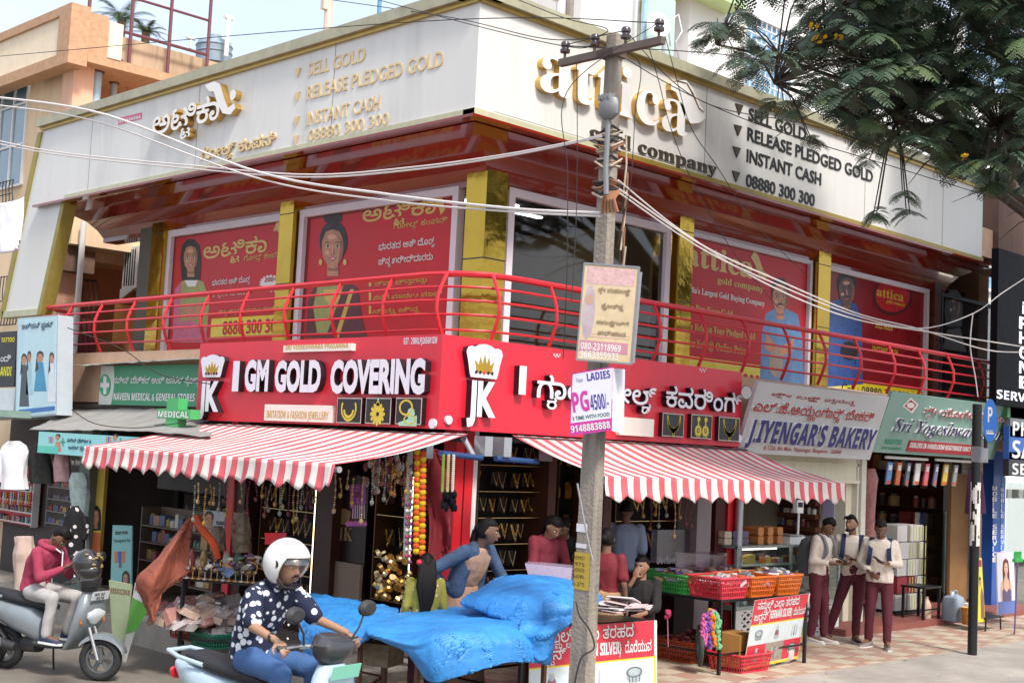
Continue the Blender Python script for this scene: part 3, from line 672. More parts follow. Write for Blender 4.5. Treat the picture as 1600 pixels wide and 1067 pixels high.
for px,r in((151,.085),(178.5,.06)):
 b=MB();p=ony(px,130,YO+.55 if px>160 else YO+.1);b.cyl((p.x,p.y,5.6),(p.x,p.y,zc+.01),r,n=14);b.cyl((p.x,p.y,zc-.03),(p.x,p.y,zc+.005),r*1.5,n=14,mi=1);b.build('column',[mat('pale_blue_paint','a7c0cb',.6,var=.15,dirt=.2),mat('rust','6c4a3a',.8)],ob)
b=MB();bx(FR(YO+1.1),100,137,114,166,0,.03,b);b.build('vent',m_black,ob)
FW=FL(XO+.16)
b=MB();c=MB()
y0,y1=FW.uv(0,0)[0],FW.uv(42,200)[0]
for(xa,xb,ya,yb)in((-30,42,106,292),):
 u1=y1;u0=u1-2.2;va=FW.uv(20,292)[1];vb=FW.uv(20,108)[1];c.fbox(FW,u0,u1,va,vb,.0,.02)
 for k in range(5):b.fbox(FW,u0+k*(u1-u0)/4-.02,u0+k*(u1-u0)/4+.02,va,vb,0,.05)
 for k in range(4):b.fbox(FW,u0,u1,va+k*(vb-va)/3-.02,va+k*(vb-va)/3+.02,0,.048)
w_=b.build('window',m_white,ob);c.build('pane',m_bluegl,w_)
m_grill=mat('grill_grey','4c4a4c',.5,.4)
for(px,py,n,wv,hv)in((8,305,6,.7,.5),(10,470,9,1.0,.9)):
 b=MB();u,v=OL.uv(px,py)
 for k in range(n):
  uu=u-wv/2+wv*k/(n-1);b.tube([OL.xyz(uu+.03*math.sin(t*6.28),v-hv/2+hv*t,.02)for t in[q/8 for q in range(9)]],.012,5)
 for t in(-.5,0,.5):b.tube([OL.xyz(u-wv/2,v+t*hv,.02),OL.xyz(u+wv/2,v+t*hv,.02)],.012,5)
 b.build('window_grill',m_grill,ob)
F3=FR(YO+.2)
b=MB();u0,v0=F3 .uv(60,560);u1,v1=F3 .uv(150,440)
for k in range(11):
 uu=u0+(u1-u0)*k/10;b.tube([F3 .xyz(uu+.04*math.sin(t*9),v0+(v1-v0)*t,.02)for t in[q/10 for q in range(11)]],.012,5)
b.tube([F3 .xyz(u0,v1,.02),F3 .xyz(u1,v1,.02)],.02,5);b.build('window_grill',m_grill,ob)
b=MB();bx(F3,100,500,153,600,-.4,.0,b);b.build('balcony_wall',mat('maroon_band','7e3a3a',.8,var=.2),ob)
F4=FR(YO-.2)
b=MB();bx(F4,100,338,245,382,-1.2,.25,b);b.build('sunshade',m_cream,ob)
b=MB();bx(F4,76,395,145,420,-.5,.1,b);b.build('cable_tray',mat('dusty_brown','6d5748',.9,var=.4),ob)
b=MB();bx(F4,175,480,222,535,0,.02,b);b.build('door_panel',mat('pale_wood','d9a263',.6,var=.2),ob)
ac=thing('air_conditioner','white window air conditioner sticking out of the orange wall behind the balcony','air conditioner',F4 .xyz(F4 .uv(195,440)[0],F4 .uv(195,455)[1],0))
b=MB();u0,v0=F4 .uv(190,452);u1,v1=F4 .uv(226,392);b.fbox(F4,u0,u1,v0,v1,0,.5);b.build('casing',m_white,ac)
b=MB();b.fbox(F4,u0+.06,u1-.04,v0+.06,v1-.06,.5,.505,0)
for k in range(14):b.fbox(F4,u0+.06+(u1-u0-.1)*k/13,u0+.07+(u1-u0-.1)*k/13,v0+.06,v1-.06,.505,.512,1)
b.build('grille',[mat('ac_fins','6f6f70',.6),mat('ac_slats','a5a5a5',.5)],ac)
b=MB()
for k in range(5):b.fbox(F4,u0-.004,u0,v0+.05,v1-.05,.06+.08*k,.1+.08*k)
b.build('side_vent',m_dark,ac)
b=MB();b.prism(Frame(F4 .xyz(u0,v0,0),(0,-1,0),(0,0,1)),[(0,0),(.5,0),(0,-.2)],0,.03);b.build('bracket',m_white,ac)
p=ony(127,400,YO-.6);b=MB();b.cyl((p.x,p.y,.1),(p.x,p.y,5.9),.05,n=10);tag(b.build('drain_pipe',m_white),'white vertical drain pipe behind the left end of the red railing','pipe')
b=MB();b.grid(sheet([[pd(0,318,20.6),pd(20,315,20.5),pd(38,308,20.4)],[pd(0,360,20.6),pd(20,356,20.45),pd(36,350,20.4)],[pd(0,396,20.5),pd(14,394,20.4),pd(27,390,20.4)]],14,14,.02,3));tag(b.build('hanging_sheet',mat('white_cloth','e4e4ea',.8,var=.05),solid=.006),'white cloth hung over a balcony of the orange building at the left edge','cloth')
fr0=FR(YO+.7);m_mar=mat('maroon_pipe','6a3a41',.5,var=.15)
b=MB();zt=OR.uv(200,-60)[1]+.8
for px in(136,204,265,326):p=fr0 .uv(px,60)[0];b.cyl(fr0 .xyz(p,zc,0),fr0 .xyz(p,zt,0),.035,n=6)
ua,ub=fr0 .uv(136,60)[0],fr0 .uv(326,60)[0]
for py in(-4,):v=fr0 .uv(204,py)[1];b.cyl(fr0 .xyz(ua,v,0),fr0 .xyz(ub,v,0),.025,n=6)
v=fr0 .uv(265,70)[1]-.0;b.cyl(fr0 .xyz(ua,v,0),fr0 .xyz(ub,v,0),.03,n=6);b.cyl(fr0 .xyz(ua,v,0),fr0 .xyz(ua+1.3,zc+.1,-.1),.025,n=6)
tag(b.build('pipe_frame',m_mar),'tall maroon pipe frame standing on the stained terrace parapet','pipe frame')
m_palm=mat('palm_leaf',(.07,.13,.04),.6,var=.3)
for i,(px,py,D,s)in enumerate(((190,34,27,.95),(228,52,28,.6))):
 c=pd(px,py,D);pt=thing('palm_tree',('larger' if i==0 else 'smaller')+' palm top showing above the stained terrace parapet','palm tree',c-Vector((0,0,6)),group='palms behind the terrace')
 b=MB();b.cyl(c-Vector((0,0,6)),c,.12,.09,n=8);b.build('trunk',mat('palm_trunk','6b5a48',.9),pt)
 b=MB()
 for k in range(16):
  a=k*2.4;el=.35+.8*((k*7)%16)/16;L_=s*(1.0+.2*random.random());pts=[]
  for t in range(9):q=t/8;pts.append(c+Vector((math.cos(a)*math.cos(el)*L_*q,math.sin(a)*math.cos(el)*L_*q,math.sin(el)*L_*q-.55*L_*q*q)))
  for j in range(1,9):
   dr=(pts[j]-pts[j-1]).normalized();sd=dr.cross(Vector((0,0,1))).normalized()
   for q in(-1,1):
    for h in(0,.5):
     p0=pts[j-1].lerp(pts[j],h);tp=p0+(sd*q*.7+dr*.9-Vector((0,0,.25))).normalized()*.3*s*(1.1-j/10);b.add([p0,p0+dr*.03,tp],[(0,1,2)])
 b.build('crown',m_palm,pt)
tk=thing('water_tank','grey ribbed water tank on a terrace behind the white fascia','water tank',pd(334,84,27))
b=MB();c=pd(334,86,27);b.lathe(c,[(.36,-.2),(.36,.0),(.38,.02),(.36,.04),(.36,.14),(.38,.16),(.36,.18),(.33,.26),(.14,.33),(.13,.4),(.0,.4)],20);b.build('tank_body',mat('tank_grey','8497a5',.5,var=.1),tk)
for nm,lb,px,yb,yt,D,r,cc in(('vent_pipe','short white vent pipe with a T top beside the water tank',297,76,60,27,.03,'d9d9d9'),('vent_pipe','tall white vent pipe with a T top right of the water tank',353,88,26,26.5,.045,'e6e6e6'),('roof_post','cream concrete post standing on the roof above the word SELL',508,110,-12,17,.055,'d6c3b2'),('roof_pipe','thin blue pipe rising from the roof behind the left fascia',587,110,-10,17.5,.028,'5c93b4')):
 b=MB();p0,p1=pd(px,yb,D),pd(px,yt,D);p1=Vector((p0 .x,p0 .y,p1 .z));b.cyl(p0,p1,r,n=8)
 if nm=='vent_pipe':b.cyl(p1-Vector((.1,0,0)),p1+Vector((.1,0,0)),r,n=8)
 if nm=='roof_post':b.box(p1-Vector((.06,0,.16)),(.1,.07,.12))
 tag(b.build(nm,mat('pipe_'+cc,cc,.6,var=.1)),lb,'pipe')
m_wb=mat('white_building_wall','dfe0de',.8,var=.06,dirt=.06,streak=True)
YW=16.2;RW=FR(YW);uw=RW.uv(1076,60)[0]
wb=thing('white_building','tall white building with pale green cornice and barred windows behind the right fascia','building',(uw,YW,0))
b=MB();b.fbox(RW,uw,42,0,14,-8,0);b.build('wall',m_wb,wb)
vc=RW.uv(1100,8)[1]
b=MB();b.fbox(RW,uw-.55,uw+1.2,vc,vc+.35,-6,.5);b.build('cornice',mat('pale_green_paint','b6d49c',.7,var=.08),wb)
b=MB();Fz=FL(uw-.02);b.fbox(RW,uw-.45,uw-.02,RW.uv(1065,105)[1],vc,-.9,-.5)
for k in range(8):b.fbox(RW,uw-.45,uw-.02,RW.uv(1065,105)[1]+k*.17,RW.uv(1065,105)[1]+k*.17+.03,-.5,-.46,1)
b.build('side_grille',[m_dark,mat('grey_bar','88898c',.5)],wb)
def barred(px0,py0,px1,py1,nx,ny):
 u0,v0=RW.uv(px0,py1);u1=RW.uv(px1,py1)[0];v1=RW.uv(px0,py0)[1]
 b=MB();b.fbox(RW,u0,u1,v0,v1,0,.02);c=MB()
 for q in((u0-.08,u0,v0-.08,v1+.08),(u1,u1+.08,v0-.08,v1+.08),(u0,u1,v1,v1+.08),(u0,u1,v0-.08,v0)):c.fbox(RW,*q,0,.12)
 for k in range(1,nx):uu=u0+(u1-u0)*k/nx;c.fbox(RW,uu-.012,uu+.012,v0,v1,.08,.1)
 for k in range(1,ny):vv=v0+(v1-v0)*k/ny;c.fbox(RW,u0,u1,vv-.012,vv+.012,.1,.115)
 o=c.build('window',m_white,wb);b.build('pane',mat('sky_glass','86b3d6',.1,var=.2,coat=.5),o)
barred(1157,22,1228,135,9,9);barred(1325,-10,1350,70,4,8);barred(1500,-20,1600,120,10,10);barred(1420,250,1600,420,12,8)
b=MB();bx(FR(13.2),905,-6,1000,80,-2.5,0,b);tag(b.build('roof_room',m_wb),'low white stair room on the roof behind the crossarm','roof room')
ms=thing('roof_tank_screen','pale green glass screen with a blue pipe on the roof left of the white building','screen',FR(13.0).xyz(*FR(13).uv(1030,100)))
b=MB();bx(FR(13.0),1006,2,1056,110,-.1,0,b);b.build('panel',mat('mint_glass','b4c9c2',.2,var=.08),ms)
b=MB();p=ony(1004.5,100,12.9);b.cyl((p.x,p.y,6.6),(p.x,p.y,10.5),.035,n=8);b.build('pipe',mat('sky_pipe','9cc4de',.5),ms)
dsh=thing('satellite_dish','white satellite dish fixed beside the pale green screen','satellite dish',ony(1030,42,12.7))
b=MB();c=ony(1028,40,12.7);T=Vector((-.5,-.8,.35)).normalized().to_track_quat('Z','Y').to_matrix();b.loft([[c+T@Vector((r*math.cos(k*.3927)*.8,r*math.sin(k*.3927),h))for k in range(16)]for r,h in((.01,-.06),(.1,-.045),(.19,-.01),(.24,.03))]);b.build('bowl',m_white,dsh)
b=MB();b.tube([c+Vector((.2,-.1,-.3)),c+Vector((.12,-.1,.05)),c+Vector((.3,-.15,.22)),c+Vector((.34,-.2,-.05)),c+Vector((.2,-.2,-.25)),c+Vector((.3,-.2,-.5))],.014,5);b.cyl(c+Vector((.16,0,-.7)),c+Vector((.16,0,.02)),.03,n=8);b.build('mount',m_alu,dsh)
for px,D,lb in((874,16,'white roof pole left of the crossarm insulators'),(889,16.3,'grey roof pole next to the white one above the letter t'),):
 b=MB();p0=pd(px,40,D);b.cyl((p0 .x,p0 .y,6.5),(p0 .x,p0 .y,p0 .z+.6),.05,n=8)
 if px==874:b.tube([p0+Vector((-.3,.1,.36)),p0+Vector((-.1,0,.3)),p0+Vector((.1,0,.38))],.03,6)
 tag(b.build('roof_pole',m_white if px==874 else m_conc),lb,'pole')
b=MB();bx(FR(10.3),1559,318,1700,425,-.4,0,b);tag(b.build('brown_wall',mat('brown_concrete','6a5248',.9,var=.3,dirt=.4,streak=True)),'weathered brown concrete wall end right of the white fascia','wall')
random.seed(11)
tr=thing('gulmohar_tree','feathery leaved tree with yellow flowers hanging over the right end of the white fascia','tree',(20.2,6.9,0))
m_bark=mat('bark','4b4038',.9,var=.3,bump=.6,bscale=30)
tb=MB();T0=Vector((20.2,6.9,0))
def limb(p0,p1,r0,r1,sag=.0,n=8,w_=.15):
 pts=[];
 for k in range(n+1):
  t=k/n;pts.append(p0 .lerp(p1,t)+Vector((0,0,sag*math.sin(math.pi*t)))+Vector((noise.noise(p0*3+Vector((t*3,0,0))),noise.noise(p1*3+Vector((0,t*3,0))),noise.noise(p0+Vector((0,0,t*4)))))*w_*math.sin(math.pi*t))
 tb.tube(pts,[r0+(r1-r0)*k/n for k in range(n+1)],7);return pts
tk_=limb(T0,Vector((19.9,7.1,4.6)),.24,.17)
LIMBS=[limb(tk_[-1],pd(1290,60,14.6),.12,.03,.5),limb(tk_[-1],pd(1210,130,14.2),.09,.02,.5),limb(tk_[-1],pd(1400,190,14.6),.08,.02,.3),limb(tk_[-1],pd(1450,-60,14.2),.11,.03,.4),limb(tk_[-1],pd(1560,200,14.6),.08,.025,.3),limb(tk_[-1],pd(1760,-40,15),.11,.03,.5),limb(tk_[-1],pd(1230,-40,15),.09,.02,.8),limb(tk_[-1],pd(1120,70,14.4),.05,.012,.9),limb(tk_[-1],Vector((19.5,4.5,8)),.1,.03,.4)]
LP=[p for l in LIMBS for p in l[2:]]
def lower(x):
 P=[(1095,70),(1120,112),(1160,170),(1200,185),(1225,245),(1262,232),(1290,205),(1330,215),(1360,250),(1400,262),(1440,262),(1480,285),(1530,318),(1620,330),(2000,330)]
 for(a,y),(c,z)in zip(P,P[1:]):
  if a<=x<=c:return y+(z-y)*(x-a)/(c-a)
 return 60
def frond(b,p,dr,L,mi):
 up=Vector((0,0,1));dr=dr.normalized();sd=dr.cross(up)
 sd=sd.normalized()if sd.length>1e-3 else Vector((1,0,0));n=8;pts=[];q=p.copy();d=dr.copy()
 for k in range(n+1):
  pts.append(q.copy());q=q+d*(L/n);d=(d+Vector((0,0,-.17))).normalized()
 for k in range(1,n+1):
  t=k/n;pl=L*.42*math.sin(math.pi*(.2+.72*t))**.8;ax=(pts[k]-pts[k-1]).normalized();nn=sd.cross(ax)
  for s in(-1,1):
   pd_=(sd*s*.85+ax*.55+Vector((0,0,-.12-.25*random.random()))).normalized();a=pts[k];m=5;wv=pl*.17
   pr=pd_.cross(nn).normalized()
   for j in range(m):
    c0=a+pd_*(pl*(j+.1)/m)+Vector((0,0,-.10*pl*(j/m)**2));c1=a+pd_*(pl*(j+.8)/m)+Vector((0,0,-.10*pl*((j+1)/m)**2));ww=wv*(1.0-.55*(j/m))
    e=pd_*ww*.5;o=len(b.v)
    b.v+=[c0,c1,c1+pr*ww+e,c0+pr*ww*.9+e,c1-pr*ww+e,c0-pr*ww*.9+e];b.f+=[[o,o+1,o+2,o+3],[o+1,o,o+5,o+4]];b.m+=[mi,mi];b.sm+=[False,False]
cb=MB();fb=MB();pb=MB()
clusters=[]
while len(clusters)<520:
 x=random.uniform(1095,1660)if random.random()<.93 else random.uniform(1660,1950);y=random.uniform(-120,330)
 if y>lower(x)-(62 if x<1290 else 34):continue
 if x<1260 and random.random()<.5:continue
 if x<1380 and random.random()<.3:continue
 if 1190<x<1290 and 20<y<110 and random.random()<.45:continue
 if x<1200 and y<40 and random.random()<.8:continue
 D=random.uniform(13.0,17.0)if y<lower(x)-60 else random.uniform(13.4,15.2)
 clusters.append((x,y,D))
clusters+=[(1100,62,14.2),(1128,78,14.3),(1110,52,14.3),(1172,60,14.3),(1150,85,14.3),(1224,158,14),(1240,172,14),(1262,212,13.9),(1268,218,14),(1320,190,14),(1362,240,14),(1358,250,14),(1392,222,13.8),(1410,298,14.1),(1414,306,14.1),(1372,328,14.1),(1365,334,14.1),(1416,330,14.1),(1422,336,14.1),(1370,332,14.2)]
for i in range(60):clusters.append((random.uniform(1250,1700),random.uniform(-330,-110),random.uniform(12,15.5)))  # foliage above the view, added for the shade it throws
SHADE=[Vector((random.uniform(17.4,22),random.uniform(6.2,8.4),random.uniform(8.9,11.2)))for i in range(110)]  # extra unseen clumps put in higher up to shade the right end of the fascia
for i,(x,y,D)in enumerate(clusters+[(0,0,15)]*110):
 p=pd(x,y,D)if i<len(clusters)else SHADE[i-len(clusters)];q=min(LP,key=lambda l:(l-p).length)
 mid=q.lerp(p,.5)+Vector((0,0,.12+.1*random.random()));tb.tube([q,mid,p],[.014,.009,.006],4)
 dr0=(p-q);dr0 .z*=.3;dr0=dr0 .normalized()if dr0 .length>1e-3 else Vector((-1,0,0))
 k=6 if D<15.5 else 5;mi=random.choice((0,0,0,1,1,2));small=i>=520 and i<540
 for j in range(k if not small else 4):
  a=random.uniform(-2.2,2.2);d=Vector((dr0 .x*math.cos(a)-dr0 .y*math.sin(a),dr0 .x*math.sin(a)+dr0 .y*math.cos(a),random.uniform(-.35,.45)))
  frond(cb,p,d,random.uniform(.25,.40)+(.3 if i>=len(clusters)else 0)if not small else random.uniform(.16,.24),mi if random.random()<.8 else random.choice((0,1,2)))
for px,py in((1272,42),(1284,58),(1276,64),(1310,60),(1508,248),(1523,260)):
 c=pd(px,py,13.4)
 for k in range(9):d=Vector((random.uniform(-1,1),random.uniform(-1,1),random.uniform(-.4,1))).normalized()*.045;s_=d.cross(Vector((.3,.5,.8))).normalized()*.022;fb.add([c+d*.3,c+d+s_,c+d*1.3,c+d-s_],[(0,1,2,3)])
for k in range(120):
 x,y,D=random.choice(clusters[:520]);p=pd(x+random.uniform(-30,30),y+random.uniform(-20,25),D-.3)
 if y>lower(x)-20:continue
 d=Vector((random.uniform(-.6,.6),random.uniform(-.6,.6),random.uniform(-1,-.1))).normalized();s_=d.orthogonal().normalized()*.013
 L_=random.uniform(.05,.085);pb.add([p,p+d*L_*.5+s_,p+d*L_,p+d*L_*.5-s_],[(0,1,2,3)],k%2)
for k in range(90):
 q=random.choice(LP);d=Vector((random.uniform(-1,.4),random.uniform(-1,.5),random.uniform(-.6,.6))).normalized()*random.uniform(.5,1.1);tb.tube([q,q+d*.5+Vector((0,0,.06)),q+d],[.013,.008,.003],4)
tb.build('trunk',m_bark,tr)
def leafmat(n,c):
 m=mat(n,c,.55,var=.35,scale=2.5);b_=m.node_tree.nodes['Principled BSDF'];b_.inputs['Subsurface Weight'].default_value=0;return m
cb.build('crown',[leafmat('leaf_dark',(.042,.075,.045)),leafmat('leaf_mid',(.065,.108,.058)),leafmat('leaf_light',(.10,.15,.065))],tr)
fb.build('flowers',mat('flower_yellow',(.75,.45,.02),.6),tr);pb.build('pods',[mat('pod_brown','7c4a32',.7,var=.3),mat('pod_grey','6b5650',.7,var=.3)],tr)
K_ATT='ಅಟ್ಟಿಕಾ';K_GC='ಗೋಲ್ಡ್ ಕಂಪನಿ'
m_pred=mat('poster_red','c01f28',.38,var=.15,scale=1.5,coat=.06,spec=.3);m_pdred=mat('poster_dark_red','84141c',.3,var=.2,scale=1.5,coat=.1,spec=.3)
m_pyel=mat('poster_yellow','c9a53a',.3,var=.1,coat=.3);m_pwht=mat('poster_white','dcd4d0',.3,var=.05,coat=.3);m_pybar=mat('poster_yellow_bar','dccb2e',.3,var=.06,coat=.3)
m_skin1=mat('print_skin','b98262',.4,var=.3,scale=5);m_hair=mat('print_hair','1c1514',.4,var=.1);m_lip=mat('print_lip','a8383c',.4);m_saree=mat('print_saree','5a2326',.4,var=.45,scale=9);m_green=mat('print_green','9aa05a',.4,var=.3,scale=12)
m_pink=mat('print_pink','c46a86',.4,var=.3,scale=9);m_bshirt=mat('print_blue_shirt','5f86b4',.4,var=.35,scale=7);m_eyew=mat('print_eye','e5ddd4',.4,var=0)
FIGM=[m_skin1,m_hair,m_lip,m_eyew,m_hair]
def ov(F,cx,cy,rx,ry,n=20,a0=0,a1=360):return[F.uv(cx+rx*math.cos(R_(a0+(a1-a0)*k/(n-1 if a1-a0<360 else n))),cy-ry*math.sin(R_(a0+(a1-a0)*k/(n-1 if a1-a0<360 else n))))for k in range(n)]
def px(F,P):return[F.uv(*p)for p in P]
def face(b,F,cx,cy,rx,ry,d,ms=0,mustache=False,hair='long',tilt=0.0):
 """printed face; materials offset ms: skin hair lip eye"""
 S,H,Lp,E=ms,ms+1,ms+2,ms+3
 if hair=='long':b.poly(F,px(F,[(cx-rx*1.25,cy+ry*1.7),(cx-rx*1.45,cy),(cx-rx*1.2,cy-ry*1.0),(cx-rx*.5,cy-ry*1.5),(cx+rx*.4,cy-ry*1.5),(cx+rx*1.15,cy-ry*1.0),(cx+rx*1.4,cy),(cx+rx*1.25,cy+ry*1.7)]),d,H)
 elif hair=='tied':b.poly(F,ov(F,cx+rx*.05,cy-ry*.35,rx*1.22,ry*1.08),d,H)
 else:b.poly(F,px(F,[(cx-rx*1.05,cy-ry*.1),(cx-rx*1.12,cy-ry*.8),(cx-rx*.6,cy-ry*1.35),(cx+rx*.5,cy-ry*1.35),(cx+rx*1.12,cy-ry*.8),(cx+rx*1.05,cy-ry*.1)]),d,H)
 b.poly(F,px(F,[(cx-rx*.45,cy+ry*.5),(cx+rx*.45,cy+ry*.5),(cx+rx*.5,cy+ry*1.45),(cx-rx*.5,cy+ry*1.45)]),d+.0012,S)
 b.poly(F,px(F,[(cx+rx*x,cy+ry*y)for x,y in((-.92,-.35),(-.95,.1),(-.8,.55),(-.4,.92),(0,1.02),(.4,.92),(.8,.55),(.95,.1),(.92,-.35),(.6,-.85),(0,-.98),(-.6,-.85))]),d+.0024,S)
 b.poly(F,px(F,[(cx+rx*x,cy+ry*y)for x,y in((.35,-.8),(.92,-.35),(.95,.1),(.8,.55),(.4,.92),(.5,.55),(.66,.1),(.6,-.4))]),d+.003,99);b.poly(F,px(F,[(cx-rx*.42,cy+ry*.98),(cx,cy+ry*1.08),(cx+rx*.42,cy+ry*.98),(cx+rx*.45,cy+ry*1.2),(cx-rx*.40,cy+ry*1.18)]),d+.0018,99)
 b.poly(F,px(F,[(cx+rx*.04,cy-ry*.1),(cx+rx*.2,cy+ry*.3),(cx+rx*.08,cy+ry*.34),(cx+rx*.02,cy+ry*.1)]),d+.0034,99);b.poly(F,ov(F,cx-rx*.5,cy+ry*.22,rx*.2,ry*.12,10),d+.003,97);b.poly(F,ov(F,cx-rx*.05,cy-ry*.58,rx*.4,ry*.14,10),d+.003,97);b.poly(F,px(F,[(cx-rx*.03,cy-ry*.15),(cx+rx*.04,cy-ry*.15),(cx+rx*.05,cy+ry*.26),(cx-rx*.05,cy+ry*.26)]),d+.0036,97)
 if hair!='short':b.poly(F,px(F,[(cx-rx*.9,cy-ry*.7),(cx-rx*.3,cy-ry*1.25),(cx+rx*.1,cy-ry*1.3),(cx-rx*.25,cy-ry*1.12)]),d+.001,98)
 for q in(-1,1):
  b.poly(F,px(F,[(cx+q*rx*.2,cy-ry*.1),(cx+q*rx*.42,cy-ry*.185),(cx+q*rx*.66,cy-ry*.1),(cx+q*rx*.42,cy-ry*.14)]),d+.0052,H)
  b.poly(F,ov(F,cx+q*rx*.42,cy-ry*.08,rx*.19,ry*.06,10),d+.0036,E);b.poly(F,ov(F,cx+q*rx*.42,cy-ry*.08,rx*.10,ry*.062,8),d+.0048,H)
  b.poly(F,px(F,[(cx+q*rx*.15,cy-ry*.26),(cx+q*rx*.45,cy-ry*.36),(cx+q*rx*.75,cy-ry*.26),(cx+q*rx*.45,cy-ry*.29)]),d+.0036,H)
 b.poly(F,px(F,[(cx-rx*.18,cy+ry*.3),(cx,cy+ry*.36),(cx+rx*.18,cy+ry*.3),(cx,cy+ry*.33)]),d+.0036,H)
 b.poly(F,px(F,[(cx-rx*.4,cy+ry*.5),(cx-rx*.12,cy+ry*.47),(cx+rx*.12,cy+ry*.47),(cx+rx*.4,cy+ry*.5),(cx,cy+ry*.68)]),d+.0036,Lp);b.poly(F,px(F,[(cx-rx*.26,cy+ry*.52),(cx+rx*.26,cy+ry*.52),(cx,cy+ry*.59)]),d+.0048,E)
 if mustache:b.poly(F,px(F,[(cx-rx*.5,cy+ry*.46),(cx-rx*.2,cy+ry*.36),(cx+rx*.2,cy+ry*.36),(cx+rx*.5,cy+ry*.46),(cx,cy+ry*.45)]),d+.006,H)
def poster(name,label,F,rect,m,parent=None,d=.004,cat='poster'):
 u0,u1,v0,v1=rect;o=thing(name,label,cat,F.xyz((u0+u1)/2,v0,.01))
 b=MB();b.fbox(F,u0+.003,u1-.003,v0+.003,v1-.003,.002,d);b.build('sheet',m,o);return o
def star(F,cx,cy,rx,ry,n):return[F.uv(cx+(rx if k%2 else rx*.8)*math.cos(math.pi*k/n),cy+(ry if k%2 else ry*.8)*math.sin(math.pi*k/n))for k in range(2*n)]
def ktext(F,specs,m,parent,d=.008,bold=.01,name='lettering'):
 b=MB()
 for sp in specs:fit(b,sp[0],F,sp[1],sp[2],sp[3],0,d,None,None,sp[4]if len(sp)>4 else bold,res=3 if sp[3]>15 else 2)
 return b.build(name,m,parent)
rA=(WA[0]+.06,WA[1]-.02,WA[2],WA[3]-.02)
pA=poster('window_poster','red window poster of a smiling woman in a pale dress beside a yellow number bar',fl,rA,m_pred)
b=MB();D_=.006
b.poly(fl,px(fl,[(276,535),(272,470),(284,440),(300,434),(318,440),(328,470),(322,535)]),D_,4);b.poly(fl,px(fl,[(268,535),(275,505),(296,500),(322,510),(325,535)]),D_+.0012,5);b.poly(fl,px(fl,[(274,452),(284,440),(283,500),(270,520)]),D_+.0013,5)
b.poly(fl,px(fl,[(288,436),(311,436),(306,448),(294,448)]),D_+.0025,6);b.poly(fl,px(fl,[(286,478),(318,474),(312,500),(292,502)]),D_+.003,0)
face(b,fl,299,404,11.5,20,D_+.003);b.build('printed_woman',FIGM[:4]+[m_green,m_pink,m_pwht],pA)
b=MB();u0,v0=fl.uv(330,527);b.poly(fl,[(rA[1]-.9*(rA[1]-rA[0])*.66,v0),(rA[1]-.01,v0),(rA[1]-.01,v0+.27),(rA[1]-.9*(rA[1]-rA[0])*.66,v0+.27)],D_);b.build('number_bar',m_pybar,pA)
ktext(fl,[(sansb('8880 300 300'),(348,523),(440,520),21)],mat('poster_red_letters','c02028',.4),pA,.011)
ktext(fl,[(K_ATT,(318,405),(418,388),26,.03),(K_GC,(382,408),(444,398),9),('ನಿಮ್ಮ ಚಿನ್ನವನ್ನು ಮಾರಾಟ ಮಾಡಿ',(341,492),(430,482),8)],m_pyel,pA)
ktext(fl,[('ಭಾರತದ ಅತಿ ದೊಡ್ಡ',(332,446),(392,438),9),('ಚಿನ್ನ ಖರೀದಿದಾರರು',(332,464),(392,456),8)],m_pwht,pA)
b=MB();b.poly(fl,star(fl,424,443,19,14,18),.007);b.build('burst',m_pwht,pA);ktext(fl,[(sansb('200+'),(414,441),(433,439),7)],m_lip,pA,.012)
b=MB();b.prism(fl,px(fl,[(428,362),(434,345),(440,340),(441,352),(445,366),(440,372),(434,360)]),.006,.012);b.build('swoosh',m_pyel,pA)
rB=(WB[0]+.08,WB[1]-.02,WB[2],WB[3]-.03)
pB=poster('window_poster','large red window poster of a smiling woman in a dark maroon and gold saree',fl,rB,m_pred)
b=MB()
b.poly(fl,px(fl,[(478,528),(482,470),(494,442),(512,436),(540,438),(560,450),(567,500),(575,528)]),D_,4);b.poly(fl,px(fl,[(498,442),(540,438),(530,470),(512,520),(496,520),(490,480)]),D_+.0012,5)
b.poly(fl,px(fl,[(540,438),(560,450),(567,500),(575,528),(520,528),(532,470)]),D_+.002,4);b.poly(fl,px(fl,[(548,452),(554,452),(530,528),(523,528)]),D_+.003,6);b.poly(fl,ov(fl,520,452,14,26,14,180,360),D_+.003,6)
for q in(-1,1):b.poly(fl,ov(fl,521+q*19,410,3,5,8),D_+.007,6)
b.poly(fl,ov(fl,521,340,15,12,12),D_+.0012,1);face(b,fl,521,388,18,30,D_+.003,hair='tied');b.build('printed_woman',FIGM[:4]+[m_saree,m_green,m_pyel],pB)
ktext(fl,[(K_ATT,(567,348),(682,332),26,.03),(K_GC,(616,358),(700,345),9),('ನಿಮ್ಮ ಚಿನ್ನವನ್ನು',(586,447),(668,442),7),('ಬೆಲೆಗೆ ಮಾರಾಟ ಮಾಡಿ',(584,469),(692,462),7),('ನಿಮ್ಮ ಚಿನ್ನ',(583,490),(656,484),7)],m_pyel,pB)
ktext(fl,[('ಭಾರತದ ಅತಿ ದೊಡ್ಡ',(592,391),(680,385),11,.02),('ಚಿನ್ನ ಖರೀದಿದಾರರು',(592,414),(677,407),11,.02)],m_pwht,pB)
b=MB()
for y in(447,469,490):b.poly(fl,px(fl,[(577,y+1),(581,y),(581,y-12),(577,y-12)]),.008)
b.prism(fl,px(fl,[(680,325),(684,303),(690,296),(692,310),(697,328),(690,336),(686,322)]),.006,.012);b.build('swoosh',m_pyel,pB)
rC=(WC[0]+.0,WC[1]-.02,WC[2],WC[3]-.01)
pC=poster('window_poster','bright red window poster with yellow serif lettering and a man in a pale blue shirt',fr,rC,m_pred)
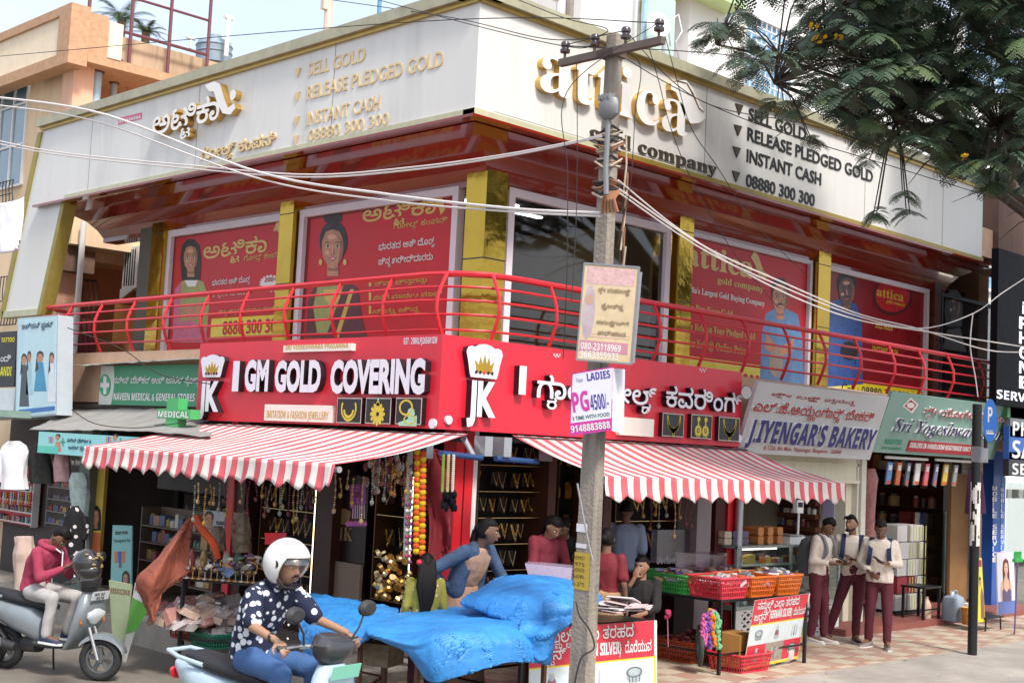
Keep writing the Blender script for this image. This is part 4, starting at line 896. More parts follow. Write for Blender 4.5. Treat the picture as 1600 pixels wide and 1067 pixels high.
b=MB();b.poly(fr,px(fr,[(1186,602),(1190,520),(1196,490),(1210,482),(1228,482),(1246,492),(1253,530),(1256,610)]),D_,4);b.poly(fr,px(fr,[(1196,520),(1216,545),(1240,528),(1238,548),(1214,560),(1194,545)]),D_+.0012,0)
b.poly(fr,ov(fr,1212,568,11,22,14),D_+.0013,5);face(b,fr,1218,466,12.5,23,D_+.003,hair='short',mustache=True);b.build('printed_man',FIGM[:4]+[m_bshirt,mat('print_beige','9c8f80',.4,var=.4,scale=20)],pC)
ktext(fr,[(serifb('attica'),(1069,412),(1176,434),25,.01)],m_pyel,pC);ktext(fr,[(serifb('gold company'),(1120,442),(1192,455),7),(serifb('We Buy Your Gold'),(1070,484),(1144,494),11),(serifb('We Release Your Pledged Gold'),(1070,514),(1179,526),11),(serifb('You Sell @ Online Price'),(1069,540),(1165,551),12)],m_pyel,pC)
ktext(fr,[(serifb("India's Largest Gold Buying Company"),(1070,455),(1194,475),9)],m_pwht,pC)
b=MB();b.prism(fr,px(fr,[(1172,402),(1178,392),(1184,400),(1192,424),(1202,430),(1194,436),(1184,430),(1178,412)]),.006,.011);b.build('swoosh',m_pyel,pC)
b=MB();u0,v1=fr.uv(1069,555);b.fbox(fr,rC[0]+.01,rC[1]-.62,rC[2],v1,.004,.0055);b.build('number_bar',m_pybar,pC);ktext(fr,[(sansb('08880 300 300'),(1072,600),(1186,612),28)],MATS['poster_red_letters'],pC,.009)
rD=(WE[0]+.0,WE[1]-.02,WE[2],WE[3]-.01)
pD=poster('window_poster','dark red window poster with a man in deep blue and an oval company emblem',fr,rD,m_pdred)
b=MB();b.poly(fr,px(fr,[(1285,605),(1287,480),(1300,470),(1320,466),(1338,476),(1346,500),(1348,600)]),D_,4);b.poly(fr,ov(fr,1326,548,14,15,12),D_+.0012,1);face(b,fr,1322,455,13,22,D_+.003,hair='short',mustache=True)
b.build('printed_man',[mat('print_skin_dark','5a4036',.3,var=.1)]+FIGM[1:3]+[mat('print_eye_dark','8b8078',.4,var=0),mat('print_deep_blue','2f4f8f',.3,var=.35,scale=7)],pD)
b=MB();b.poly(fr,ov(fr,1394,463,31,30,28),D_,0);b.poly(fr,ov(fr,1394,462,27,26,28),D_+.0012,1);b.build('emblem',[mat('emblem_brown','4a1a16',.3),mat('emblem_red','b01a22',.3)],pD)
ktext(fr,[(serifb('attica'),(1369,462),(1411,470),10,.01),(serifb('gold company'),(1384,473),(1414,479),4),(sansb('SELL GOLD'),(1367,512),(1394,516),10),(sansb('INSTANT CASH'),(1362,549),(1402,555),9)],m_pyel,pD)
b=MB();b.fbox(fr,rD[0]+.01,rD[1]-.01,rD[2],fr.uv(1300,592)[1],.004,.0055);b.build('number_bar',m_pybar,pD);ktext(fr,[('Call : 08880 300 300',(1314,612),(1420,626),13,.01)],m_blk,pD,.009)
b=MB();face(b,fr,1490,480,10,18,.006,hair='long');b.poly(fr,px(fr,[(1472,545),(1480,515),(1500,512),(1510,550)]),.004,0)
tag(b.build('faded_portrait',[mat('ghost_skin','40393a',.5),mat('ghost_hair','232022',.5),mat('ghost_lip','4a3c3c',.5),mat('ghost_eye','55504f',.5)]),'faint grey portrait print in the dark window past the last gold pillar','poster')
FN=FL(9.27)
na=thing('shop_sign','green medical store sign with white Kannada and English lettering beside the crown emblem','shop sign',onx(240,634,9.27))
b=MB();u0,v0=FN.uv(157,632);u1,v1=FN.uv(330,569);b.fbox(FN,u0,u1,v0,v1,0,.03,1);ug=FN.uv(180,600)[0]
b.prism(FN,[(ug+.05*math.sin(k/8*math.pi)-.02,v0+(v1-v0)*k/8)for k in range(9)]+[(u1,v1),(u1,v0)],.03,.033,0);b.build('board',[mat('sign_green','2f8c60',.4,var=.06),mat('sign_pale','c9cfc6',.5,var=.05,dirt=.1)],na)
b=MB();b.poly(FN,ov(FN,167.5,602,8.8,17,24),.034,0);b.poly(FN,ov(FN,167.5,602,7.8,15.5,24),.0355,1)
b.poly(FN,px(FN,[(165,588),(170,588),(170,616),(165,616)]),.037,2);b.poly(FN,px(FN,[(160.5,598.5),(174.5,598.5),(174.5,605.5),(160.5,605.5)]),.0383,2);b.build('emblem',[MATS['sign_green'],mat('emblem_green','3fae78',.4),m_white],na)
ktext(FN,[('ನವೀನ್ ಮೆಡಿಕಲ್ ಅಂಡ್ ಜನರಲ್ ಸ್ಟೋರ್ಸ್',(181,599),(318,596),11,.03),(sansb('NAVEEN MEDICAL & GENERAL STORES'),(181,625),(308,626),11)],m_white,na,.038)
cv=MB();cv.grid(sheet([[onx(112,640,9.25),onx(190,640,9.25),onx(260,640,9.25),onx(330,655,9.25)],[onx(78,657,8.75),onx(180,660,8.75),onx(260,664,8.75),onx(330,672,8.75)],[onx(46,672,8.3),onx(160,673,8.3),onx(260,677,8.3),onx(330,683,8.3)]],40,16,.012,2.5))
tag(cv.build('canopy',mat('grey_canvas','8f8c88',.9,var=.2,scale=3,dirt=.3),solid=.008),'sagging grey canvas canopy below the green medical sign','canopy')
b=MB();P=[onx(105,573,9.0),onx(220,566,9.0),onx(318,561,9.0)];b.grid(sheet([[p+Vector((.3,0,.05))for p in P],P],30,4,.01,4));tag(b.build('metal_sheet',mat('zinc','9c9a94',.6,.3,var=.3,dirt=.3),solid=.012),'thin bent metal rain sheet above the green medical sign','rain sheet')
F83=FL(8.28)
tb_=thing('banner','teal pharmacy banner strip hanging below the grey canvas canopy','banner',onx(200,710,8.28))
b=MB();u0,v1=F83 .uv(62,674);u1,v0=F83 .uv(62,707)[0]+3.6,F83 .uv(62,707)[1];b.fbox(F83,u0,u1,v0,v1,0,.01);b.fbox(F83,u0,u0+.6,v0,v0+.1,.01,.012,1);b.build('board',[mat('teal_board','8fd0d0',.5,var=.08),mat('teal_dark','55bfae',.5)],tb_)
for i,dx in enumerate((0,90)):
 b=MB();b.poly(F83,ov(F83,91+dx,684,3.4,4,10),.0125,0);b.poly(F83,px(F83,[(86+dx,706),(88+dx,690),(95+dx,690),(97+dx,706)]),.0115,0);b.poly(F83,ov(F83,92+dx,681,4.2,3.4,8),.0120,1)
 for k in range(3):b.poly(F83,px(F83,[(77+k*3+dx,692),(79+k*3+dx,692),(79+k*3+dx,682),(77+k*3+dx,682)]),.0118,2+k%2)
 b.poly(F83,px(F83,[(98.5+dx,697),(98.5+dx,684),(100.5+dx,684),(100.5+dx,697)]),.0118,4);b.poly(F83,px(F83,[(96+dx,692),(96+dx,689),(103+dx,689),(103+dx,692)]),.0122,4)
 b.build('print',[m_skin1,m_hair,mat('tube_orange','c98250',.5),mat('tube_blue','4a59b8',.5),MATS['sign_green']],tb_)
ktext(F83,[('ನವೀನ್ ಮೆಡಿಕಲ್ &',(106,690),(144,691),6),('ಜನರಲ್ ಸ್ಟೋರ್',(108,701),(141,702),6)],mat('navy_letter','2c3f6a',.5),tb_,.0125)
cx_=thing('pharmacy_cross','green plus shaped pharmacy sign with a white word band above the canvas canopy','shop sign',onx(268,672,8.6))
Fc=FL(8.62);b=MB();b.fbox(Fc,*sorted((Fc.uv(260,640)[0],Fc.uv(278,640)[0])),Fc.uv(268,672)[1],Fc.uv(268,622)[1],-.13,0);b.build('upright',mat('cross_green','49a862',.4,var=.1),cx_)
b=MB();b.fbox(Fc,*sorted((Fc.uv(246,645)[0],Fc.uv(298,645)[0])),Fc.uv(268,654)[1],Fc.uv(268,639)[1],-.132,.006);b.build('word_band',MATS['cross_green'],cx_)
ktext(Fc,[(sansb('MEDICAL'),(248,651),(296,650),9)],m_white,cx_,.012)
lb_=thing('poster_lightbox','pale blue fashion poster lightbox showing women in long dresses under the slanted fascia leg','lightbox',onx(60,655,8.7))
Fb=FL(8.7);b=MB();P=px(Fb,[(27,497),(90,492),(88,648),(23,655)]);b.prism(Fb,P,-.24,-.004,1);b.prism(Fb,[(P[k][0]*.97+.03*P[(k+2)%4][0],P[k][1]*.985+.015*P[(k+2)%4][1])for k in range(4)],-.004,.0,0);b.build('box',[mat('poster_paleblue','b5d3dc',.4,var=.12,scale=3),mat('box_grey','a9b3ba',.5,var=.1)],lb_)
b=MB()
b.poly(Fb,px(Fb,[(29,640),(86,634),(86,641),(29,647)]),.002,4)
for x,w_,h,c,y in((38,7,75,0,560),(46,5,60,1,556),(63,9,55,2,556),(81,6,70,3,558)):
 b.poly(Fb,px(Fb,[(x-w_*.5,y+10),(x+w_*.5,y+10),(x+w_*1.1,y+h),(x-w_*1.1,y+h)]),.0022,c);b.poly(Fb,ov(Fb,x,y+3,w_*.5,7,10),.0034,5);b.poly(Fb,ov(Fb,x,y-1,w_*.62,7,10),.0028,6);b.poly(Fb,px(Fb,[(x-w_*.6,y),(x-w_*.9,y+26),(x-w_*.3,y+20)]),.0029,6)
b.build('printed_dresses',[mat('dress_grey','4b4d55',.5,var=.2),mat('dress_sky','9fc4d0',.5,var=.2),mat('dress_blue','3f8fb5',.5,var=.25),mat('dress_white','d7d9dc',.5,var=.1),mat('poster_blue_bar','3d6fae',.5),m_skin1,m_hair],lb_)
ktext(Fb,[('ಇಂಡಿಯನ್ ಫ್ಯಾಶನ್',(34,514),(83,508),9)],mat('slate_letter','43506a',.5),lb_,.004)
ts=thing('tattoo_sign','black tattoo shop sign with yellow letters at the left edge of the street','shop sign',onx(12,600,8.75))
Ft=FL(8.75);b=MB();P=px(Ft,[(-60,523),(26,517),(22,604),(-60,606)]);b.prism(Ft,P,-.06,0);b.build('board',mat('board_charcoal','2b2c30',.5,var=.1),ts)
ktext(Ft,[(sansb('TATTOO'),(2,535),(23,532),7),(sansb('ANDI'),(0,587),(18,585),14)],mat('yellow_letter','d9cf2e',.5),ts,.003);ktext(Ft,[('ಂದಿ',(1,565),(17,563),11)],m_white,ts,.003)
b=MB();P=px(Ft,[(-60,608),(24,606),(20,655),(-60,660)]);b.prism(Ft,P,-.06,-.002);tag(b.build('panel',mat('dusty_white','c8c9cc',.6,var=.1,dirt=.15)),'plain dusty white panel under the black tattoo sign','panel')
b=MB();b.bb(8.1,9.3,18.6,26,2.50,2.60);tag(b.build('ledge',mat('green_ledge','7c938b',.8,var=.2,dirt=.3)),'weathered pale green ledge below the fashion lightbox','ledge')
sh=thing('row_shops','low row of open shop rooms left of the jewellery shop, with shelves along dark walls','building',(9.6,18,0))
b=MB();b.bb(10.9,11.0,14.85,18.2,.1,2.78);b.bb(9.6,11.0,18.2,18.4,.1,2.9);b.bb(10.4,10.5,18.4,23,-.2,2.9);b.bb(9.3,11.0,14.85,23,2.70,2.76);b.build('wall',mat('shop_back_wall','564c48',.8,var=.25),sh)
b=MB();b.bb(9.42,9.62,18.1,18.42,-.1,2.72);b.build('pillar',mat('grey_green_pillar','66706a',.7,var=.2),sh);b=MB();b.bb(9.58,9.64,17.95,18.1,-.1,2.7);b.build('pillar',mat('dark_teal_post','1f4a45',.6),sh)
b=MB();b.fbox(FL(9.55),FL(9.55).uv(141,800)[0],FL(9.55).uv(160,800)[0],.1,2.3,-.05,0,0);u0,u1=FL(9.55).uv(141,800)[0],FL(9.55).uv(160,800)[0]
F955=FL(9.55);b.poly(F955,px(F955,[(141,870),(143,832),(157,832),(157,870)]),.003,2);face(b,F955,150,808,6,12,.004,3);b.build('side_poster',[mat('poster_ochre','c0a23c',.5,var=.15),m_dark,mat('print_orange','b85a30',.5)]+FIGM[:4],sh)
def goods(b,F,x0,x1,v,d0,hmin,hmax,wmin,wmax,nm,fill=1.0,seed=1,rnd=True):
 rr=random.Random(seed);u=x0
 while u<x1:
  w_=rr.uniform(wmin,wmax);h=rr.uniform(hmin,hmax)
  if u+w_>x1:break
  if rr.random()<fill:
   mi=rr.randrange(nm)
   if rr.random()<.45 and rnd:b.cyl(F.xyz(u+w_/2,v,d0),F.xyz(u+w_/2,v+h*.8,d0),w_*.42,n=8,mi=mi);b.cyl(F.xyz(u+w_/2,v+h*.8,d0),F.xyz(u+w_/2,v+h,d0),w_*.25,n=6,mi=(mi+1)%nm)
   else:b.fbox(F,u,u+w_*.93,v,v+h,d0-.05,d0+.04,mi)
  u+=w_
GM=[mat('goods_%d'%i,c,.45,var=.15,scale=20)for i,c in enumerate(('9c4a46','cfc9bd','56688a','b0935a','5f7f6a','76607f','3a3638','a87866'))]
def shelf_unit(name,label,F,u0,u1,vs,depth,mf,seed,hs=(.07,.16),ws=(.04,.09),fill=.92,back=None,nm=8,cat='shelf'):
 o=thing(name,label,cat,F.xyz((u0+u1)/2,vs[0],-depth/2))
 b=MB();b.fbox(F,u0,u1,vs[0]-.06,vs[-1]+.25,-depth-.02,-depth);b.build('back_panel',back or mf,o)
 b=MB()
 for v in vs:b.fbox(F,u0,u1,v-.02,v,-depth,0)
 b.fbox(F,u0-.02,u0,vs[0]-.06,vs[-1]+.25,-depth,0);b.fbox(F,u1,u1+.02,vs[0]-.06,vs[-1]+.25,-depth,0);b.build('shelf',mf,o)
 g=MB()
 for k,v in enumerate(vs):goods(g,F,u0+.02,u1-.02,v,-depth*.45,hs[0],hs[1],ws[0],ws[1],nm,fill,seed+k)
 stuff(g.build('shelf_goods',GM[:nm]),'small packets and bottles filling the '+label.split(' with ')[0],'goods')
 return o
F98=FL(9.9)
shelf_unit('wall_shelf','medicine wall shelf with rows of small bottles in the green sign shop',FL(10.8),-17.9,-16.0,[.9,1.2,1.5,1.8,2.1],.2,m_dark,3)
shelf_unit('medicine_counter','glass fronted medicine counter with stacked cartons beside the teal standee',FL(9.75),-17.1,-15.2,[.35,.6,.85,1.08],.3,mat('counter_wood','6b5a4c',.5,var=.2),9,(.08,.2),(.08,.18))
Fm=FL(10.2)
shelf_unit('nail_polish_rack','red backed rack with white shelves of tiny bottles at the far left',Fm,Fm.uv(-40,800)[0],Fm.uv(49,800)[0],[.75,.93,1.11,1.29,1.45],.12,m_white,21,(.06,.1),(.03,.05),back=MATS['red_column_paint'])
shelf_unit('wall_shelf','crowded wall shelf with pale cartons behind the polka dot blouse',FL(10.35),FL(10.35).uv(72,800)[0],FL(10.35).uv(140,800)[0],[.8,1.0,1.2,1.4,1.6,1.8],.15,mat('grey_shelf','8c8a88',.6),33,(.05,.1),(.08,.16),nm=7)
b=MB()
for k in range(13):
 p=onx(2+k*3.9,768,10.05);b.tube([p,p-Vector((0,.02,.12)),p-Vector((0,0,.22))],.012,5,k%3)
tag(b.build('hair_accessories',[MATS['red_column_paint'],m_white,m_pyel]),'row of hanging coloured hair ties above the red backed rack','hair ties')
def garment(name,label,pxs,D0,m,depth=.1,amp=.012,cat='garment',sleeves=None,m2=None):
 """hanging garment: outline rows (px left, px right, py) lofted round with thickness"""
 b=MB();rings=[]
 for(xl,xr,y)in pxs:
  a,c=pd(xl,y,D0),pd(xr,y,D0);ctr=(a+c)/2;hx=(c-a)/2;hy=Vector((CF.x,CF.y,0)).normalized()*depth
  rings.append([ctr+hx*math.cos(t)+hy*math.sin(t)*(1+.25*noise.noise(Vector((xl*.1,y*.05,t))))+hx.normalized()*amp*math.sin(t*7+y*.05)for t in[k*2*math.pi/22 for k in range(22)]])
 rr=[]
 for i in range(len(rings)-1):
  for q in range(4):rr.append([rings[i][k].lerp(rings[i+1][k],q/4)for k in range(22)])
 rr.append(rings[-1]);b.loft(rr)
 for s_ in sleeves or[]:
  b.tube([pd(x,y,D0-.02)for x,y in s_[0]],s_[1],9)
 o=b.build(name,m);return tag(o,label,cat)
m_floral=mat('floral_dark','2b2c2a',.85,var=.9,scale=16);m_floralg=mat('floral_green','9eb0ae',.85,var=.35,scale=14)
garment('shirt','white frilled shirt hanging at the far left shop front',[(15,29,689),(5,40,696),(0,45,706),(4,41,728),(5,40,745),(2,44,764)],18.2,mat('cotton_white','dcdbe0',.9,var=.06),.12,sleeves=[([(6,708),(0,730),(-4,752)],.06)])
garment('dress','dark leafy print dress hanging beside the white shirt',[(48,70,695),(44,78,712),(46,82,735),(48,84,755)],18.3,m_floral,.1)
garment('dress','pink and white print dress hanging under the teal banner',[(88,106,710),(84,110,725),(86,112,752)],18.0,mat('pink_print','b38d8f',.85,var=.4,scale=14),.1)
garment('dress','pale green leaf print dress hanging beside the polka dot blouse',[(114,134,738),(109,139,752),(110,140,775),(114,137,800),(112,138,860)],17.6,m_floralg,.09)
def dots_mat(n,c0,c1,sc,th=.3):
 m=bpy.data.materials.new(n);m.use_nodes=True;t=m.node_tree;p=t.nodes['Principled BSDF'];p.inputs['Roughness'].default_value=.85
 tc=t.nodes.new('ShaderNodeTexCoord');v=t.nodes.new('ShaderNodeTexVoronoi');v.inputs['Scale'].default_value=sc;v.inputs['Randomness'].default_value=.8
 r=t.nodes.new('ShaderNodeValToRGB');r.color_ramp.interpolation='LINEAR';r.color_ramp.elements[0].position=th;r.color_ramp.elements[1].position=th+.04
 r.color_ramp.elements[0].color=(*lin(c1),1);r.color_ramp.elements[1].color=(*lin(c0),1);t.links.new(tc.outputs['Object'],v.inputs['Vector']);t.links.new(v.outputs['Distance'],r.inputs[0]);t.links.new(r.outputs[0],p.inputs['Base Color']);return m
garment('blouse','black blouse with white polka dots on a display bust',[(110,120,790),(102,130,802),(99,134,820),(102,132,850),(100,130,900)],17.2,dots_mat('polka_black','17171c','d8d4d0',9,.27),.11,sleeves=[([(131,806),(134,825),(130,842)],.05)])
garment('trousers','beige trousers on a display form at the left edge',[(24,50,838),(25,52,850),(22,55,865),(22,56,880),(24,52,910),(22,48,945)],16.6,mat('beige_cloth','c3a99c',.85,var=.12,scale=8,bump=.2,bscale=20),.12)
for i,(c,x)in enumerate((('c17f9a',58),('32343c',64),('a05a78',70),('8f9aa0',76))):
 garment('kurta',('pink','charcoal','rose','grey')[i]+' garment hanging on the low rail behind the scooter',[(x-2,x+5,862),(x-4,x+5,890),(x-4,x+6,935)],16.9+.1*i,mat('cloth_'+c,c,.85,var=.25,scale=14),.05)
b=MB();b.cyl(pd(55,865,16.8),pd(92,848,17.2),.02,n=8);tag(b.build('garment_rail',m_alu),'slanted steel garment rail behind the parked scooter','rail')
def std(name,label,P3,m,th=.02):
 o=thing(name,label,'signboard',P3[0]);a,c,d_,e=[Vector(p)for p in P3];F=Frame(a,c-a,e-a);b=MB()
 b.prism(F,[((p-a).dot(F.x),(p-a).dot(F.y))for p in(a,c,d_,e)],-th,0);b.build('board',m,o);return o,F
o,F=std('standee','teal standee advertising face creams inside the medical shop doorway',[onx(172,925,9.35),onx(205,925,9.35),onx(206,821,9.35),onx(176,820,9.35)],mat('teal_standee','86c6c4',.4,var=.06))
ktext(F,[('derma',(180,835),(200,835),7,.02),('Designed by',(178,847),(204,847),5,.01)],m_black,o,.003)
b=MB()
for k,c in enumerate((0,1,0)):b.poly(F,px(F,[(179+k*6,879),(183.5+k*6,879),(184+k*6,861),(178.5+k*6,861)]),.003,c)
b.poly(F,px(F,[(186,887),(190,887),(190,879),(186,879)]),.003,2);face(b,F,197,905,4.5,9,.004,3);b.build('print',[MATS['tube_orange'],MATS['tube_blue'],MATS['goods_5']]+FIGM[:4],o)
o,F=std('signboard','faded green medicine signboard leaning by the shop step',[pd(176,1003,14.6),pd(196,1006,14.55),pd(209,912,14.6),pd(170,906,14.65)],mat('faded_green','9aa887',.5,var=.15,dirt=.15));ktext(F,[(sansb('MEDICINE'),(170,925),(203,929),8)],mat('brown_letter','7a5a48',.5),o,.004)
o,F=std('signboard','tilted white and green medicine signboard leaning against the step',[pd(190,1030,14.35),pd(194,1034,14.3),pd(242,930,14.2),pd(211,910,14.3)],mat('sign_white2','d5d8d4',.5,var=.08))
b=MB();b.poly(F,px(F,[(196,990),(214,985),(235,948),(208,933)]),.003);b.build('green_panel',mat('leaf_green','5fae3e',.5,var=.1),o);ktext(F,[(sansb('MEDICINE'),(211,921),(232,936),8)],mat('letter_red','c0333a',.5),o,.006);b=MB();b.poly(F,px(F,[(233,930),(236,932),(236,940),(233,938)]),.004);b.poly(F,px(F,[(230,934),(239,938),(239,935),(230,931)]),.0045);b.build('cross',MATS['sign_green'],o)
m_bkgold=mat('necklace_gold',(.72,.42,.10),.28,.9,var=.2,scale=30);m_bkgold2=mat('necklace_antique',(.55,.42,.22),.35,.8,var=.25,scale=30)
m_strip=mat('warm_strip_glow',(1,.80,.50),.4,var=0,emit=1.6);m_bust=mat('bust_velvet','3a2a20',.8,var=.2)
def showcase(label,F,x0,y0,x1,y1,rows,depth=.32,glassd=True,strips=True):
 u0,v0=F.uv(x0,y1);u1,v1=F.uv(x1,y0);o=thing('display_case',label,'display case',F.xyz((u0+u1)/2,v0,-depth/2))
 b=MB();b.fbox(F,u0,u1,v0,v1,-depth-.02,-depth);b.build('back_panel',mat('case_velvet','1d1512',.8,var=.3),o)
 b=MB()
 for a,c in((u0,u0+.02),(u1-.02,u1)):b.fbox(F,a,c,v0,v1,-depth,0)
 b.fbox(F,u0+.02,u1-.02,v1-.02,v1,-depth,0);b.fbox(F,u0+.02,u1-.02,v0,v0+.02,-depth,0);b.build('frame',mat('case_frame','5a3c24',.35,.4),o)
 for k in range(1,rows):v=v0+(v1-v0)*k/rows;b=MB();b.fbox(F,u0+.02,u1-.02,v-.006,v,-depth,-.01);b.build('shelf',glass('shelf_glass',(.8,.86,.84),.4),o)
 if strips:
  b=MB();b.fbox(F,u1-.018,u1-.006,v0+.02,v1-.02,.0,.008);b.build('light_strip',m_strip,o)
  for k in range(1,rows):v=v0+(v1-v0)*k/rows;b=MB();b.fbox(F,u0+.03,u1-.03,v-.004,v+.003,-.012,-.006);b.build('shelf_edge',mat('brass_edge',(.75,.52,.22),.3,.8),o)
 return u0,u1,v0,v1
def necklace_mesh(kind,mt):
 F=Frame((0,0,0),(1,0,0),(0,0,1));b=MB();w_,h=.07,.17
 for q,s in((1.0,1.0),(.78,.72))if kind==0 else((1.0,1.0),):
  n=12;P=[]
  for k in range(n+1):t=k/n*2-1;P.append(Vector((w_*q*t,-.01-.02*(1-abs(t)),h*.5-h*s*(1-abs(t)**(1.5 if kind!=2 else 2.2)))))
  b.tube(P,.0055,5)
  for p in P[3:-3]:b.ell(p+Vector((0,0,-.006)),.0085,0,6,4)
 b.ell((0,-.035,-h*.52),(.020,.009,.026),0,8,5);b.ell((0,-.035,-h*.52-.03),.010,0,6,4)
 b.prism(F,[(-.055,h*.55),(.055,h*.55),(.085,-h*.62),(-.085,-h*.62)],-.03,-.018,1)
 return b
NP=[]
for kind in range(3):
 o=necklace_mesh(kind,0).build('necklace',[m_bkgold if kind!=1 else m_bkgold2,m_bust]);NP.append(o)
first={0:True,1:True,2:True}
def place_neck(p,F,k,label,group,s=1.0):
 o=NP[k]
 if not first[k]:o=o.copy();SC.collection.objects.link(o)
 first[k]=False;M=Matrix((F.x,-F.n,F.y)).transposed().to_4x4()@Matrix.Diagonal((s,s,s,1));M.translation=p;o.matrix_basis=M;return tag(o,label,'necklace',group)
def fill_case(r,F,rows,n,label,group,seed,s=1.0,skip=0):
 u0,u1,v0,v1=r;rr=random.Random(seed)
 for i in range(skip,rows):
  for j in range(n):
   if rr.random()<.08:continue
   place_neck(F.xyz(u0+(u1-u0)*(j+.5+rr.uniform(-.12,.12))/n,v0+(v1-v0)*(i+.5+rr.uniform(-.05,.03))/rows,-.13+rr.uniform(-.05,.04)),F,rr.choice((0,0,1,2)),label,group,s*rr.uniform(.72,1.02)*min((v1-v0)/rows/.24,(u1-u0)/n/.17))
FC=FR(10.62)
r=showcase('tall glass display case of gold necklaces right of the red corner column',FC,738,690,856,935,6);fill_case(r,FC,6,7,'gold necklace on a dark bust in the case right of the red corner column','necklaces right of the corner column',1)
FB_=FR(10.9);u0,v0=FB_.uv(866,900);u1,v1=FB_.uv(945,700)
r=showcase('shelf case of hanging gold chains behind the concrete pole',FB_,866,700,946,905,4,strips=False)
m_chain=mat('chain_gold',(.75,.42,.07),.3,.85,var=.3,scale=60)
cb_=None
for i in range(4):
 for j in range(4):
  c=FB_.xyz(r[0]+(r[1]-r[0])*(j+.5)/4,r[2]+(r[3]-r[2])*(i+.9)/4,-.15)
  if cb_ is None:
   b=MB()
   for k in range(7):x=-.05+.1*k/6;b.tube([c+FB_.x*x*.6,c+FB_.x*x+Vector((0,-.03,-.08)),c+FB_.x*x*1.05+Vector((0,-.03,-.17)),c+FB_.x*x*.7+Vector((0,-.02,-.2))],.008,5)
   b.v=[p-c for p in b.v];cb_=b.build('chain_bunch',m_chain);o=cb_;o.location=c
  else:o=cb_.copy();SC.collection.objects.link(o);o.location=c
  tag(o,'bunch of thin gold chains hanging in the case behind the pole','chains','chain bunches behind the pole')
FD=FR(10.75);r=showcase('glass display case of necklaces under the right awning before the grey column',FD,958,752,1086,880,2);fill_case(r,FD,2,8,'necklace in the case under the right awning before the grey column','necklaces under the right awning',2,skip=0)
b=MB();bx(FR(10.68),1016,826,1072,878,0,.1,b);tag(b.build('plastic_sheet_box',glass('lilac_plastic',(.72,.70,.82),.6,.2)),'clear lilac plastic tray box leaning in the lower right display case','box')
gL=FL(9.75)
r=showcase('glass display case with gold light strip left of the brown column',gL,398,752,496,935,4);fill_case(r,gL,4,7,'gold necklace in the case left of the brown column','necklaces left of the brown column',3)
r=showcase('glass display case with golden bangles behind the pom-pom garland',gL,578,742,648,935,3);fill_case(r,gL,3,3,'necklace in the case behind the pom-pom garland','necklaces behind the garland',4,skip=1)
b=MB();rr=random.Random(5)
for k in range(60):p=pd(rr.uniform(588,640),rr.uniform(862,938),13.15-rr.random()*.25);b.cyl(p,p+Vector((rr.uniform(-.03,.03),rr.uniform(-.03,.03),.02)),rr.uniform(.025,.045),n=9,mi=k%2)
stuff(b.build('bangle_packets',[m_bkgold,m_bkgold2]),'heap of plastic wrapped gold bangles at the foot of the left case','bangles')
jd=thing('shop_door','dark brown door panel with a crown and initials in dull gold','door',gL.xyz(*gL.uv(545,930)))
b=MB();bx(gL,521,745,577,940,-.03,0,b);b.build('panel',mat('door_brown','241310',.4,var=.2),jd)
b=MB();u0,v0=gL.uv(527,818);u1,v1=gL.uv(549,797);b.prism(gL,[(u0+p[0]*(u1-u0),v0+p[1]*(v1-v0))for p in CROWN],.0,.012);fit(b,serifb('JK'),gL,(527,842),(552,842),20,0,.0,.012);b.build('emblem',mat('dull_gold_letter','9b8058',.5,.2),jd)
b=MB();bx(gL,520,882,570,938,.02,.06,b);tag(b.build('counter_board',mat('beige_board','8f7f70',.6,var=.1)),'plain beige counter board standing before the dark brown door','board')
gar=thing('garland','yellow and orange pom-pom garland hanging at the shop corner left of the red column','garland',pd(657,870,13.0))
b=MB()
for i,x in enumerate((652,661)):
 for k in range(19):b.ell(pd(x+.15*k*(-1 if i else-1)*.6,706+k*8.6+3*i,12.95),.036,(k+i)%2,8,6)
b.build('pompoms',[mat('pom_yellow','d9ae1c',.9,var=.1),mat('pom_orange','d8551f',.9,var=.1)],gar)
b=MB()
for x,n in((643,16),(636,9)):
 for k in range(n):b.ell(pd(x-.5*k*.3,728+k*10+(60 if n==9 else 0),12.97),.02,k%3,7,5)
b.build('beads',[mat('bead_purple','6d3a6b',.6),mat('bead_white','cfc7c8',.6),mat('bead_magenta','a83b66',.6)],gar)
b=MB();b.tube([pd(641,705,13.05),pd(638,760,13.05),pd(636,800,13.05),pd(634,880,13.05)],.03,7);tag(b.build('flower_string',mat('jasmine_white','c9c4b4',.9,var=.3,scale=40,bump=.6)),'white jasmine string hanging beside the pom-pom garland','garland')
for i,(x,c,lb)in enumerate(((693,'7f9a3a','green'),(701,'b7a773','gold and green'),(709,'d5c3ab','cream'))):
 b=MB();
 for k in range(18):b.ell(pd(x-.12*k,712+k*3.2,12.75),.017,0,6,4)
 tag(b.build('bangle_string',mat('bead_'+c,c,.5,var=.3,scale=30)),lb+' bead string hanging from the awning bracket by the red column','bead string')
b=MB()
for k in range(40):b.ell(pd(random.uniform(691,712),random.uniform(770,794),12.8+random.uniform(-.05,.05)),(.02,.02,.04),0,6,4)
tag(b.build('black_tassel',mat('tassel_black',(.012,.011,.012),.95,spec=.1)),'black hair tassel bunch hanging beside the red corner column','tassel')
SCM=[mat('strand_%d'%i,c,.45,var=.3,scale=40,metal=.3)for i,c in enumerate(('a8803c','7d4a32','b89a6a','6d2f38','8a8a80'))]
rr=random.Random(19)
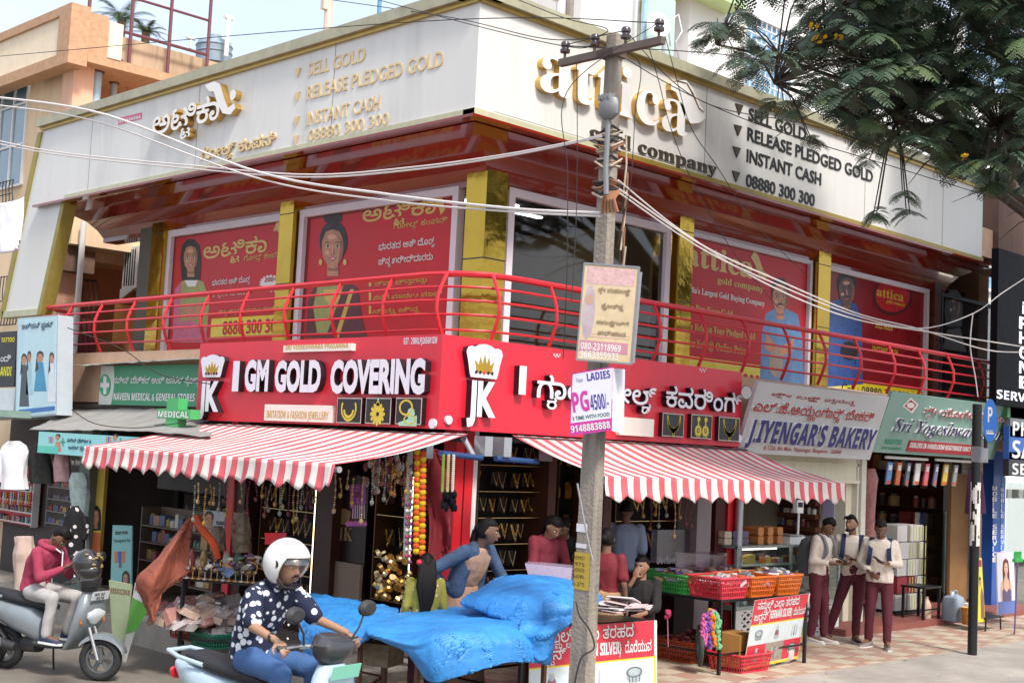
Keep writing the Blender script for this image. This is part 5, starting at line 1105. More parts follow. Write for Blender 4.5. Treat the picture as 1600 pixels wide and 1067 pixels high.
for x0,x1,y0,n,D_,lb_ in((300,395,752,12,13.9,'bead strand hanging under the left awning before the medicine shelves'),(400,498,748,14,13.45,'bead strand hanging before the left display case'),(582,640,712,12,12.95,'bead strand hanging in the bunch above the wrapped bangles'),(522,575,735,6,13.0,'bead strand hanging over the brown door panel'),(1000,1085,770,9,15.0,'bead strand hanging under the right awning')):
 for k in range(n):
  x=x0+(x1-x0)*(k+rr.uniform(.1,.9))/n;L_=rr.uniform(.14,.42);p=pd(x,y0+rr.uniform(0,14),D_+rr.uniform(-.15,.15));b=MB();m_=int(L_/.024);s_=rr.uniform(-.02,.02)
  for j in range(m_):b.ell(p-Vector((s_*math.sin(j*.3),s_*math.cos(j*.25),.024*j)),.009+.004*(j%3==0),0,5,4)
  b.ell(p-Vector((0,0,.024*m_+.015)),(.022,.022,.03),0,6,5);tag(b.build('bead_strand',SCM[rr.randrange(5)]),lb_,'bead strand',lb_.replace('bead strand','bead strands'))
pt=thing('tassel_hanging','pink pom-pom tassel hanging over the JK door','hanging',pd(558,820,13.1));b=MB()
for k in range(16):b.ell(pd(551+(k%3)*8,760+(k//3)*6,13.1),.028,0,7,5)
for k in range(6):b.ell(pd(544+k*5,818,13.1),.03,0,7,5)
b.build('pompoms',mat('pom_pink','9c4f80',.9,var=.15),pt);b=MB()
for k in range(6):b.cyl(pd(552+k*3.4,788,13.1),pd(551+k*3.6,810,13.1),.006,n=5)
b.build('threads',mat('thread_pale','b98fa0',.8),pt)
b=MB();b.grid(sheet([[pd(668,700,13.5),pd(688,705,13.5),pd(706,715,13.4)],[pd(669,770,13.5),pd(690,775,13.4),pd(703,790,13.5)],[pd(668,820,13.4),pd(690,830,13.5),pd(702,835,13.4)],[pd(666,880,13.3),pd(688,880,13.4),pd(700,880,13.4)]],20,26,.03,3));tag(b.build('saree_drape',mat('saree_maroon','7a1520',.7,var=.35,scale=5),solid=.006),'dark red saree draped beside the garland and the red column','saree')
b=MB()
for k in range(40):p=pd(590+random.uniform(-20,45),712+random.uniform(0,50),13.2+random.uniform(0,.3));b.ell(p,(.03,.03,.05),k%5,6,4)
stuff(b.build('hanging_trinkets',[GM[0],m_bkgold,GM[1],m_maroon,GM[7]]),'cluster of small hanging trinkets under the edge of the left awning','trinkets')
b=MB();bx(gL,321,800,355,832,.02,.03,b);u=gL
pr=tag(b.build('hair_poster',mat('hair_poster','b9bcc4',.5)),'small hair advertisement poster with a man\'s face inside the left shop','poster');b=MB();face(b,gL,330,813,6.5,11,.032,0,hair='short');b.build('print',FIGM[:4],pr);ktext(gL,[(sansb('HAIRE'),(341,819),(354,820),6)],m_black,pr,.034)
FBK=FR(10.45)
bk=thing('bakery','cream walled bakery stall with raised shutter, glass counter and white lattice front','shop',FBK.xyz(*FBK.uv(1240,975)))
m_bkc=mat('bakery_cream','d3cdb6',.7,var=.1,dirt=.1,streak=True);xl,xr=FBK.uv(1146,850)[0],FBK.uv(1342,850)[0]
zt=FBK.uv(1330,715)[1]
b=MB();b.bb(xr-.32,xr-.12,10.5,13,0,3.0,0);b.bb(xl,xr,13,13.1,0,3,1);b.bb(xl,xr,10.6,13,2.75,2.8,0);b.bb(xl,xl+.08,10.7,13,0,2.8,1);b.build('wall',[m_bkc,mat('bakery_back','7c5a48',.7,var=.2)],bk)
b=MB();b.fbox(FBK,xl,xr-.1,zt-.34,zt+.05,-.3,.02);b.fbox(FBK,xl,xr-.1,zt-.38,zt-.33,-.2,.05);b.fbox(FBK,xl,xr-.1,zt-.12,zt-.09,0,.04);b.build('shutter_box',m_bkc,bk)
b=MB();b.fbox(FBK,xr-.10,xr+.03,0,zt+.3,-.1,.08);b.fbox(FBK,xr-.16,xr-.11,0,zt,-.06,.04);b.build('frame_post',mat('post_white','cfcabd',.6,var=.1,dirt=.15),bk)
b=MB();b.cyl((xl-.02,10.36,0),(xl-.02,10.36,2.6),.055,n=10);b.build('steel_pipe',m_alu,bk)
FCt=FR(10.2)
ct=thing('glass_counter','bakery glass counter with trays of sweets over a white lattice panel','counter',FCt.xyz(*FCt.uv(1235,980)))
c0,c1=FCt.uv(1150,900)[0],FCt.uv(1312,900)[0];vt=1.28
b=MB();b.fbox(FCt,c0,c1,vt-.03,vt,-.6,.01);b.fbox(FCt,c0,c1,.45,.5,-.6,.01)
for v in(.76,1.02):b.fbox(FCt,c0,c1,v-.012,v,-.55,-.02)
for u in(c0,(c0+c1)/2,c1-.04):b.fbox(FCt,u,u+.035,.45,vt,-.03,.005)
b.build('frame',mat('counter_steel','a9b3b0',.3,.4),ct)
b=MB();b.fbox(FCt,c0,c1,.5,vt-.03,.0,.006);b.build('pane',m_glassb,ct)
b=MB();b.fbox(FCt,c0+.02,c1-.02,.5,vt-.04,-.6,-.58);b.build('back_panel',mat('counter_back','4d4340',.6),ct)
b=MB();b.fbox(FCt,c0+.25,c0+1.3,1.2,1.225,-.3,-.25);b.build('light_tube',mat('tube_glow',(1,.93,.78),.4,var=0,emit=2.2),ct)
b=MB();nx,nz_=14,4;lw=(c1-c0-.3)/nx
b.fbox(FCt,c0,c1,.02,.44,-.5,-.47,1)
for i in range(nx):
 for j in range(nz_):
  x,z=c0+.15+lw*i,.05+j*.095
  for(ax,az,bx_,bz)in((x,z,x+lw,z+.095),(x,z+.095,x+lw,z)):
   d=Vector((bx_-ax,bz-az));n_=Vector((-d.y,d.x)).normalized()*.016;b.prism(FCt,[(ax+n_.x,az+n_.y),(ax-n_.x,az-n_.y),(bx_-n_.x,bz-n_.y),(bx_+n_.x,bz+n_.y)],-.02,0.0+.0005*((i+j)%2)+(.0012 if az>bz else 0),0)
b.fbox(FCt,c0,c1,.43,.46,-.05,.008);b.fbox(FCt,c0,c1,.0,.05,-.05,.008);b.fbox(FCt,c0,c0+.15,.05,.43,-.05,.006);b.fbox(FCt,c1-.15,c1,.05,.43,-.05,.006);b.build('lattice_panel',[mat('lattice_white','d8d6d2',.6,var=.06),m_dark],ct)
b=MB()
for k,v in enumerate((.5,.76,1.02)):goods(b,FCt,c0+.1,c1-.1,v,-.28,.06,.14,.09,.2,6,.9,60+k)
stuff(b.build('sweets',[mat('sweet_orange','d2762c',.6,var=.3,scale=30),GM[0],mat('sweet_yellow','d6b25a',.6,var=.3,scale=30),GM[1],mat('sweet_brown','8f5a34',.6,var=.3),m_white]),'sweets and snack packets on the bakery counter shelves','sweets')
bread=mat('bread_brown','b97a45',.55,var=.3,scale=9)
for i in range(3):
 for j in range(2):
  b=MB();p=FCt.xyz(FCt.uv(1202+i*15,830)[0],vt+.06+j*.115,-.25);b.rbox(Frame(p,(1,0,0),(0,0,1)),-.065,.065,-.055,.055,-.16,.12,.03,0);tag(b.build('bread_loaf',bread),'wrapped bread loaf stacked on top of the bakery glass counter','bread','bread loaves on the bakery counter')
for i,(x,c)in enumerate(((1153,'cfc0a4'),(1166,'5a4f6a'),(1180,'6d5f70'))):
 for j in range(2):b=MB();p=FCt.xyz(FCt.uv(x,830)[0],vt+.05+j*.09,-.25);b.rbox(Frame(p,(1,0,0),(0,0,1)),-.08,.08,-.042,.042,-.1,.1,.02);tag(b.build('snack_packet',mat('packet_'+c,c,.35,var=.4,scale=14)),('cream','dark violet','greyish violet')[i]+' snack packet lying on the bakery counter left of the bread','packet','snack packets on the counter')
sc_=thing('weighing_scale','white shop scale with a tall display post on the bakery counter','scale',FCt.xyz(FCt.uv(1262,835)[0],vt,-.2))
u=FCt.uv(1262,835)[0];b=MB();b.fbox(FCt,u-.28,u+.1,vt+.0,vt+.1,-.4,-.1);b.build('base',m_white,sc_);b=MB();b.fbox(FCt,u-.3,u+.02,vt+.11,vt+.125,-.42,-.08);b.build('pan',m_alu,sc_);b=MB();b.cyl(FCt.xyz(u+.06,vt+.05,-.2),FCt.xyz(u+.07,vt+.48,-.2),.018,n=8);b.build('post',m_white,sc_);b=MB();b.fbox(FCt,u-.02,u+.14,vt+.42,vt+.6,-.24,-.17);b.fbox(FCt,u,u+.12,vt+.5,vt+.57,-.17,-.168,1);b.build('display',[m_white,m_dark],sc_)
FW2=FL(xr-.335);b=MB();bx(FW2,1286,776,1305,812,0,.02,b);tag(b.build('notice',mat('lilac_notice','b3aed0',.6)),'lilac printed notice hanging inside the bakery under the awning','notice')
b=MB();bx(FW2,1222,765,1282,832,0,.03,b)
for q in range(3):bx(FW2,1222,784+20*q,1282,786+20*q,0,.14,b)
b.v=b.v;tag(b.build('wall_rack',mat('shelf_brown','5f3424',.6,var=.3)),'brown wooden shelf on the back wall of the bakery','shelf')
b=MB();Fq=FW2;[goods(b,Fq,Fq.uv(1224,800)[0],Fq.uv(1281,800)[0],Fq.uv(1260,784+20*q)[1]+.01,.07,.07,.13,.05,.09,7,.9,4+q)for q in range(3)];stuff(b.build('jars',GM[:7]),'jars on the brown wooden shelf inside the bakery','jars')
b=MB();bx(FR(12.9),1172,776,1193,808,0,.04,b,0);bx(FR(12.86),1175,779,1190,805,0,.01,b,1);tag(b.build('framed_picture',[m_alu,m_dark]),'dark framed picture on the bakery back wall','picture')
xb0,zb0=FR(10.05).uv(1150,707);xb1=FR(10.05).uv(1359,720)[0];zb1=zb0
TF=Frame((0,10.05,zb0),(1,0,0),(0,-.30,.95));vtop=TF.uv(1270,606)[1]
bs=thing('shop_sign','grey bakery signboard with red Kannada and navy English letters leaning out at the top','shop sign',(xb0,10.05,zb0))
b=MB();b.fbox(TF,14.165,xb1,0,vtop,-.06,0);b.build('board',mat('bakery_board','bdbdbf',.4,var=.08,scale=1.5,dirt=.06),bs)
mnv=mat('letter_navy','262a6e',.4,var=.06);mrd=mat('letter_darkred','a01f2c',.4,var=.06)
b=MB();fit(b,sansb('J.IYENGAR\u2019S BAKERY'),TF,(1161,687),(1357,703),35,0,0,.05,1,.022);b.build('raised_lettering',[mnv,m_white],bs)
b=MB();fit(b,'ಎಲ್.ಜೆ.ಅಯ್ಯಂಗಾರ್ಸ್ ಬೇಕರಿ',TF,(1173,640),(1360,660),18,0,0,.03,1,.045);b.build('raised_lettering',[mrd,m_white],bs)
ktext(TF,[('ಶ್ರೀ ಲಕ್ಷ್ಮಿ ಪ್ರಸನ್ನ',(1205,618),(1336,632),6),('# 1226, 8th Main, Vijayanagar, Bangalore - 560040',(1192,702),(1314,708),6,.01)],mrd,bs,.004)
b=MB();b.poly(TF,ov(TF,1166,613,9,11,20),.003);b.poly(TF,ov(TF,1166,613,8,10,20),.0045,1);b.build('emblem',[mat('stamp_grey','5a5a62',.5),MATS['bakery_board']],bs)
FY2=FR(10.6);yl,yr=FY2 .uv(1347,850)[0],FY2 .uv(1535,850)[0]
ys=thing('textile_shop','dim textile shop room with wooden shelves, glass door and grey roller shutter at its right','shop',(yl,10.6,0))
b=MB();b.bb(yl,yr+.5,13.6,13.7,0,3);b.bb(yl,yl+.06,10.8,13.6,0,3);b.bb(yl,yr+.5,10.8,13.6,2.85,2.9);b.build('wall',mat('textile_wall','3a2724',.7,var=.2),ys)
b=MB();b.bb(yl-1.5,yr+1,9.95,13.6,-.3,.1);b.build('floor',mat('red_oxide_floor','8a4f46',.6,var=.2,dirt=.2),ys)
b=MB();FYs=FR(11.3)
u0,u1=FYs.uv(1500,760)[0],FYs.uv(1540,760)[0];
for k in range(46):b.fbox(FYs,u0,u1+.3,.1+k*.06,.1+k*.06+.052,0,.03)
b.build('roller_shutter',mat('shutter_grey','8d8a84',.5,.3,var=.15,dirt=.2),ys)
b=MB();bx(FR(11.0),1478,740,1510,970,0,.05,b);b.build('door_leaf',mat('door_tan','8f6a3f',.6,var=.2),ys)
b=MB();bx(FR(11.2),1425,800,1478,965,0,.012,b);b.build('glass_door',glass('green_glass',(.62,.72,.70),.5),ys)
b=MB();bx(FR(11.19),1478,800,1482,965,0,.03,b);bx(FR(11.19),1424,800,1427,965,0,.03,b);b.build('door_frame',mat('red_frame','7a231f',.5),ys)
shelf_unit('cloth_shelf','textile shop back shelf with folded cloth and garment boxes',FL(yr-.02),-13.3,-11.35,[.3,.65,1.0,1.35,1.7,2.05,2.35],.3,m_wood,71,(.14,.28),(.12,.26),.95)
yt=thing('shop_sign','green textile shop signboard with navy italic lettering and a red strip leaning out','shop sign',(yl,10.05,2.6))
xa0,za0=FR(10.05).uv(1362,706);xa1=FR(10.05).uv(1552,722)[0];TY=Frame((0,10.05,za0),(1,0,0),(0,-.32,.95));vy=TY.uv(1470,622)[1]
b=MB();b.fbox(TY,xa0+.02,xa1,0,vy,-.06,0);b.build('board',mat('textile_board','7fa096',.4,var=.08,scale=1.5,dirt=.06),yt)
b=MB();fit(b,serifbi('Sri Yogeshwari Stores'),TY,(1391,672),(1575,690),21,0,0,.035,1);b.build('raised_lettering',[mat('letter_indigo','1c1d5c',.4),m_white],yt)
b=MB();fit(b,'ಶ್ರೀ ಯೋಗೇಶ್ವರಿ ಸ್ಟೋರ್ಸ್',TY,(1441,646),(1577,661),13,0,0,.03,1,.025);b.build('raised_lettering',[mrd,m_white],yt)
b=MB();b.fbox(TY,*TY.uv(1415,704)[:1],TY.uv(1535,710)[0],TY.uv(1415,704)[1],TY.uv(1418,687)[1],0,.02);b.build('red_strip',mrd,yt);ktext(TY,[(sansb('DEALERS IN HANDLOOM READYMADE FANCY HOSIERY'),(1419,698),(1532,707),8)],m_white,yt,.023)
ktext(TY,[(sansb('NIGHTIES'),(1381,693),(1408,695),8),(sansb('AND GARMENTS'),(1376,701),(1408,703),4)],mat('letter_teal','1f8a63',.5),yt,.004)
b=MB();b.poly(TY,px(TY,[(1423,621),(1435,632),(1425,646),(1410,634)]),.003,0);b.poly(TY,px(TY,[(1423,624),(1432,632),(1424,642),(1413,634)]),.0045,1);b.poly(TY,ov(TY,1422.5,633,6,4.5,12),.006,0);b.build('emblem',[m_white,mrd],yt)
b=MB()
for x0,x1,y in((1384,1449,714),(1462,1530,718)):p,q=ony(x0,y,10.2),ony(x1,y+3,10.2);b=MB();b.cyl(p,Vector((q.x,q.y,p.z)),.022,n=8);tag(b.build('tube_light',m_white),('left' if x0<1400 else 'right')+' white tube light under the green textile signboard','tube light')
PK=(('5f86b8','blue'),('cf6a3d','orange'),('56677a','slate'),('d9d4cf','white'),('cf5a72','pink'),('6a6a8c','violet'),('cfae4a','yellow'),('8b9494','grey'))
for i,(c,nm)in enumerate(PK):
 x=1391+i*14.6 if i<7 else 1494;F_=Frame(ony(x,722+i*.6,10.25),(1,.1*((i%3)-1),0),(.03*((i%2)-.5),-.12,1));b=MB();b.prism(F_,[(-.065,0),(.065,0),(.062,-.33-.02*(i%3)),(-.065,-.34)],-.012,.012);b.fbox(F_,-.04,.045,-.12,-.04,.012,.014,1);b.fbox(F_,-.058,.058,-.33,-.28,.012,.014,2)
 tag(b.build('garment_packet',[mat('pack_'+c,c,.3,var=.25,scale=9,coat=.4),m_white,mat('pack_strip','c0563f',.4)]),nm+' garment packet clipped on the line under the green textile signboard','packet','garment packets on a line')
garment('dress_material','rosy patterned dress cloth hanging between the bakery and the textile shop',[(1352,1366,732),(1347,1372,748),(1350,1367,790),(1346,1366,840),(1344,1364,880)],20.0,mat('rose_print','9c6a68',.85,var=.45,scale=16),.08)
garment('skirt','plain dark purple skirt hanging at the textile shop shutter',[(1514,1534,735),(1511,1537,760),(1508,1540,802)],20.6,mat('purple_cloth','4a1f45',.85,var=.15),.06)
Fx=FR(10.55);rows=[(1400,972,1442,5)]
bw=mat('carton_white','c3c1bd',.7,var=.08);bst=mat('carton_stripe','b9b764',.6,var=.1);brd=mat('carton_red','8f2a33',.6,var=.2)
bxu=Fx.uv(1398,960)[0];k=0
for i in range(5):
 z=.16+i*.27
 for j,(du,w_)in enumerate(((0,.34),(.35,.30),(.66,.18))):
  b=MB();b.fbox(Fx,bxu+du+.02*((i*7+j)%3),bxu+du+w_-.008,z,z+.255,-.4,0.02*((i+j)%2),0 if not(i==1 and j<2)else 2)
  for q in range(3 if j else 0):b.fbox(Fx,bxu+du+.05+.09*q,bxu+du+.07+.09*q,z+.01,z+.245,.02,.025,1)
  tag(b.build('carton',[bw,bst,brd]),('dark red' if(i==1 and j<2)else 'white and yellow striped' if j else 'plain white')+' stock carton in the stack at the textile shop entrance','carton',('dark red' if(i==1 and j<2)else 'striped' if j else 'plain')+' cartons in the stack');k+=1
b=MB();b.fbox(Fx,bxu-.05,bxu+.95,.1,.14,-.45,.05);tag(b.build('stock_pallet',m_black),'low black platform under the stacked cartons','platform')
def table(name,label,c,sx,sy,h,m,legr=.018):
 o=thing(name,label,'table',c);b=MB();b.box((c[0],c[1],c[2]+h-.015),(sx,sy,.03));b.build('table_top',m,o)
 for q in(-1,1):
  for s in(-1,1):b=MB();b.box((c[0]+q*(sx/2-.03),c[1]+s*(sy/2-.03),c[2]+h/2-.02),(legr*2,legr*2,h-.03));b.build('leg',m,o)
 b=MB();b.box((c[0],c[1]-sy/2+.03,c[2]+.15),(sx-.06,.02,.02));b.build('crossbar',m,o);return o
p=onz(1462,968,.1);table('side_table','small black metal table beside the stacked cartons',(p.x,p.y+.25,.1),.55,.4,.5,m_black)
def bottle(name,label,c,prof,m,cat):b=MB();b.lathe(c,prof,18);return tag(b.build(name,m),label,cat)
p=onz(1447,965,.1);bottle('bottle','cream plastic bottle with orange cap on the floor by the black table',p,[(.0,0),(.07,0),(.075,.03),(.075,.2),(.05,.26),(.03,.29),(.03,.33),(0,.33)],mat('bottle_cream','c9a994',.4),'bottle')
jc=thing('jerrycan','big translucent grey blue plastic jerrycan standing right of the small table','jerrycan',onz(1489,970,.06));c=onz(1489,970,.06)
b=MB();rg=lambda w_,d_,z:[c+Vector((w_*math.copysign(abs(math.cos(t))**.45,math.cos(t)),d_*math.copysign(abs(math.sin(t))**.45,math.sin(t)),z))for t in[k*math.pi/10 for k in range(20)]]
b.loft([rg(.14,.12,0),rg(.165,.14,.02),rg(.165,.14,.3),rg(.15,.12,.37),rg(.05,.05,.42),rg(.03,.03,.42)]);b.build('body',mat('jerry_plastic','8c9bab',.35,var=.15,coat=.2),jc);b=MB();b.cyl(c+Vector((-.06,0,.4)),c+Vector((-.06,0,.46)),.03,n=10);b.build('cap',m_white,jc);b=MB();b.tube([c+Vector((.0,0,.42)),c+Vector((.02,0,.47)),c+Vector((.1,0,.47)),c+Vector((.12,0,.38))],.014,6);b.build('handle',MATS['jerry_plastic'],jc)
for i,(x,y,col,lb)in enumerate(((1511,968,'d5d0c6','white paint bucket on the floor behind the black post'),(1513,975,'d2913a','orange banded bucket in front of the white bucket'))):bottle('bucket',lb,onz(x,y,.05),[(0,0),(.09,0),(.12,.26),(.125,.26),(.11,.24),(0,.24)],mat('bucket_'+col,col,.5,var=.1),'bucket')
FPh=FR(10.5);pl=FPh.uv(1548,800)[0]
ph=thing('phone_shop','glass fronted phone service shop with blue pillar lettering at the right edge','shop',(pl,10.5,0))
b=MB();b.bb(pl,26,13,13.1,0,3);b.bb(pl,26,10.7,13,2.8,2.85);b.build('wall',mat('phone_shop_wall','4b5560',.6,var=.3,scale=2),ph)
b=MB();bx(FPh,1548,690,1571,985,-.2,0,b);b.build('pillar',mat('blue_panel','1d4fa0',.35,var=.06,coat=.2),ph);b=MB();bx(FPh,1562,745,1571,880,0,.006,b);b.build('pillar_strip',mat('blue_panel_light','3f76c4',.35),ph)
ml=MB()
for s_,x0,x1,h,y0,y1 in(('MOBILESERVICE',1550,1557,7,766,882),('MOBILESERVICE',1563,1568,6,768,878)):
 for i,ch in enumerate(s_):
  y=y0+(y1-y0)*(i+(1 if i>5 else 0))/13.5;fit(ml,sansb(ch),FPh,(x0,y),(x1 if ch!='I' else x0+2,y+.5),h,0,.009)
ml.build('lettering',m_white,ph)
b=MB();bx(FPh,1571,752,1700,960,-.03,0,b);b.build('glass_front',m_glassb,ph);b=MB();bx(FR(10.9),1573,748,1700,753,0,.03,b);b.build('light_tube',MATS['tube_glow'],ph)
b=MB();F_=FR(11.4)
for k in range(6):b.fbox(F_,F_.uv(1572+k*9,770)[0],F_.uv(1579+k*9,770)[0],F_.uv(1575,778)[1],F_.uv(1575,764)[1],0,.03,k%2)
b.build('phone_display',[m_white,m_dark],ph)
ip=thing('phone_sign','black vertical phone service sign with white dotted letters at the right edge','shop sign',ony(1590,628,9.6));F9=FR(9.6);Ff=F9
b=MB();bx(F9,1556,450,1760,632,-.12,0,b);b.build('board',mat('sign_black','0d0d12',.6,var=.1,spec=.15),ip)
mlw=mat('letter_white_glow',(.9,.88,1),.4,var=0,emit=.5);b=MB()
for i,ch in enumerate('iPHONE'):fit(b,sansb(ch),F9,(1592 if ch!='i' else 1597,490+i*23.2),(1607 if ch!='i' else 1601,491+i*23.2),19,0,.004)
fit(b,sansb('SERVICE'),F9,(1557,622),(1629,630),14,0,.004);b.build('lettering',mlw,ip)
s3=thing('shop_sign','stacked green, grey and blue phone shop sign panels below the black vertical sign','shop sign',ony(1590,745,9.7));F97=FR(9.7)
for(x0,y0,x1,y1,c,nm)in((1574,632,1760,652,'3f7f4a','top_panel'),(1578,654,1760,682,'6f747a','middle_panel'),(1576,684,1760,717,'2f5fae','blue_panel'),(1576,719,1760,744,'2c2f36','lower_panel')):b=MB();bx(F97,x0,y0,x1,y1,-.1,0,b);b.build(nm,mat('pan_'+c,c,.4,var=.06),s3)
b=MB();fit(b,sansb('PHONE'),F97,(1582,680),(1650,687),22,0,.004);fit(b,sansb('SALES'),F97,(1581,715),(1655,722),28,0,.004);fit(b,sansb('SERVICE'),F97,(1581,741),(1660,749),18,0,.004);b.build('lettering',m_white,s3)
def flatboard(name,label,c,w_,h,lean,yaw,m,cat='signboard'):
 o=thing(name,label,cat,c);x=Vector((math.cos(yaw),math.sin(yaw),0));n=Vector((math.sin(yaw),-math.cos(yaw),0));y=(Vector((0,0,1))-n*lean).normalized();F=Frame(c,x,y);b=MB();b.fbox(F,0,w_,0,h,-.02,0);b.build('board',m,o);return o,F
o,F=flatboard('standee','yellow saree advertisement board on a black stand behind the black post',onz(1527,972,.15),.26,.95,.08,0,mat('standee_yellow','c9bf35',.5,var=.08))
b=MB();b.poly(F,[(.13,.05),(.24,.05),(.25,.4),(.2,.52),(.15,.4)],.003,0);b.poly(F,[(.16+.035*math.cos(t),.58+.05*math.sin(t))for t in[k*.6283 for k in range(10)]],.004,1);b.poly(F,[(.16+.03*math.cos(t),.63+.04*math.sin(t))for t in[k*.6283 for k in range(10)]],.0035,2);b.poly(F,[(.02,.62),(.1,.62),(.1,.7),(.02,.7)],.003,3);b.poly(F,[(.12,.82),(.24,.82),(.24,.92),(.12,.92)],.003,3)
b.build('print',[mat('print_brownsaree','7b5a48',.5,var=.3),m_skin1,m_hair,mrd],o)
p=onz(1560,960,.15);o,F=flatboard('standee','pale standee with a red haired woman in a purple top before the phone shop',p,.62,.98,.05,0,mat('standee_pale','d5d3d8',.4,var=.04))
b=MB();b.fbox(F,0,.62,0,.2,0,.003,0);b.poly(F,[(.12,.2),(.1,.35),(.13,.5),(.25,.57),(.37,.57),(.5,.48),(.52,.2)],.004,1);b.poly(F,[(.16,.2),(.15,.36),(.22,.4),(.31,.34),(.4,.4),(.48,.36),(.47,.2)],.0055,2);b.poly(F,[(.18,.38),(.2,.38),(.235,.56),(.22,.56)],.0055,2);b.poly(F,[(.43,.38),(.45,.38),(.41,.56),(.395,.56)],.0055,2)
hc=(.31,.72);P_=lambda rx,ry,ox=0,oy=0,n=18:[(hc[0]+ox+rx*math.cos(t),hc[1]+oy+ry*math.sin(t))for t in[k*2*math.pi/n for k in range(n)]]
b.poly(F,[(.2,.5),(.19,.7),(.22,.84),(.31,.88),(.4,.84),(.43,.7),(.43,.48),(.38,.55),(.26,.6)],.0048,3);b.poly(F,P_(.07,.095),.0062,1)
for q in(-.03,.03):b.poly(F,P_(.014,.008,q,.015,10),.0074,4)
b.poly(F,P_(.022,.008,0,-.05,10),.0074,5);b.poly(F,[(.27,.545),(.35,.545),(.34,.64),(.28,.64)],.0055,1)
b.build('print',[mat('banner_blue','5a6ea8',.5),mat('print_pale_skin','d6a98f',.4),mat('print_purple','584a75',.4,var=.15),mat('print_redhair','5a1f1c',.4),m_hair,m_lip],o)
br=thing('broom','green headed broom with a purple stick leaning before the pale standee','broom',onz(1585,992,0));q0,q1=onz(1585,990,0),pd(1590,875,16.9)
b=MB();b.cyl(q0,q1,.012,n=7);b.build('stick',mat('stick_purple','6a4aa8',.4),br);b=MB();b.box(q1+Vector((0,0,.0)),(.22,.04,.04));[b.cyl(q1+Vector((-.09+.03*k,0,.0)),q1+Vector((-.1+.033*k,0,.11)),.012,.008,n=5)for k in range(7)];b.build('head',mat('broom_green','2f9c48',.5),br)
p=onz(1545,985,.0);b=MB();b.box(p+Vector((.1,.1,.2)),(.6,.3,.025));
for q in(-1,1):
 for s in(-1,1):b.cyl(p+Vector((.1+q*.26,.1+s*.12,0)),p+Vector((.1+q*.24,.1+s*.12,.2)),.012,n=6)
tag(b.build('low_stand',m_black),'low black stand holding the yellow board behind the black post','stand')
bp_=thing('sign_post','black post wrapped in torn white paper on the pavement before the textile shop','post',onz(1519,1022,0));c=onz(1519,1022,0)
b=MB();b.cyl(c,c+Vector((0,0,3.30)),.062,n=14);b.build('pole',m_black,bp_)
b=MB();n=16;rr=random.Random(2)
for i in range(24):
 for k in range(n):
  z=1.42+.035*i;a=2*math.pi*k/n
  if noise.noise(Vector((math.cos(a)*2,math.sin(a)*2,z*6)))>-.08-.1*math.sin(i/24*3.1):b.add([c+Vector((.066*math.cos(a+q),.066*math.sin(a+q),z+h))for q,h in((0,0),(2*math.pi/n,0),(2*math.pi/n,.035),(0,.035))],[(0,1,2,3)])
b.build('torn_paper',mat('torn_paper','cfcac4',.9,var=.25,scale=20),bp_)
ps=thing('parking_sign','blue oval parking sign with a white letter P fixed to the black post','road sign',pd(1547,690,16.6))
Fp=Frame(pd(1547,657,16.7),Vector((.52,-.85,0)),(0,0,1));b=MB();b.prism(Fp,[(.085*math.cos(t),.275*math.sin(t))for t in[k*.2244 for k in range(28)]],-.015,0);b.build('plate',mat('sign_blue','2c6fc4',.35,var=.06),ps)
T=raw_text(sansb('P'),0,3);b=MB();b.text(T,Fp,-.038,-.02,.11,.27,.003);b.fbox(Fp,-.04,.05,-.17,-.15,0,.003);[b.fbox(Fp,-.04+.02*k,-.03+.02*k,-.145,-.12,0,.003)for k in range(4)];b.build('lettering',m_white,ps)
b=MB();q=pd(1540,700,16.75);b.cyl(q,q+Vector((0,0,.35)),.025,n=8);b.build('bracket',m_black,ps)
b=MB();F_=Frame(pd(1531,722,16.8),(1,0,0),(0,0,1));b.fbox(F_,0,.23,0,.2,-.12,0);b.fbox(F_,.02,.21,.02,.18,0,.004);tag(b.build('junction_box',mat('box_steel','8f9094',.5,.3,var=.15)),'small grey metal junction box on the black post below the parking sign','junction box')
V=Vector
PX_,PY_=8.19,7.21
m_pole=mat('pole_concrete','938a7e',.95,var=.4,scale=5,bump=.6,bscale=35,dirt=.75,streak=True)
up=thing('utility_pole','weathered concrete utility pole with steel crossarm and insulators in front of the shop corner','utility pole',(PX_,PY_,0))
ztop=pd(955,42,10.9).z
def psec(z):t=(z+.2)/(ztop+.2);return.105-.04*t,.062-.018*t
b=MB();rings=[]
for k in range(31):
 z=-.2+(ztop+.2)*k/30;hy,hx=psec(z);j=.004*noise.noise(Vector((0,0,z*4)));c=.012
 rings.append([Vector((PX_+x,PY_+y,z))for x,y in((-hx,-hy+c),(-hx+c,-hy),(hx-c,-hy),(hx+j,-hy+c),(hx,hy-c),(hx-c,hy),(-hx+c,hy),(-hx+j,hy-c))])
b.loft(rings,smooth=False);b.build('shaft',m_pole,up)
m_rust=mat('rusty_steel','6a5d57',.8,.2,var=.3,dirt=.3)
za=pd(960,75,10.9).z;b=MB();b.bb(PX_-.12,PX_-.065,PY_-.60,PY_+.53,za-.03,za+.03);b.bb(PX_-.12,PX_+.06,PY_-.09,PY_+.09,za-.028,za+.028);b.build('crossarm',m_rust,up)
m_ins=mat('insulator_brown','3a2e33',.25,var=.1,coat=.5)
INS=[]
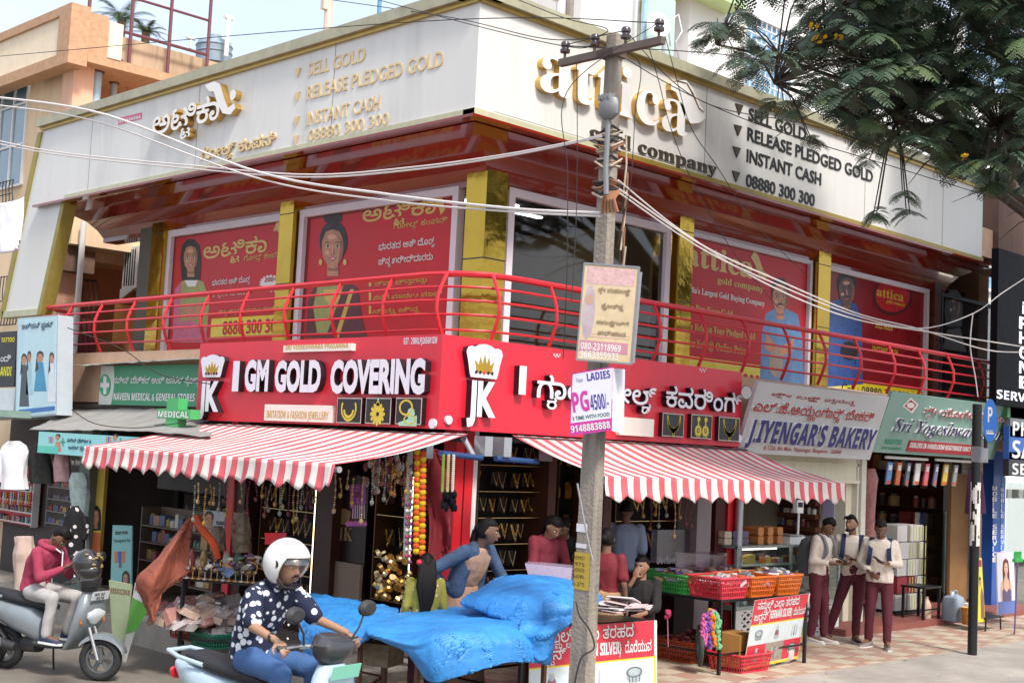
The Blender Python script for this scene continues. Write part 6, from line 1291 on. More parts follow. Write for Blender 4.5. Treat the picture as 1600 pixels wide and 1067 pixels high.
for y,dx in((-.55,0),(-.20,0),(.14,.0),(.48,0)):
 c=Vector((PX_-.092+dx,PY_+y,za+.03));INS.append(c+Vector((0,0,.12)));b=MB();b.cyl(c,c+Vector((0,0,.07)),.012,n=8,mi=1);b.lathe(c+Vector((0,0,.05)),[(.02,0),(.042,.005),(.045,.03),(.03,.04),(.03,.05),(.04,.06),(.04,.085),(.03,.10),(.0,.105)],14);b.build('insulator',[m_ins,m_rust],up)
b=MB();c=pd(951,168,10.78);b.loft([[c+Vector((.06*w_*math.cos(t),.10*w_*math.sin(t),h))for t in[k*.5236 for k in range(12)]]for w_,h in((.5,-.10),(.95,-.06),(1,.02),(.8,.07),(.3,.085))]);[b.box(c+Vector((-.02,.07-.035*k,.08)),(.07,.012,.05))for k in range(4)];b.tube([c-Vector((0,0,.1)),c-Vector((0,0,.2)),c-Vector((.0,-.0,.5)),c-Vector((.0,.02,.72))],.022,8);b.build('lamp_housing',mat('lamp_grey','7d7f80',.5,.2,var=.15,dirt=.2),up)
b=MB();rr=random.Random(4)
for k in range(26):
 z=pd(950,rr.uniform(195,300),10.8).z;hy,hx=psec(z);e=rr.uniform(.004,.03);o_=[Vector((PX_+x*(hx+e),PY_+y*(hy+e),z+rr.uniform(-.05,.05)))for x,y in((-1,-1),(-1,0),(-1,1),(1,1),(1,-1))];b.tube(o_,.006+rr.random()*.006,5,k%3,closed=True)
for k in range(7):z0=pd(950,200+30*k,10.8).z;b.tube([Vector((PX_+.07+.02*math.sin(k),PY_-.12-.01*k,z0)),Vector((PX_+.08,PY_-.13+.03*math.sin(k*2),z0-.25)),Vector((PX_+.05,PY_-.14,z0-.5))],.008,5,k%3)
b.build('wire_bundle',[mat('cable_cream','b9a893',.7,var=.2),mat('cable_black','2a2828',.7),mat('cable_brown','8a5f46',.7)],up)
b=MB();c=pd(958,390,10.75);c=pd(957,318,10.75)
for k in range(5):b.tube([c+Vector((.02*math.sin(k),-.07+.03*k,.1)),c+Vector((-.05,-.06+.03*k,.02)),c+Vector((-.02,-.08+.04*k,-.08))],.014,6)
b.build('rag',mat('rag_rust','9a6a4c',.9,var=.3),up)
for(x0,y0,x1,y1,mm,nm,tx)in((896,862,925,920,'b59a3a','yellow_notice',1),(905,818,922,831,'d5d0d6','paper_scrap',0),(905,849,921,856,'d5d0d6','paper_scrap',0)):
 z0,z1=onx(x0,y1,PX_-.1).z,onx(x0,y0,PX_-.1).z;hy,hx=psec(z0);Fz=FL(PX_-hx-.003);u0,u1=Fz.uv(x0,y1)[0],Fz.uv(x1,y1)[0];u1=min(u1,-(PY_-hy)-.004)
 b=MB();b.fbox(Fz,max(u0,-(PY_+hy)+.004),u1,z0,z1,0,.002);o=b.build(nm,mat('paper_'+mm,mm,.8,var=.12,dirt=.15),up)
 if tx:
  b=MB()
  for s_,y in(('DEMO',873),('1975',883),('2005',892),('60R',902),('B-375',914)):fit(b,s_,Fz,(900,y),(919,y-.5),6,0,.004)
  b.build('lettering',mat('marker_brown','4a3a1c',.7),o)
up.matrix_basis=Matrix.Translation(V((8.165,7.24,0)))@Matrix.Rotation(.008,4,V((.74,.67,0)))
o0=pd(902,560,10.55);Fp=Frame(o0,pd(985,567,10.5)-o0,pd(915,413,10.55)-o0)
pb_=thing('pole_poster','faded yellow and pink poster panel in a metal frame tied to the concrete pole','poster',o0)
pw=(pd(985,567,10.5)-o0).length;phh=(pd(915,413,10.55)-o0).length
b=MB();b.fbox(Fp,0,pw,0,phh,-.012,0);b.build('panel',mat('faded_poster','cdb996',.6,var=.2,scale=5,dirt=.12),pb_)
b=MB();b.fbox(Fp,-.012,pw+.012,phh,phh+.015,-.14,.006);b.fbox(Fp,-.012,0,0,phh,-.02,.006);b.fbox(Fp,pw,pw+.012,0,phh,-.14,.006);b.fbox(Fp,-.012,pw+.012,-.015,0,-.14,.006);b.build('frame',mat('frame_grey','8a8d92',.5,.4,var=.15),pb_)
b=MB();b.fbox(Fp,.02,pw,.05,phh-.05,-.15,-.145);b.fbox(Fp,pw-.02,pw+.03,0,phh-.02,-.15,-.135,1);b.build('rear_panel',[mat('panel_dark','4a4c52',.6),m_alu],pb_)
b=MB();b.fbox(Fp,.02,pw-.02,phh*.8,phh*.98,0,.0012,0);b.fbox(Fp,.01,pw-.03,.06,phh*.2,0,.0012,1);b.prism(Fp,[(.06+.05*math.cos(t),phh*.5+.22*math.sin(t))for t in[k*.4488 for k in range(14)]],0,.0013,2);b.poly(Fp,[(.06+.03*math.cos(t),phh*.63+.04*math.sin(t))for t in[k*.6283 for k in range(10)]],.0028,3)
b.fbox(Fp,.02,pw-.02,phh*.24,phh*.245,0,.0012,1);b.fbox(Fp,.02,pw-.02,phh*.27,phh*.275,0,.0012,1);b.build('print',[mat('faded_pink','cba7a6',.6,var=.3,scale=30),mat('faded_magenta','b87f92',.6,var=.15),mat('faded_violet','b3a3ac',.6,var=.3),mat('faded_skin','bb9480',.6)],pb_)
ktext(Fp,[(sansb('080-23118969'),(907,545),(970,547),11,.0),(sansb('9663355933'),(906,558),(966,560),11,.0)],mat('faded_white','ded6d2',.6),pb_,.003)
ktext(Fp,[('ಶ್ರೀ ಮಹಾಲಕ್ಷ್ಮಿ',(935,455),(985,457),7),('ಜ್ಯೋತಿಷ್ಯ',(940,480),(975,482),7),('ಸಮಸ್ಯೆಗಳಿಗೆ',(932,505),(983,507),6),('ಪರಿಹಾರ',(934,522),(978,524),7)],mat('faded_brown_text','9b8468',.6),pb_,.003)
o1=pd(891,680,10.62);Fg=Frame(o1,pd(955,672,10.5)-o1,pd(894,583,10.62)-o1);gw=(pd(955,672,10.5)-o1).length;gh=(pd(894,583,10.62)-o1).length
pg=thing('paper_sign','white and magenta folded lodging sign with purple lettering tied around the pole below the poster','sign',o1)
b=MB();b.prism(Fg,px(Fg,[(890,681),(956,672),(958,573),(893,583)]),-.006,0,1);b.prism(Fg,px(Fg,[(892,661),(955,653),(956.5,575),(895,584.5)]),0,.001,0);b.build('front_panel',[mat('sign_paper','dcdbe6',.5,var=.05),mat('magenta','c53a9c',.5,var=.05)],pg)
pur=mat('letter_purple','4a3f9a',.5);ktext(Fg,[(sansb('LADIES'),(918,595),(954,589),12),(sansb('4500/-'),(924,641),(952,635),24,.0)],pur,pg,.003);ktext(Fg,[(sansb('PG'),(896,644),(922,640),31,.012),],MATS['magenta'],pg,.003);ktext(Fg,[('3 TIME WITH FOOD',(895,657),(953,649),6,.02)],mat('letter_green2','2f6a58',.5),pg,.003);ktext(Fg,[('New',(901,598),(911,594),8,.0)],mat('letter_greyblue','8f8fb5',.5),pg,.003)
ktext(Fg,[(sansb('9148883888'),(893,676),(954,668),11)],m_white,pg,.004)
b=MB();e=[pd(957,575,10.5),pd(976,577,10.85),pd(974,678,10.85),pd(956,673,10.5)];b.add(e,[(0,3,2,1)]);b.build('side_panel',MATS['sign_paper'],pg,solid=.006)
m_wb_=MATS['cable_black'];m_ww=mat('cable_white','d0c9c6',.6,var=.1)
def wire(label,pts,r,m,sag=0.0,group=None):
 P=[p if isinstance(p,Vector)else pd(*p)for p in pts];Q=interp(P,40)
 if sag:Q=[q-Vector((0,0,sag*4*(k/39)*(1-k/39)))for k,q in enumerate(Q)]
 b=MB();b.tube(Q,r,6);return tag(b.build('cable',m),label,'cable',group)
wire('thick pale cable crossing the left fascia from the upper left edge to the pole',[(-25,150,15.5),(160,178,14.6),(400,268,13.4),(600,303,12.4),(800,326,11.4),(938,333,10.8)],.013,m_ww)
wire('second pale cable sagging just under the thick one on the left',[(-25,162,15.6),(150,190,14.7),(400,278,13.5),(600,313,12.5),(800,331,11.4),(938,338,10.8)],.009,m_ww)
for i in(0,1):wire(('upper','lower')[i]+' white twin cable rising from the left fascia to the pole under the gold letters',[(-30,214+5*i,16.6),(90,238+4*i,15.6),(300,259+5*i,14.2),(480,273+4*i,13),(640,262+4*i,12.2),(800,240+3*i,11.4),(940,212+2*i,10.8)],.008,m_ww)
wire('cream cable falling from the pole to the lower right past the blue shirt poster',[(966,282,10.85),(1070,365,11.8),(1200,445,13),(1330,497,14.3),(1460,520,15.6),(1620,545,17)],.008,m_ww)
wire('upper twin pink-white cable from the pole towards the dark end window',[(968,296,10.85),(1100,385,12),(1220,440,13.2),(1340,490,14.4),(1440,515,15.4),(1549,548,16.6),(1640,548,17.5)],.008,m_ww)
wire('lower twin pink-white cable from the pole towards the dark end window',[(968,302,10.85),(1100,391,12),(1220,447,13.2),(1340,494,14.4),(1440,513,15.4),(1520,490,16.3),(1570,455,16.8),(1640,410,17.6)],.007,m_ww)
wire('knotted loose wire ends hanging below the cables at the dark window',[(1520,490,16.3),(1516,540,16.3),(1524,590,16.3),(1528,620,16.3)],.008,m_ww)
for lb,P in(('thin black line from the top left sky to the crossarm',[(480,-5,17),(700,27,14),(860,62,11.8),INS[1]]),('thin black line crossing the corner of the fascia top',[(560,-8,16),(760,45,13),(900,75,11.4),INS[2]]),('thin black line from above the letter a to the crossarm end',[(790,-8,13),(880,28,11.8),(950,48,11),INS[3]]),('faint line over the left fascia to the nearest insulator',[(-20,90,20),(300,190,16),(600,215,13.6),INS[0]][:1]+[(640,35,13),INS[0]]),('thin line from the crossarm to the tree across the letters',[INS[3],(1150,88,11.8),(1350,132,13.2),(1620,150,15)]),('thin line from the second insulator across the list of services',[INS[2],(1060,140,11.8),(1200,200,12.8),(1400,262,14.2),(1620,330,16)]),('thin line under the crossarm to the right fascia',[INS[1],(1100,160,12),(1300,205,13.6),(1560,300,16)])):
 wire(lb,P,.0045,m_wb_,group=None)
for lb,P in(('leftmost slack drop wire hanging from the crossarm',[INS[0],(888,140,10.7),(887,270,10.7),(886,420,10.7),(880,560,10.7)]),('second slack drop wire hanging left of the pole',[(901,98,10.7),(902,220,10.7),(900,350,10.7),(893,470,10.6)]),('slack black wire falling right of the pole through the letter c',[INS[3],(993,90,10.9),(992,180,10.9),(985,290,10.9),(974,340,10.9),(966,380,10.9)]),('long slack wire from the crossarm to the railing at poster C',[(1014,75,10.8),(1030,130,11),(1048,200,11.3),(1085,290,12),(1150,400,13),(1215,480,14)]),('wire curving from the crossarm tip down across the company name',[(1040,60,10.8),(1056,120,11),(1080,200,11.5),(1120,260,12),(1180,350,13),(1260,430,14)])):
 wire(lb,P,.0038,m_wb_,group=None)
wire('grey stay wire slung diagonally down the pole',[(902,755,10.6),(910,800,10.6),(920,850,10.6),(926,875,10.6)],.008,m_alu);wire('loose black wire looping round the foot of the pole',[(900,940,10.6),(906,962,10.55),(922,985,10.55),(928,1012,10.55),(908,1028,10.55),(897,1072,10.55)],.007,m_wb_)
for k,(lb,P)in enumerate((('thin black cable sagging over the green medical sign',[(105,512,16.6),(190,545,16.0),(250,585,15.5),(330,600,15.2)]),('black cable draped on the grey canvas canopy',[(112,640,16.2),(150,662,15.9),(220,668,15.8),(315,655,15.4)]))):wire(lb,P,.006,m_wb_)
def quadtable(name,label,P,h,m,cat='stall table',legs=(0,1,2,3)):
 """P: four top corners (Vectors), near-left, near-right, far-right, far-left"""
 o=thing(name,label,cat,(P[0].x,P[0].y,0));b=MB();b.hexa([p-Vector((0,0,.03))for p in P]+list(P));b.build('table_top',m,o)
 c=sum(P,Vector())/4
 for k in legs:q=P[k].lerp(c,.03);b=MB();b.box((q.x,q.y,(q.z-.03)/2),(.035,.035,q.z-.03));b.build('leg',m,o)
 b=MB()
 for i in range(4):a,d_=P[i].lerp(c,.03),P[(i+1)%4].lerp(c,.03);b.cyl(Vector((a.x,a.y,.22)),Vector((d_.x,d_.y,.22)),.013,n=6)
 b.build('stretcher',m,o);return o
V=Vector
T1=[V((12.36,8.92,.83)),V((14.15,8.92,.83)),V((14.15,10.0,.83)),V((12.36,10.3,.83))]
quadtable('stall_table','black metal stall table carrying plastic baskets before the bakery end of the shop',T1,.83,m_black)
T2=[V((8.75,8.5,.78)),V((10.5,8.5,.78)),V((10.5,9.6,.78)),V((8.75,9.6,.78))]
quadtable('stall_table','stall table hidden behind the German silver banner next to the pole',T2,.78,m_black)
T3=[pd(652,1003,10.9),pd(856,994,11.35),pd(828,962,12.2),pd(602,966,12.1)]
for q in T3:q.z=.74
quadtable('stall_table','stall table under the big blue tarpaulin at the shop corner',T3,.74,m_wood)
T4=[pd(512,990,12.0),pd(566,985,11.6),pd(606,955,12.5),pd(492,934,13.2)]
for q in T4:q.z=.72
quadtable('stall_table','stall table under the left blue tarpaulin behind the scooter rider',T4,.72,m_wood)
def tarp_mat():
 m=mat('tarp_blue','3384c8',.55,var=.28,scale=4,bump=.35,bscale=22);return m
mt_=tarp_mat()
def cloth(name,label,ctrl,nu,nv,amp,freq,m,seed=0.0,cat='tarpaulin',sol=.006):
 b=MB();b.grid(sheet(ctrl,nu,nv,amp,freq,seed));return tag(b.build(name,m,sharp=65,solid=sol),label,cat)
z=.84
cloth('tarpaulin','big blue plastic tarpaulin draped over the middle stall beside the pole',[[pd(592,962,12.3),pd(655,955,12.5),pd(716,944,13.0),pd(770,948,12.7),pd(830,960,12.4)],[pd(578,976,11.7),pd(640,972,11.7),pd(720,960,12.0),pd(790,962,11.8),pd(860,972,11.6)],[pd(573,986,11.3),pd(640,1000,10.9),pd(690,985,10.9),pd(780,978,11.1),pd(861,990,11.3)],[pd(590,997,11.2),pd(652,1016,10.75),pd(700,1000,10.7),pd(790,998,10.9),pd(865,1004,11.2)],[pd(620,1003,11.15),pd(662,1040,10.7),pd(705,1034,10.65),pd(790,1018,10.85),pd(863,1018,11.15)],[pd(640,1008,11.1),pd(668,1062,10.7),pd(715,1056,10.65),pd(795,1034,10.85),pd(859,1036,11.15)]],130,120,.012,4.0,mt_)
cloth('tarpaulin','blue tarpaulin bundle folded on top of the stall beside the concrete pole',[[pd(748,926,12.6),pd(786,902,12.8),pd(850,901,12.7),pd(900,910,12.6),pd(936,932,12.4)],[pd(735,928,12.2),pd(785,908,12.2),pd(850,910,12.0),pd(905,918,12.0),pd(940,934,12.0)],[pd(720,940,11.9),pd(780,930,11.6),pd(850,936,11.4),pd(900,944,11.4),pd(935,942,11.7)],[pd(722,944,11.85),pd(765,955,11.5),pd(830,972,11.3),pd(890,962,11.35),pd(925,950,11.6)],[pd(735,950,11.8),pd(775,962,11.5),pd(835,980,11.25),pd(882,972,11.3),pd(910,958,11.6)]],120,100,.016,4.5,mt_,3.0)
cloth('tarpaulin','blue tarpaulin tail hanging down beside the pole above the silverware banner',[[pd(815,968,11.25),pd(850,975,11.15),pd(900,962,11.2)],[pd(812,985,11.1),pd(850,990,11.0),pd(890,975,11.1)],[pd(822,1010,11.05),pd(846,1003,11.0),pd(868,988,11.1)],[pd(840,1030,11.0),pd(852,1030,11.0),pd(864,1012,11.05)]],30,40,.02,7.0,mt_,6.0)
cloth('tarpaulin','left blue tarpaulin sloping down behind the rider\'s shoulder',[[pd(455,935,13.6),pd(484,928,13.4),pd(540,937,13.1),pd(600,946,12.8),pd(622,952,12.6)],[pd(458,950,13.0),pd(500,952,12.7),pd(550,958,12.3),pd(600,966,12.1),pd(612,972,11.9)],[pd(466,975,12.6),pd(505,985,12.1),pd(550,985,11.7),pd(585,990,11.5),pd(578,985,11.4)],[pd(470,1000,12.4),pd(508,1008,12.0),pd(545,1002,11.6),pd(568,1000,11.4),pd(574,992,11.4)],[pd(476,1020,12.4),pd(508,1026,12.0),pd(536,1024,11.7),pd(550,1008,11.5),pd(565,998,11.45)]],90,80,.016,6.5,mt_,9.0)
m_bred=mat('banner_red','c9303f',.45,var=.08,coat=.1);m_byel=mat('banner_yellow','d9c62f',.45);m_silv=mat('silver_print','a9b3b5',.4,var=.4,scale=18);m_silvd=mat('silver_print_dark','66757b',.4,var=.5,scale=22);m_bblue=mat('banner_blue_print','3f55b0',.45,var=.15);m_bpale=mat('banner_pale','c9d2d3',.45,var=.15,scale=6)
def silver_banner(label,F,w_,h,txt,seed,x0=0.0):
 """printed sheet; u from 0..w, v from 0 (bottom) .. h (top)"""
 o=thing('banner',label,'banner',F.xyz(w_/2,0,0));b=MB();b.fbox(F,0,w_,0,h,-.006,0);b.build('sheet',MATS.get('banner_edge')or mat('banner_edge','d9d6cf',.5,var=.06),o)
 b=MB();hd=h*.36;b.fbox(F,.0,w_-.04,h-hd,h,0,.0012,0);b.fbox(F,0,w_-.02,h-hd-.015,h-hd,0,.0012,1);b.fbox(F,w_-.045,w_-.015,0,h-hd,0,.0012,1);b.fbox(F,0,w_-.02,0,.03,.0,.0013,1)
 mid=(h-hd-.03)/2+.03
 cols=3 if w_>.9 else 2;cw=(w_-.06)/cols;rr=random.Random(seed)
 for i in range(cols):
  for j in range(2):
   v0,v1=(.035,mid)if j==0 else(mid,h-hd-.02);bgm=2 if j else rr.choice((0,3,4));b.fbox(F,.005+cw*i,.005+cw*(i+1)-.004,v0,v1-.004,0,.0012,bgm)
   cx,cy,s=.005+cw*(i+.5),(v0+v1)/2,min(cw,v1-v0)*.42;E_=lambda rx,ry,oy=0.0,n=18:[(cx+rx*math.cos(t),cy+oy+ry*math.sin(t))for t in[k*2*math.pi/n for k in range(n)]]
   k=(i+2*j+seed)%3
   if k==0:b.poly(F,E_(s,s*.62,-.1*s),.0024,5);b.poly(F,E_(s*1.02,s*.45,.2*s),.0036,6);b.poly(F,E_(s*.8,s*.33,.2*s),.0048,5);[b.poly(F,[(cx+q*s*.2-s*.06,cy-s*.6),(cx+q*s*.2+s*.06,cy-s*.6),(cx+q*s*.22+s*.06,cy-s*.1),(cx+q*s*.22-s*.06,cy-s*.1)],.006,6)for q in(-3,-1,1,3)]
   elif k==1:b.poly(F,E_(s*.55,s*.7,-.2*s),.0024,6);b.poly(F,E_(s*.3,s*.32,.5*s),.0036,5);b.poly(F,E_(s*.75,s*.25,-.6*s),.0036,5);b.poly(F,E_(s*.2,s*.3,-.1*s),.0048,0)
   else:[b.poly(F,[(cx+q*s*.6-s*.15,cy-s*.8),(cx+q*s*.6+s*.15,cy-s*.8),(cx+q*s*.6+s*.06,cy),(cx+q*s*.6+s*.12,cy+s*.3),(cx+q*s*.6,cy+s*.8),(cx+q*s*.6-s*.12,cy+s*.3),(cx+q*s*.6-s*.06,cy)],.0024+.001*(q+1),5 if q else 6)for q in(-1,0,1)]
 b.build('print',[m_bred,m_byel,m_bpale,m_bblue,MATS['print_beige'],m_silv,m_silvd],o)
 b=MB()
 for t,ua,ub,va,vb in txt:
  T=shape(t,.02,2);xs=[p[0]for p in T[0]];sx=(ub-ua)*w_/(max(xs)-min(xs));b.text(T,F,ua*w_-min(xs)*sx,va*h,sx,(vb-va)*h/.62,.0035)
 b.build('lettering',m_white,o);return o
GS='(GERMAN SILVER)';K1='ನಮ್ಮಲ್ಲಿ ಎಲ್ಲಾ ತರಹದ';K2='ಜರ್ಮನ್';K3='ದೊರೆಯುವ'
tx=[(K1,.06,.80,.86,.96),(K2,.03,.27,.70,.79),(sansb(GS),.30,.70,.70,.80),(K3,.73,.95,.70,.79)]
F_=Frame((8.83,8.43,-.18),(1,-.06,0),(0,.06,1));silver_banner('printed silverware banner with a red Kannada heading hanging from the stall behind the pole',F_,1.72,.96,tx,2)
F_=Frame((12.75,8.86,.04),(1,.12,0),(-.10,-.16,.98));silver_banner('crumpled silverware banner hanging from the basket table before the students',F_,1.42,.80,tx,1)
b=MB();q=[F_.xyz(1.41,.80,0),F_.xyz(1.41,.0,0),F_.xyz(1.66,.06,-.12),F_.xyz(1.47,.80,-.06)];b.add(q,[(0,1,2,3)]);tag(b.build('turned_banner',mat('banner_reverse','b3aa9d',.7,var=.1),solid=.006),'turned back edge of the crumpled banner beside the students','banner')
F_=Frame((7.05,7.97,-.1),(1,0,0),(0,.05,1));silver_banner('colourful low banner showing below the hem of the big tarpaulin',F_,1.42,.42,[],0)
def basket(nm,label,c,sx,sy,h,col,rz=0.0,group=None,flare=1.14):
 o=thing('basket',label,'basket',c,rz,group);m=mat('basket_'+col,col,.4,var=.1,coat=.1)
 def ring(t,e=0.0):
  f=1+(flare-1)*t;hx,hy=sx/2*f+e,sy/2*f+e;r=.04;P=[]
  for cx,cy,a0 in((hx-r,hy-r,0),(-hx+r,hy-r,90),(-hx+r,-hy+r,180),(hx-r,-hy+r,270)):
   for k in range(4):a=R_(a0+30*k);P.append((cx+r*math.cos(a),cy+r*math.sin(a),h*t))
  return P
 M_=WORLD[o.name]
 b=MB();R0=[M_@V(p)for p in ring(0)];b.add(R0,[tuple(range(16))])
 for t,hh in((0,.10),(.30,.06),(.52,.06),(.74,.06)):
  lo,hi=ring(t),ring(t+hh);A=[M_@V(p)for p in lo];B=[M_@V(p)for p in hi];b.add(A+B,[(k,(k+1)%16,16+(k+1)%16,16+k)for k in range(16)])
 def edge(s):
  return None
 n1=max(5,int(sx/.036));n2=max(4,int(sy/.036))
 for n,ax in((n1,0),(n2,1)):
  for q in(-1,1):
   for k in range(n+1):
    x=-1+2*k/n;x*=.93;P=[]
    for t in(0.02,.88):
     f=1+(flare-1)*t;hx,hy=sx/2*f,sy/2*f
     for dx in(-.007,.007):P.append(M_@V(((x*hx+dx)if ax==0 else q*hx,q*hy if ax==0 else(x*hy+dx),h*t)))
    b.add(P,[(0,1,3,2)])
 b.build('body',m,o,solid=.004)
 b=MB();b.tube([M_@V(p)for p in ring(1.0,.008)],.014,6,closed=True);b.tube([M_@V(p)for p in ring(.9,.0)],.009,6,closed=True);b.build('rim',m,o);return o
def heap(c,sx,sy,h,n,ms,label,seed,s=(.03,.06),rz=0.0,cat='packets'):
 rr=random.Random(seed);b=MB();R=Matrix.Rotation(rz,3,'Z')
 for k in range(n):
  x,y=rr.uniform(-1,1),rr.uniform(-1,1);p=V(c)+R@V((x*sx/2,y*sy/2,h*(1-.6*max(abs(x),abs(y)))*rr.uniform(.5,1.0)));q=rr.uniform(*s)
  E=Matrix.Rotation(rr.uniform(0,6),3,'Z')@Matrix.Rotation(rr.uniform(-.9,.9),3,'X');mi=rr.randrange(len(ms))
  if rr.random()<.5:b.ell(p,(q,q*.75,q*.45),mi,7,5,E)
  else:b.hexa([p+E@V((a*q*(1+.3*rr.random()),d*q*.7*(1+.3*rr.random()),e*q*.3))for e in(-1,1)for a,d in((-1,-1),(1,-1),(1,1),(-1,1))],mi,True)
 return stuff(b.build('packets',ms),label,cat)
PKM=[mat('clear_wrap','c6bcbc',.18,var=.4,scale=25,coat=.6),mat('wrap_pink','b9798c',.25,var=.4,scale=25,coat=.5),mat('wrap_violet','7d6a94',.25,var=.4,scale=25,coat=.5),mat('wrap_grey','8b8f96',.25,var=.4,scale=25,coat=.5),mat('wrap_amber','bd9a6d',.25,var=.4,scale=25,coat=.5)]
bg_='plastic baskets of trinkets on the stall table'
basket('b','bright green plastic basket of packets on the far left end of the basket table',(12.62,9.80,.83),.46,.70,.21,'3fa84e',group=bg_);heap((12.62,9.80,.93),.44,.68,.17,70,PKM,'clear packets heaped in the green basket',1)
basket('b','red plastic basket of packets at the near corner of the basket table',(12.65,9.18,.83),.48,.44,.23,'cf3a48',group=bg_);heap((12.65,9.18,.94),.46,.4,.16,60,PKM[:2],'shiny white packets heaped in the red table basket',2)
basket('b','orange plastic basket right of the red one on the basket table',(13.2,9.2,.83),.46,.5,.23,'de6a1f',group=bg_);heap((13.2,9.2,.94),.44,.48,.16,50,PKM,'small packets heaped in the orange basket next to the red one',3)
basket('b','orange plastic basket of cards at the right end of the basket table',(13.75,9.2,.83),.46,.5,.23,'e0701c',group=bg_);heap((13.75,9.2,.95),.44,.48,.22,50,PKM[2:]+[m_white],'carded trinkets standing in the rightmost orange basket',4)
basket('b','orange plastic basket behind the red one with only its rim showing',(13.35,9.75,.83),.5,.4,.23,'dd661d',group=bg_);heap((13.4,9.75,.97),.8,.42,.16,80,PKM,'pile of packets behind the orange baskets',5)
p=onz(1160,1050,0);basket('b','red plastic basket on the pavement under the basket table',(p.x+.15,p.y+.15,0),.55,.42,.20,'c9323f');b=MB();b.hexa([V((p.x+.15,p.y+.2,.04))+Matrix.Rotation(.15,3,'Z')@V(q)for q in((-.22,-.15,0),(.2,-.15,0),(.2,.15,0),(-.22,.15,0),(-.22,-.15,.37),(.2,-.15,.36),(.2,.15,.38),(-.22,.15,.38))]);tag(b.build('cardboard_box',mat('cardboard','a8793f',.8,var=.15)),'brown cardboard box standing in the red basket under the table','box')
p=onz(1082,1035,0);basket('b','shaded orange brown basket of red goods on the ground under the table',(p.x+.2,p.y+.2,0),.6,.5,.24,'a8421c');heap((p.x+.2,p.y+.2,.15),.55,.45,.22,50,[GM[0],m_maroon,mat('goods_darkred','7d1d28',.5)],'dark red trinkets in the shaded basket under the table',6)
b=MB()
for k in range(3):c=pd(1092+4*k,1005+3*k,14.9);T=Matrix.Rotation(.8,3,'Z');b.tube([c+T@V((.17*math.cos(t),.02*k,.2*math.sin(t)))for t in[q*.3927 for q in range(16)]],.016,6,closed=True)
tag(b.build('hose_coil',mat('hose_grey','3d4444',.5,var=.15)),'dark grey rubber coil hanging under the basket table','coil')
fz=thing('fluffy_garlands','bunch of pink, purple, orange and green fluffy garlands hanging on the table leg','garlands',pd(1112,1008,14.8))
for i,(c,x)in enumerate((('c25f94',1099),('7a4fa8',1107),('dd7d1c',1114),('6fae7d',1120))):
 b=MB();P=interp([pd(1112,955,14.85),pd(x+1,968,14.8),pd(x,990,14.78),pd(x+2,1006+3*(i%2),14.8)],14)
 for q in P:
  for k in range(6):b.ell(q+V((random.uniform(-.03,.03),random.uniform(-.03,.03),random.uniform(-.02,.02))),.022,0,5,4)
 b.build('garland_strand',mat('fluff_'+c,c,.95,var=.25,scale=40),fz)
for i,(x,y)in enumerate(((1215,1046),(1238,1042))):
 p=onz(x,y,0)+V((.2,.35,0));b=MB();rg=[[p+V((r*1.1*math.cos(t)*(1+.15*noise.noise(V((math.cos(t)*2,math.sin(t)*2,h*6+i)))),r*math.sin(t)*(1+.15*noise.noise(V((math.cos(t)*2,math.sin(t)*2,h*6+7)))),h))for t in[k*.3927 for k in range(16)]]for r,h in((.13,0),(.19,.05),(.2,.16),(.17,.26),(.08,.32),(.06,.36),(.1,.40))];b.loft(rg);tag(b.build('sack',mat('sack_white','c9c6c2',.6,var=.12,bump=.5,bscale=14)),('white plastic sack under the crumpled banner, left one','white plastic sack under the crumpled banner, beside the first')[i],'sack')
b=MB();b.hexa([pd(1058,888,15.7),pd(1132,893,15.9),pd(1134,890,16.4),pd(1062,884,16.3),pd(1054,862,15.7),pd(1135,868,15.9),pd(1137,864,16.4),pd(1058,858,16.3)]);tag(b.build('plastic_tub',glass('lilac_plastic',(.75,.70,.80),.6,.2)),'translucent lilac plastic tub standing behind the green basket','tub')
b=MB();b.hexa([pd(828,906,13.2),pd(892,912,13.2),pd(895,905,13.8),pd(832,898,13.8),pd(820,880,13.2),pd(894,887,13.2),pd(896,882,13.9),pd(826,876,13.9)]);tag(b.build('plastic_tub',mat('tub_lilac','b9aec9',.25,var=.1,coat=.4,alpha=.85)),'pale lilac storage tub in front of the two shopkeepers','tub')
b=MB();rr=random.Random(8)
for k in range(14):p=pd(rr.uniform(938,1005),rr.uniform(938,955),12.9-.02*k);T=Matrix.Rotation(rr.uniform(0,3),3,'Z')@Matrix.Rotation(rr.uniform(-.15,.15),3,'X');b.box(p,(.3,.2,.006),k%2,M=T)
p=pd(975,936,12.9);b.box(p,(.42,.26,.01),0,M=Matrix.Rotation(.5,3,'Z')@Matrix.Rotation(.2,3,'Y'));stuff(b.build('paper_sheets',[mat('paper_white','d6cfd2',.7,var=.05),mat('paper_pink','c9b4b2',.7)]),'loose white papers heaped on the stall behind the silverware banner','papers')
b=MB();F_=Frame((12.0,10.32,.55),(1,0,0),(0,0,1));b.fbox(F_,0,1.0,0,.45,-.05,0);o=b.build('counter_sign',mat('counter_maroon','5a1420',.5,var=.1));tag(o,'maroon counter board with white Kannada letters behind the seated woman','board');ktext(F_,[('ಡಾ ಗೋಲ್ಡ್',(1026,881),(1060,882),12,.02)],m_white,o,.003)
p=pd(1044,1010,14.9);b=MB();b.cyl(p,pd(1043,962,14.9),.006,n=5,mi=1);[b.ell(pd(1043,958,14.9)+V((random.uniform(-.03,.03),random.uniform(-.03,.03),random.uniform(-.04,.04))),.03,0,6,5)for k in range(8)];tag(b.build('flower_stick',[mat('flower_magenta','9c2a50',.7),mat('stick_pink','b0768c',.6)]),'magenta artificial flower on a thin stick under the basket table','flower')
